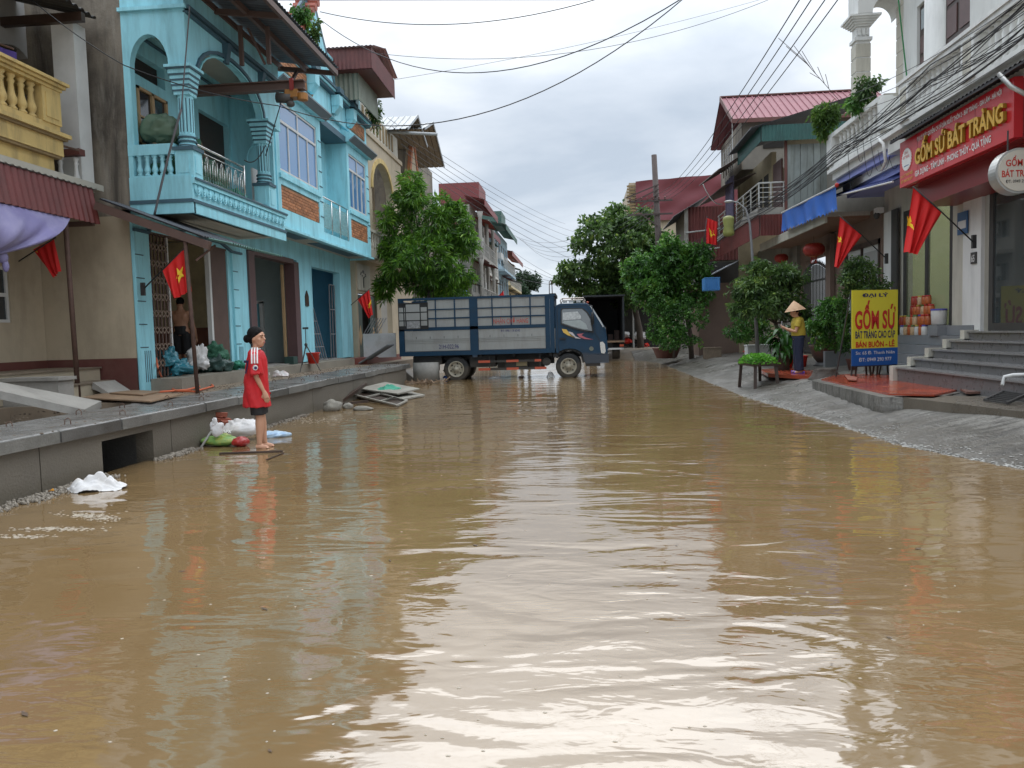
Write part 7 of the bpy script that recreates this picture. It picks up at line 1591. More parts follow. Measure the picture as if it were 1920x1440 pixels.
# flags on the right
q = lambda u, v, Y=17.5: ay(u, v, Y)
flag('red flag with partly hidden star on a slanted pole by the white doors', [q(1575, 406), q(1616, 441), q(1572, 503), q(1566, 500)], (.16, .42), .12, [q(1663, 486, 17.6), q(1612, 437, 17.5), q(1573, 404, 17.45)], q(1662, 484, 17.6), .045, srot=.4, squash=.6)
q = lambda u, v, Y=13.5: ay(u, v, Y)
flag('large red flag with a yellow star hanging in front of the shop window', [q(1712, 352), q(1766, 398), q(1722, 478), q(1698, 472)], (.06, .52), .135, [q(1826, 455, 13.6), q(1766, 398, 13.5), q(1712, 350, 13.45)], q(1826, 452, 13.62), .06, srot=.35, squash=.75)
q = lambda u, v, Y=27: ay(u, v, Y)
flag('bright red flag hanging upright before the dark red corrugated wall', [q(1324, 408), q(1345, 416), q(1345, 460), q(1325, 456)], (.45, .5), .16, [q(1318, 470), q(1326, 405)], None, .04, srot=.9)
q = lambda u, v, Y=50: ay(u, v, Y)
flag('tiny red flag far down the street above the truck bed', [q(933, 556), q(944, 545), q(945, 556), q(938, 556)], (.5, .5), .05, [q(930, 562), q(945, 543)], None, .03)
m_cab = M('cable black', (.018, .018, .02), .6); m_cab2 = M('cable grey', (.12, .12, .13), .5)
def cable(label, a, b_, sag=.3, r=.008, mat=None, group='overhead cables', n=24, name='cable'):
    a, b_ = Vector(a), Vector(b_); pts = []
    for i in range(n+1): t_ = i/n; p = a.lerp(b_, t_); p.z -= sag*4*t_*(1-t_); pts.append(p)
    o = MB().tube(pts, r, 5).build(name, mat or m_cab, None, True, org=(a+b_)/2); tag(o, label, 'cable', group); return o
# long cables across the top of the picture
sky_c = [((395, 0, 13), (1090, 0, 22), -.0, .012, 'thin pale cable touching the top edge of the sky'),
 ((560, -20, 12), (1500, -60, 20), .0, .01, 'cable leaving the frame above the tin canopy'),
 ((600, 22, 16), (1280, -60, 14), .55, .012, 'cable sagging from the tiled gable to the top centre'),
 ((605, 40, 18), (1290, -10, 12), 1.15, .013, 'thick cable swinging low across the upper sky from the gable'),
 ((520, 198, 12.4), (1290, -10, 12), .95, .012, 'thick dark cable from the blue bay window rising to the top centre'),
 ((690, 98, 22), (1440, 0, 24), .75, .010, 'thin cable above the brown tin shed rising to the right'),
 ((735, 150, 24), (1440, -5, 30), .2, .008, 'faint cable passing just right of the brown tin shed'),
 ((232, 122, 11.5), (520, 198, 12.4), .08, .012, 'dark cable running along the side of the arched blue balcony'),
 ((60, 0, 11.4), (232, 122, 11.5), .05, .012, 'dark cable crossing above the ochre balcony')]
for (p, q, sg, r_, lab) in sky_c: cable(lab, ay(p[0], p[1], p[2]), ay(q[0], q[1], q[2]), sg, r_*.7)
for i, (u0, u1) in enumerate(((1500, 1236), (1522, 1240), (1548, 1244), (1572, 1250))):
    cable(['leftmost', 'second', 'third', 'rightmost'][i]+' of four parallel wires climbing from the utility pole', ay(1238+i*5, 362+i*4, 35.8), ay(u0, -2, 9+i*.2), .35, .007)
for i in range(5):
    cable(['lowest', 'fourth', 'third', 'second', 'topmost'][i]+' wire running from the utility pole to the far left houses', ay(1225, 378+i*6, 35.8), ay(955+i*6, 436+i*3, 78), 1.4+.2*i, .012, m_cab2)
for i in range(6):
    cable(['first', 'second', 'third', 'fourth', 'fifth', 'sixth'][i]+' thin wire slanting down the sky behind the grey zinc roof', ay(728+i*8, 222+i*16, 29), ay(1060+i*30, 420+i*18, 75), .4+.2*i, .010, m_cab2)
for i in range(4):
    cable(['upper', 'second', 'third', 'lower'][i]+' faint wire near the far end of the street', ay(960, 470+i*16, 60), ay(1150, 560-i*10, 45), .4, .012, m_cab2)
# the thick bundle down the right side
for i in range(15):
    a = Vector((5.45+.03*(i % 5), 8.6, 6.05-.13*(i % 6)-.05*i)); b_ = Vector((5.15+.04*(i % 4), 21.5+random.uniform(-.2, .2), 5.42-.03*i)); 
    p0 = ay(1950, random.uniform(-40, 55), 9.4); pm = ay(1745, random.choice([random.uniform(120, 200), random.uniform(150, 180)]), 12.9); p1 = ay(1565, random.uniform(272, 306), 17.0); p2 = ay(1395-random.uniform(0, 8), 392+i*2, 26)
    p3 = ay(1240, 468+i*3, 40)
    o1 = random.uniform(-.04, .04); pts = []
    ctrl = [p0, pm, p1, p2, p3]
    for s_ in range(4):
        for k in range(12):
            t_ = k/12; p = ctrl[s_].lerp(ctrl[s_+1], t_); p.z -= [.02+.02*(i % 4), .03+.02*(i % 3), .15+.03*(i % 3), .35][s_]*4*t_*(1-t_); p.x += o1*math.sin(t_*9+i)*.4; pts.append(p)
    pts.append(p3)
    tag(MB().tube(pts, [.010, .005, .007][i % 3], 5).build('cable', m_cab, None, True, org=p1), 'black cable in the thick bundle strung along the right-hand houses', 'cable', 'bundled cables along the right-hand houses')
for i in range(6):
    cable(['uppermost', 'second', 'third', 'fourth', 'fifth', 'lowest'][i]+' thin wire crossing in front of the white balcony beside the bundle', ay(1930, -10+i*24, 9.5), ay(1600+i*12, 175+i*14, 16.5), .12, .005, group='thin wires before the white balcony')
cable('green hose hanging down the banded white pillar', ay(1684, -5, 15.2), ay(1702, 160, 15.3), 0, .014, M('hose green', (.02, .16, .05), .5), group='hoses and cords')
for i in range(7):     # loose loops below the bundle
    p0 = ay(1590+i*14, 262+random.uniform(-20, 20), 16.4); p1 = ay(1600+i*18, 300+random.uniform(-30, 40), 16.2)
    cable(['first', 'second', 'third', 'fourth', 'fifth', 'sixth', 'seventh'][i]+' drooping wire end below the cable bundle, counted from the left', p0, p1, random.uniform(.1, .5), .005, group='loose wire ends below the bundle', n=12)
cable('pale hose looping over the red tarpaulin wall', ay(1318, 345, 30), ay(1355, 382, 30), .25, .02, m_white, group='hoses and cords')
cable('long grey conduit hanging down the blue balcony corner', ay(356, 12, 12.5), ay(340, 205, 12.5), .0, .012, m_cab2, group='hoses and cords'); cable('bundled grey conduit swinging below the blue parapet', ay(340, 205, 12.5), ay(290, 402, 12.6), -.05, .02, m_cab2, group='hoses and cords')
cable('hoist cord with a black switch hanging on the second blue column', ay(527, 192, 14.4), ay(498, 292, 14.6), .0, .01, m_cab, group='hoses and cords'); cable('slack cord from the blue column to the steel rail', ay(498, 272, 14.6), ay(458, 300, 14.4), .15, .01, m_cab, group='hoses and cords')
# ================================================================ things on the left bank
def noise3(p, s=1): from mathutils import noise; return noise.noise(Vector(p)*s)
def sack(name, label, cat, c, r, mat, rot=0, wr=.03, flat=.5, seed=0, cat2=None, parent=None, n=52, m=34, pinch=1.0):
    """slumped cloth or plastic bag with creases"""
    from mathutils import noise
    c = Vector(c); Rz = Matrix.Rotation(rot, 3, 'Z'); b = MB(); k = len(b.v)
    for i in range(m+1):
        p = math.pi*i/m-math.pi/2
        for j in range(n):
            a = 2*math.pi*j/n; ca, sa = math.cos(a), math.sin(a)
            sq = (abs(ca)**4+abs(sa)**4)**-.25 if pinch else 1
            q = Vector((r[0]*math.cos(p)*ca*(.6+.4*sq), r[1]*math.cos(p)*sa*(.6+.4*sq), r[2]*math.sin(p)))
            if q.z < 0: q.z *= flat
            wv_ = noise.noise(Vector((q.x*5+seed, q.y*5, q.z*5)))*2; d = noise.noise(Vector((q.x*6+seed, q.y*6, q.z*7)))*wr*1.8-(1-abs(noise.noise(Vector((q.x*11+seed+wv_, q.y*13, q.z*10+wv_))))*3)*wr*.55-(1-abs(noise.noise(Vector((q.x*27+seed, q.y*23+wv_, q.z*25))))*3)*wr*.22
            q = q+q.normalized()*d if q.length > 1e-6 else q
            b.v.append(tuple(c+Rz @ q))
    for i in range(m):
        for j in range(n): b.f.append((i*n+j, i*n+(j+1) % n, (i+1)*n+(j+1) % n, (i+1)*n+j))
    o = b.build(name, mat, parent, True, org=None if parent else c)
    return o if parent else tag(o, label, cat)
m_wsack = M('white woven sack', (.62, .61, .60), .6, .08, 5, .15, 60, dirt=(.36, .30, .22), damt=.5, dscale=3)
m_clear = M('cloudy plastic', (.50, .48, .44), .3, .15, 8, dirt=(.25, .22, .18), damt=.4, dscale=5)
SKX = az(430, 822, .03)
B1 = sack('sack', 'big white woven sack slumped against the drain wall behind the girl', 'sack', az(440, 806, .16)+Vector((0, .12, 0)), (.30, .20, .15), m_wsack, .2, .03, .8, 1)
Bg = sack('sack', 'green and yellow printed sack with a red end lying in front of the white sack', 'sack', az(412, 826, .07), (.27, .17, .085), M('green print sack', (.16, .30, .08), .4, .45, 3.0, .1, 40, dirt=(.62, .50, .06), damt=.9, dscale=3.5), -.15, .02, .8, 2)
sack('red_end', '', '', az(452, 828, .06), (.10, .12, .075), M('sack red print', (.36, .025, .02), .4, .2, 9), -.3, .02, .8, 3, parent=Bg)
text('sack_lettering', 'NPK', m_wlet, Bg, az(425, 812, .17), (R(40), 0, R(-10)), .06, .14, .003, .02)
sack('sack', 'crumpled whitish plastic bag at the left end of the sack pile', 'bag', az(384, 812, .12), (.10, .10, .12), m_clear, .5, .03, .9, 5)
sack('sack', 'light blue and white sack spreading into the water behind the girl feet', 'sack', az(508, 817, .03)+Vector((0, .12, 0)), (.24, .16, .06), M('pale blue sack', (.42, .55, .66), .4, .25, 5, dirt=(.06, .22, .5), damt=.8, dscale=3), .2, .03, .9, 7)
sack('cloth', 'white rag hanging over the handle beside the stacked bricks', 'cloth', az(403, 797, .30), (.07, .07, .13), m_wsack, .5, .05, 1, 8)
for i, (du, dv, z, rz_, lb) in enumerate(((412, 777, .44, .3, 'topmost red hollow brick on the sacks'), (418, 788, .36, .9, 'middle red hollow brick tilted on the sacks'), (424, 792, .30, 1.1, 'lowest red hollow brick on the sacks'), (408, 781, .39, 0, 'dark red hollow brick tucked under the topmost one'))):
    c = az(du, dv, z) if z < 1.4 else None; c = Vector((SKX.x-.02+.05*i, SKX.y-.0+.05*(i % 2), z)); 
    K = local('hollow_brick', lb, 'brick', ay(du, dv, SKX.y-.02), rz_); K.rotation_euler = (.15*i, .1, rz_)
    b = MB(); b.box(-.10, .10, -.045, .045, -.03, -.022); b.box(-.10, .10, -.045, .045, .022, .03); b.box(-.10, .10, -.045, -.037, -.022, .022); b.box(-.10, .10, .037, .045, -.022, .022); b.box(-.10, .10, -.004, .004, -.022, .022); b.build('brick_body', M('red brick', (.26, .075, .045), .8, .2, 8, .3, 60), K)
    MB().box(-.03, .03, -.036, .036, -.021, .021).build('core', m_dark, K)
MB_ = MB().tube([az(376, 840, .0), ay(404, 797, 10.1)], .016, 8); tag(MB_.build('shovel_handle', m_ral, None, True, org=az(376, 840, 0)), 'pale handle leaning from the water onto the white sack', 'handle')
pk = [az(412, 850, .012), az(530, 846, .012)]; MBp = MB().bar(pk[0], pk[1], .05, .02); tag(MBp.build('plank', m_ddoor, None, org=pk[0]), 'dark thin plank floating under the girl feet', 'plank')
MBp = MB().bar(az(532, 849, .01), az(500, 862, .01), .02, .012); tag(MBp.build('stick', m_ddoor, None, org=pk[1]), 'short stick floating beside the dark plank', 'stick')
# floating bag, leaves, froth
def crumple(name, label, cat, c, rx, ry, h, mat, rot, seed, n=30):
    from mathutils import noise
    c = Vector(c); Rz = Matrix.Rotation(rot, 3, 'Z')
    def fn(u, v):
        x, y = (u-.5)*2, (v-.5)*2; e_ = 1+.35*noise.noise(Vector((x*1.2+seed, y*1.2, 1))); k = max(0, 1-x*x*.8-y*y*.8)
        z = h*k*(.6+.9*abs(noise.noise(Vector((x*2.3+seed, y*3.1, 0)))))+.012*noise.noise(Vector((x*9, y*9, seed)))
        return c+Rz @ Vector((x*rx*e_*(1-.25*y*y), y*ry*e_*(1-.3*x*x), z))
    b = MB(); b.grid(fn, n, n); o = b.build(name, mat, None, True, org=c); return tag(o, label, cat)
crumple('plastic_bag', 'white plastic bag floating at the foot of the drain wall', 'bag', az(180, 918, .004), .27, .14, .16, m_wsack, .25, 3)
for (u, v, s, lb) in ((143, 902, .035, 'small orange yellow leaf on the gravel by the floating bag'), (96, 922, .035, 'orange yellow leaf at the left edge of the gravel')):
    c = az(u, v, .03); b = MB(); b.quad(c+Vector((-s, 0, 0)), c+Vector((0, -s, .02)), c+Vector((s, 0, .01)), c+Vector((0, s*.8, .03))); tag(b.build('fallen_leaf', M('leaf yellow', (.55, .25, .03), .6), None, org=c), lb, 'leaf')
# froth patches on the water
m_fr = M('water foam', (.36, .31, .24), .5, .2, 6)
b = MB()
def patch(u, v, ru, rv, n, s=.012):
    for i in range(n):
        p = az(u+random.gauss(0, ru), v+random.gauss(0, rv), .001); r_ = random.uniform(.3, 1)*s; b.ellip((p.x, p.y, .001), r_*random.uniform(1, 3), r_*random.uniform(.7, 1.4), .003, 7, 2)
patch(160, 966, 26, 3, 130, .010); patch(190, 972, 20, 3, 90, .010); patch(110, 992, 40, 2, 140, .010); patch(45, 1006, 30, 2, 90, .010); patch(600, 788, 30, 3, 60, .014); patch(555, 788, 30, 4, 60, .012)
patch(700, 782, 60, 6, 16, .012)
for i in range(160): p = az(random.uniform(60, 1850), 700+740*random.random()**1.6, .001); b.ellip((p.x, p.y, .001), random.uniform(.004, .012), random.uniform(.003, .008), .003, 6, 2)
struct(b.build('water_froth_flecks', m_fr), 'stuff')
# rock and broken concrete by the boards
def rock(label, c, r, seed):
    from mathutils import noise
    b = MB(); b.ellip((0, 0, 0), 1, 1, 1, 22, 16); b.v = [tuple(Vector(c)+Vector((v[0]*r[0], v[1]*r[1], v[2]*r[2]))*(1+.28*noise.noise(Vector(v)*1.3+Vector((seed, 0, 0)))+.12*noise.noise(Vector(v)*4+Vector((seed, 0, 0))))) for v in b.v]
    return tag(b.build('rock', M('rubble stone', (.23, .215, .18), .85, .3, 7, .8, 40), None, True, org=c), label, 'rock')
rock('round lump of broken concrete at the foot of the drain wall', az(622, 762, .08), (.19, .17, .13), 1); rock('small broken stone between the concrete lump and the wooden boards', az(652, 762, .04), (.1, .12, .07), 4)
rock('flat stone half under the pile of boards', az(680, 766, .03), (.2, .12, .05), 6)
m_bd = M('old grey board', (.26, .245, .205), .6, .2, 3, .3, 40, dirt=(.12, .1, .08), damt=.6, dscale=2)
def bpanel(name, label, pts, zs, th=.03, mat=None):
    P = [az(u, v, z) for (u, v), z in zip(pts, zs)]; b = MB(); n = len(P); b.v = [tuple(p) for p in P]+[(p.x, p.y, p.z-th) for p in P]
    b.f = [tuple(range(n)), tuple(range(2*n-1, n-1, -1))]+[(i, n+i, n+(i+1) % n, (i+1) % n) for i in range(n)]; return tag(b.build(name, mat or m_bd, None, org=P[0]), label, 'board')
bpanel('board', 'broad grey board on top of the pile at the water edge', [(672, 728), (722, 716), (787, 728), (745, 738)], [.22, .30, .20, .15])
bpanel('board', 'long pale board slanting out to the right of the pile', [(672, 733), (755, 748), (797, 740), (745, 728)], [.14, .05, .05, .12], .035)
DW = bpanel('door_panel', 'dark framed door leaf lying low at the front of the pile', [(655, 738), (745, 760), (763, 751), (690, 732)], [.10, .02, .03, .14], .05, m_ddoor)
P = [az(u, v, z) for (u, v), z in zip([(655, 738), (745, 760), (763, 751), (690, 732)], [.12, .04, .05, .16])]
for a_, b_ in ((0, 1), (1, 2), (2, 3), (3, 0)): MB().bar(P[a_], P[b_], .05, .03).build('frame_rail', m_bd, DW)
for t_ in (.35, .68): MB().bar(P[0].lerp(P[1], t_), P[3].lerp(P[2], t_), .05, .03).build('frame_rail', m_bd, DW)
tag(MB().bar(az(640, 752, .05), az(686, 720, .33), .07, .06).build('timber', m_ddoor, None, org=az(640, 752, .05)), 'short dark timber propped against the left side of the board pile', 'timber'); tag(MB().bar(az(640, 758, .03), az(690, 752, .06), .06, .05).build('timber', m_ddoor, None, org=az(640, 758, .03)), 'dark timber lying low beside the round concrete lump', 'timber')
crumple('cloth', 'crumpled green cloth on top of the board pile', 'cloth', az(730, 730, .27), .26, .17, .10, M('green cloth', (.06, .30, .20), .8, .2, 6), .1, 9)
crumple('cloth', 'white and red plastic bag lying on the drain slabs right of the girl', 'bag', az(525, 705, .60), .22, .15, .14, M('white red bag', (.55, .52, .50), .4, .15, 6, dirt=(.5, .06, .06), damt=.9, dscale=4), .3, 12)
# tarps and sacks before the first doorway
m_tq = M('turquoise tarp', (.035, .20, .26), .3, .3, 6, .3, 20, dirt=(.02, .10, .13), damt=.6, dscale=3); m_dg = M('dark green tarp', (.035, .075, .065), .45, .25, 5, .3, 20)
for (u, v, z, r_, mt, lb, ct, sd_) in ((325, 690, .92, (.38, .25, .20), m_tq, 'crumpled turquoise tarp on the plinth before the folded gate', 'tarp', 2), (312, 672, 1.08, (.20, .16, .18), m_tq, 'upper fold of turquoise plastic against the folded gate', 'tarp', 5), (352, 690, .86, (.18, .18, .09), m_tq, 'low spread of blue plastic at the edge of the plinth', 'tarp', 7),
   (370, 676, 1.0, (.26, .24, .28), m_wsack, 'white and red sack leaning behind the thin rusty post', 'sack', 3), (402, 683, .95, (.42, .30, .23), m_dg, 'large dark grey green sheet heaped in the first doorway', 'tarp', 9), (404, 664, 1.08, (.26, .25, .22), M('net green', (.03, .12, .07), .8, .3, 9), 'dark green net heaped behind the grey green sheet', 'net', 13), (447, 686, .88, (.20, .18, .11), M('bright net green', (.03, .22, .14), .7, .35, 14), 'small bright green net bundle at the end of the plinth', 'net', 15)):
    c = az(u, v, z) if z < 1.0 else None
    yy = 14.0+(u-325)*.018
    c = ay(u, v, yy); sack('heap', lb, ct, (c.x, yy, max(c.z, .80+r_[2]*.5)), (r_[0]*.8, r_[1], r_[2]), mt, .2, .07, .8, sd_)
# things on the blue balcony
sack('sack', 'large green woven sack standing on the parapet inside the arch', 'sack', ay(302, 246, 13.15)+Vector((0, 0, 0)), (.36, .22, .30), M('balcony green sack', (.095, .15, .095), .6, .2, 4, .1, 30), 0, .035, .75, 4)
sack('sack', 'dark green net sack behind the first blue column', 'sack', (-7.15, 13.9, 4.9), (.30, .32, .34), M('net green', (.03, .12, .07)), 0, .08, .8, 6)
sack('sack', 'pile of green mesh behind the steel railing', 'sack', (-7.0, 14.2, 4.35), (.35, .8, .45), M('mesh green', (.06, .14, .09), .8, .4, 14), 0, .10, .8, 8); sack('sack', 'low green mesh bag at the end of the steel railing', 'sack', (-6.95, 15.5, 4.2), (.25, .3, .3), M('bright net green', (.03, .22, .14)), 0, .06, .8, 10)
sack('sack', 'green sack low behind the white balusters of the blue balcony', 'sack', (-7.1, 13.2, 4.2), (.40, .25, .42), MATS['net green'], 0, .06, .8, 11)
tag(MB().box(-7.0, -6.6, 15.55, 16.0, 3.85, 4.30).box(-6.6, -6.59, 15.6, 15.95, 4.2, 4.25).build('metal_box', m_white, None, org=(-6.8, 15.8, 4)), 'white metal box on the blue balcony floor beside the second column', 'box')
tag(MB().bar((-7.4, 15.9, 4.1), (-7.45, 15.1, 5.4), .04).build('pole', m_ply, None, org=(-7.4, 15.5, 4.2)), 'thin wooden pole leaning in the corner of the blue balcony', 'pole')
tag(MB().box(-6.9, -6.86, 16.2, 16.5, 4.0, 5.1).build('leaning_board', m_wsack, None, org=(-6.9, 16.3, 4)), 'pale board leaning behind the second blue column', 'board')
# steel gates leaning inside the third doorway
m_stl = M('steel gate paint', (.22, .23, .24), .45, .2, 5)
def grid_gate(label, x, y0, y1, z0, z1, ny, nz, lean):
    t = thing('gate_leaf', label, 'gate', (x, (y0+y1)/2, z0))
    for i in range(ny+1): y = y0+(y1-y0)*i/ny; MB().bar((x, y, z0), (x-lean, y, z1), .025).build('bar', m_stl, t)
    for k in range(nz+1): f_ = k/nz; MB().bar((x-lean*f_, y0, z0+(z1-z0)*f_), (x-lean*f_, y1, z0+(z1-z0)*f_), .03).build('rail', m_stl, t)
grid_gate('tall grey steel gate leaf leaning inside the dark blue doorway', -7.7, 21.75, 23.0, .8, 2.35, 6, 4, .35); grid_gate('second grey steel gate leaf standing behind the first in the blue doorway', -8.4, 22.0, 23.4, 1.6, 2.95, 7, 2, .3); grid_gate('narrow grey steel frame leaning at the right side of the blue doorway', -7.75, 23.6, 24.1, .8, 3.1, 2, 3, -.02)
sack('sack', 'white sack on the floor inside the mauve framed doorway', 'sack', (-8.6, 19.4, .93), (.45, .4, .16), m_wsack, .4, .06, .8, 21)
# camera tripod and red bucket
tp = az(578, 692, .66); TP = thing('tripod', 'black camera tripod with a small phone standing on the drain slabs', 'tripod', (tp.x, tp.y, .6))
tt = Vector((tp.x-.03, tp.y, 1.28)); 
for a in (0, 2.1, 4.2): MB().tube([tt, (tt.x+.33*math.cos(a+.3), tt.y+.33*math.sin(a+.3), .6)], [.016, .010], 6).build('leg', m_frame, TP)
MB().tube([tt-Vector((0, 0, .1)), tt+Vector((0, 0, .40))], .011, 6).build('centre_post', m_frame, TP); MB().ellip(tt, .04, .04, .05).build('hub', m_frame, TP, True); MB().box(tt.x-.07, tt.x+.08, tt.y-.01, tt.y+.01, tt.z+.40, tt.z+.45).build('phone', m_frame, TP)
bk = az(588, 681, .79); BK = local('bucket', 'bright red plastic bucket with a white handle behind the tripod', 'bucket', (bk.x, bk.y, .78))
m_rb = M('bucket red', (.60, .025, .012), .3, .05, 5)
MB().lathe((0, 0, 0), [(.001, 0), (.13, 0), (.175, .27), (.185, .275), (.185, .29), (.165, .29), (.12, .02), (.001, .02)], 24).build('bucket_body', m_rb, BK, True); MB().tube([(.19*math.cos(a), -.02-.03*math.sin(a), .27-.10*math.sin(a)) for a in [math.pi*k/10 for k in range(11)]], .006, 6).build('handle', m_white, BK, True)
tag(MB().box(bk.x-.75, bk.x-.5, bk.y-.1, bk.y+.2, .78, .98).build('dark_box', m_dg, None, org=(bk.x-.6, bk.y, .78)), 'small dark box on the plinth at the mauve door frame', 'box')
# orange hose
pts = [ay(292, 668, 13.4), ay(297, 695, 13.0), az(310, 722, .62), az(330, 733, .61), az(365, 734, .61), az(400, 724, .61), az(395, 719, .61), az(350, 731, .61), az(297, 735, .61)]
sm_ = []
for i in range(len(pts)-1):
    for k in range(5): sm_.append(pts[i].lerp(pts[i+1], k/5))
tag(MB().tube(sm_+[pts[-1]], .018, 7).build('hose', M('hose orange', (.60, .13, .05), .5), None, True, org=pts[3]), 'orange hose running down the plinth and across the slabs', 'hose')
# leaning sheets at the truck tail, white slab
tag(MB().bar((-6.5, 23.6, .62), (-6.9, 24.6, 1.9), .9, .03, (0, 1, 1)).build('white_slab', m_white, None, org=(-6.7, 24, .62)) if 0 else MB().box(-7.2, -6.1, 25.3, 25.36, .75, 1.55).build('white_slab', m_wsack, None, org=(-6.7, 25.3, .75)), 'white board standing upright beyond the truck tail', 'board')
MS = thing('metal_sheets', 'grey corrugated sheets leaning against the left end of the truck', 'sheets', (-6.3, 24.0, .6))
b = MB(); b.corr((-6.9, 23.6, .62), (0, .9, 0), (.95, 0, .55), 9, .02); b.build('sheet', m_stl, MS); b = MB()
for k in range(6): x = -6.85+k*.09; b.bar((x-.2, 24.9, 1.55), (x+.12, 24.9, 2.05), .05, .02)
b.build('slat_stack', m_stl, MS)
tag(MB().tube([(-4.9, 24.3, .0), (-4.9, 24.3, .58)], .42, 22).build('concrete_ring', m_conc, None, True, org=(-4.9, 24.3, 0)), 'round concrete ring standing under the rear of the truck', 'ring')
b = MB()
for i in range(60): p = Vector((-4.8+random.gauss(0, .35), 22.9+random.gauss(0, .3), .02)); b.bar(p, p+Vector((random.gauss(0, .2), random.gauss(0, .2), random.uniform(0, .12))), .03, .015)
o = b.build('debris', m_ply, None); o['kind'] = 'stuff'
sack('sack', 'pale yellow sack half hidden behind the rear wheel', 'sack', (-4.2, 25.4, .2), (.3, .2, .22), M('pale yellow sack', (.5, .42, .22), .6, .15, 6), 0, .04, .8, 31); sack('sack', 'small blue bag floating behind the rear wheel', 'bag', (-4.25, 24.9, .05), (.2, .12, .07), M('bag blue', (.03, .12, .42), .4), 0, .03, .8, 33)
crumple('plastic_bag', 'pale plastic bag in the water under the truck', 'bag', (-2.75, 24.6, .003), .2, .12, .08, m_wsack, .2, 41); crumple('plastic_bag', 'white bag lying by the front wheel of the truck', 'bag', (-.95, 24.6, .003), .15, .12, .18, m_wsack, .9, 43); crumple('floating_rag', 'dark floating rag under the middle of the truck', 'rag', (-1.9, 24.7, .003), .14, .1, .06, m_brown, .9, 47)

# ================================================================ things on the right bank
sp = az(1548, 706, .37); b = MB(); n = 26; m = 7; from mathutils import noise as _ns
for i in range(m+1):
    z = .20*i/m
    for j in range(n): a = 2*math.pi*j/n; r_ = .22*(1+.45*(1-i/m)**2*(.4+abs(math.sin(a*3.5)))+.15*_ns.noise(Vector((math.cos(a)*2, math.sin(a)*2, z*9)))); b.v.append((sp.x+r_*math.cos(a), sp.y+r_*math.sin(a), .33+z+.02*_ns.noise(Vector((math.cos(a)*3, math.sin(a)*3, 3)))))
for i in range(m):
    for j in range(n): b.f.append((i*n+j, i*n+(j+1) % n, (i+1)*n+(j+1) % n, (i+1)*n+j))
b.f.append(tuple(range(m*n, m*n+n)))
tag(b.build('tree_stump', M('stump', (.07, .055, .045), .85, .4, 9, .8, 25), None, True, org=sp), 'short sawn tree stump at the kerb of the red floor', 'stump')
pt = az(1545, 688, .37); PT = local('plant_pot', 'big carved dark clay pot with reddish relief on a black stand', 'pot', (pt.x, pt.y, .37))
MB().lathe((0, 0, 0), [(.24, 0), (.26, .04), (.20, .08), (.20, .12)], 24).build('stand', m_frame, PT, True)
MB().lathe((0, 0, .12), [(.001, 0), (.17, 0), (.24, .10), (.31, .26), (.33, .36), (.36, .39), (.36, .43), (.32, .43), (.30, .36), (.001, .34)], 28).build('pot_body', M('carved clay', (.10, .075, .06), .5, .35, 10, .5, 18, dirt=(.20, .035, .02), damt=.8, dscale=2.4), PT, True)
ps = az(1250, 669, .3); tag(MB().lathe(ps-Vector((0, 0, .05)), [(.001, 0), (.40, 0), (.56, .38), (.60, .42), (.55, .42), (.001, .36)], 24).build('plant_pot', M('red brown pot', (.15, .06, .045), .6, .2, 6), None, True, org=ps), 'wide red brown pot holding the dense shrub far down the bank', 'pot')
ps = az(1600, 682, .42); tag(MB().lathe((6.1, 17.8, .38), [(.14, 0), (.2, .25), (.22, .27), (.001, .25)], 20).build('plant_pot', M('red brown pot', (.15, .06, .045)), None, True, org=(6.1, 17.8, .38)), 'brown pot half hidden by the yellow board', 'pot')
tag(MB().box(6.0, 6.42, 17.05, 17.4, .38, .58).build('square_planter', m_conc, None, org=(6.2, 17.2, .38)), 'grey square planter behind the yellow board', 'planter')
for (u, v, s, lb) in ((1478, 690, .17, 'red plastic basin left of the woman feet'), (1504, 689, .17, 'red plastic bucket just behind the woman'), (1412, 668, .30, 'wide orange red basin near the lamp post')):
    p = az(u, v, .38); Bq = local('basin', lb, 'basin', (p.x, p.y+.15, .38)); h_ = .26 if s < .2 else .16
    MB().lathe((0, 0, 0), [(.001, 0), (s*.8, 0), (s, h_), (s*1.08, h_+.01), (s*1.08, h_+.03), (s*.95, h_+.03), (s*.75, .02), (.001, .02)], 24).build('basin_body', m_rb, Bq, True)
# crate of greens
p = az(1590, 684, .40); CR = local('crate', 'dark slatted crate heaped with pale green leaves beside the yellow board', 'crate', (p.x, p.y+.2, .38))
for k in range(4): MB().box(-.2, .2, -.16, -.145, .02+k*.06, .06+k*.06).build('slat', m_frame, CR); MB().box(-.2, .2, .145, .16, .02+k*.06, .06+k*.06).build('slat', m_frame, CR); MB().box(-.215, -.2, -.16, .16, .02+k*.06, .06+k*.06).build('slat', m_frame, CR); MB().box(.2, .215, -.16, .16, .02+k*.06, .06+k*.06).build('slat', m_frame, CR)
P_ = np.column_stack([rng.uniform(-.17, .17, 200), rng.uniform(-.13, .13, 200), .24+rng.random(200)*.1]); D_ = rng.normal(size=(200, 3)); D_[:, 2] = abs(D_[:, 2]); gg = leafmesh('greens', m_gveg, P_, D_, .09, .06, CR)
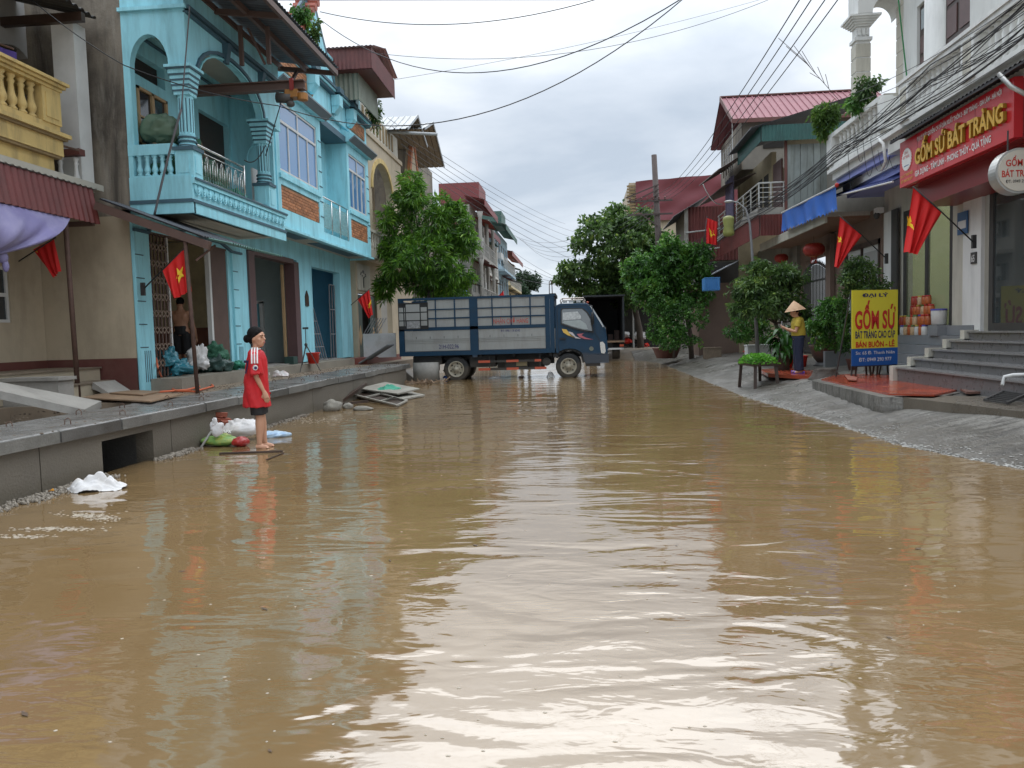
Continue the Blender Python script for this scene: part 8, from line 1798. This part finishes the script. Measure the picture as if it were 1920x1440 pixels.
# low wall blocks, stools under board, planters
tag(MB().box(5.9, 6.9, 19.3, 19.45, .38, .78).build('low_wall', m_tile2, None, org=(6.4, 19.4, .38)), 'low grey tiled wall behind the carved pot', 'wall')
for i, (x, y) in enumerate(((5.55, 15.9), (6.0, 16.0))):
    S_ = local('stool', ['low dark stool under the left half of the yellow board', 'low dark stool under the right half of the yellow board'][i], 'stool', (x, y, .38)); MB().box(-.17, .17, -.14, .14, .2, .24).build('seat', m_ddoor, S_)
    for sx in (-1, 1):
        for sy in (-1, 1): MB().bar((sx*.15, sy*.12, 0), (sx*.13, sy*.10, .2), .03).build('leg', m_ddoor, S_)
for (x, y, w, d, h, mt, lb) in ((5.4, 25.6, .9, .5, .5, m_wht, 'white tiled block beside the square planter'), (6.15, 25.7, .7, .5, .48, m_ddoor, 'dark square planter in the garden strip'), (6.9, 25.2, .8, .7, .62, M('marble brown', (.26, .17, .12), .3, .4, 4), 'brown marble block at the end of the garden strip'), (4.5, 28.6, .6, .35, .38, M('carved planter', (.16, .12, .08), .7, .3, 9), 'carved rectangular planter under the green tree')):
    tag(MB().box(x, x+w, y, y+d, .3, .3+h).box(x-.02, x+w+.02, y-.02, y+d+.02, .302+h, .34+h).build('planter_block', mt, None, org=(x, y, .3)), lb, 'planter')
MBp = MB()
for x, y in ((6.1, 24.0),): tag(MB().box(x, x+1.5, y, y+.3, .32, .55).build('bench_step', m_tile, None, org=(x, y, .3)), 'low tiled step before the cement wall', 'step')
# debris heap at the road end
b = MB()
c0 = az(1190, 660, .1)
for i in range(650):
    p = Vector((c0.x+random.gauss(0, .9), c0.y-1.5+random.gauss(0, 1.2), 0)); h_ = .55*math.exp(-((p.x-c0.x)**2/1.2+(p.y-c0.y+1.5)**2/2)); p.z = .05+h_*random.random()
    d_ = Vector((random.gauss(0, 1), random.gauss(0, 1), random.gauss(0, .4))).normalized()*random.uniform(.1, .5); b.bar(p, p+d_, random.uniform(.02, .12), random.uniform(.01, .05))
struct(b.build('debris_heap', M('debris', (.11, .09, .07), .8, .5, 5, rnd=0), None), 'stuff')
for (u, v, s, lb, mt) in ((1212, 648, .16, 'red plastic item on the debris heap', m_rb), (1200, 630, .34, 'pale round bundle on the market debris', m_wsack), (1178, 640, .2, 'red bag low in the debris heap', m_rb), (1172, 628, .25, 'white bag at the left of the debris heap', m_wsack)):
    p = ay(u, v, c0.y-2); sack('bundle', lb, 'bundle', p, (s*1.1, s, s*.8), mt, 0, .05, .8, u)
crumple('sheet', 'white sheet lying at the waterline by the debris heap', 'sheet', (c0.x-.2, c0.y-5.5, .05), 1.6, .9, .08, m_wsack, .1, 55)
MT = thing('awning', 'faded market awning on posts behind the debris heap', 'awning', (3.0, 44.8, .1)); b = MB(); b.corr((1.3, 43.8, 3.1), (3.4, 0, 0), (0, 2, .4), 20, .02); b.build('roof_sheet', m_gtn, MT)
for x in (1.4, 3.0, 4.5): MB().tube([(x, 44, .05), (x, 44, 3.1)], .05, 8).build('post', m_ral, MT)
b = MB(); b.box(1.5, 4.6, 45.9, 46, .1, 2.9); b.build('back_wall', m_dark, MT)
tag(MB().tube([az(1185, 608, -50) if 0 else Vector((c0.x-.45, c0.y-1, .1)), Vector((c0.x-.45, c0.y-1, 2.2))], .13, 10).build('tree_trunk_post', m_conc, None, True, org=(c0.x-.45, c0.y-1, .1)), 'pale twisted column beside the person in black', 'post')
# scraps drifting on the flood
b = MB()
for i in range(22):
    p = az(random.uniform(20, 1800), 720+720*random.random()**1.5, .003); a = random.uniform(0, 6.28); l = random.uniform(.008, .035); w_ = l*random.uniform(.15, .5); c_, s_ = math.cos(a), math.sin(a)
    b.quad(*[p+Vector((dx*l*c_-dy*w_*s_, dx*l*s_+dy*w_*c_, random.uniform(0, .004))) for dx, dy in ((-1, 0), (0, -1), (1, 0), (0, 1))])
struct(b.build('floating_scraps', M('wet leaf scrap', (.075, .045, .025), .5, .5, 9)), 'stuff')
# broken crumbs, mud and chips lying along the slabs and plinth
b = MB()
for i in range(900):
    q_ = random.random(); y = random.uniform(6, 23); x = -5.15-abs(random.gauss(0, .35)) if q_ < .35 else random.uniform(-7.0, -6.2); z = .592 if x > -6.2 else .585; r = random.uniform(.004, .018)
    b.ellip((x, y, z), r*1.4, r, r*.5, 5, 3, Euler((0, 0, random.random()*3)).to_matrix())
struct(b.build('mud_crumbs', M('mud crumbs', (.13, .10, .07), .8, .4, 12)), 'stuff')
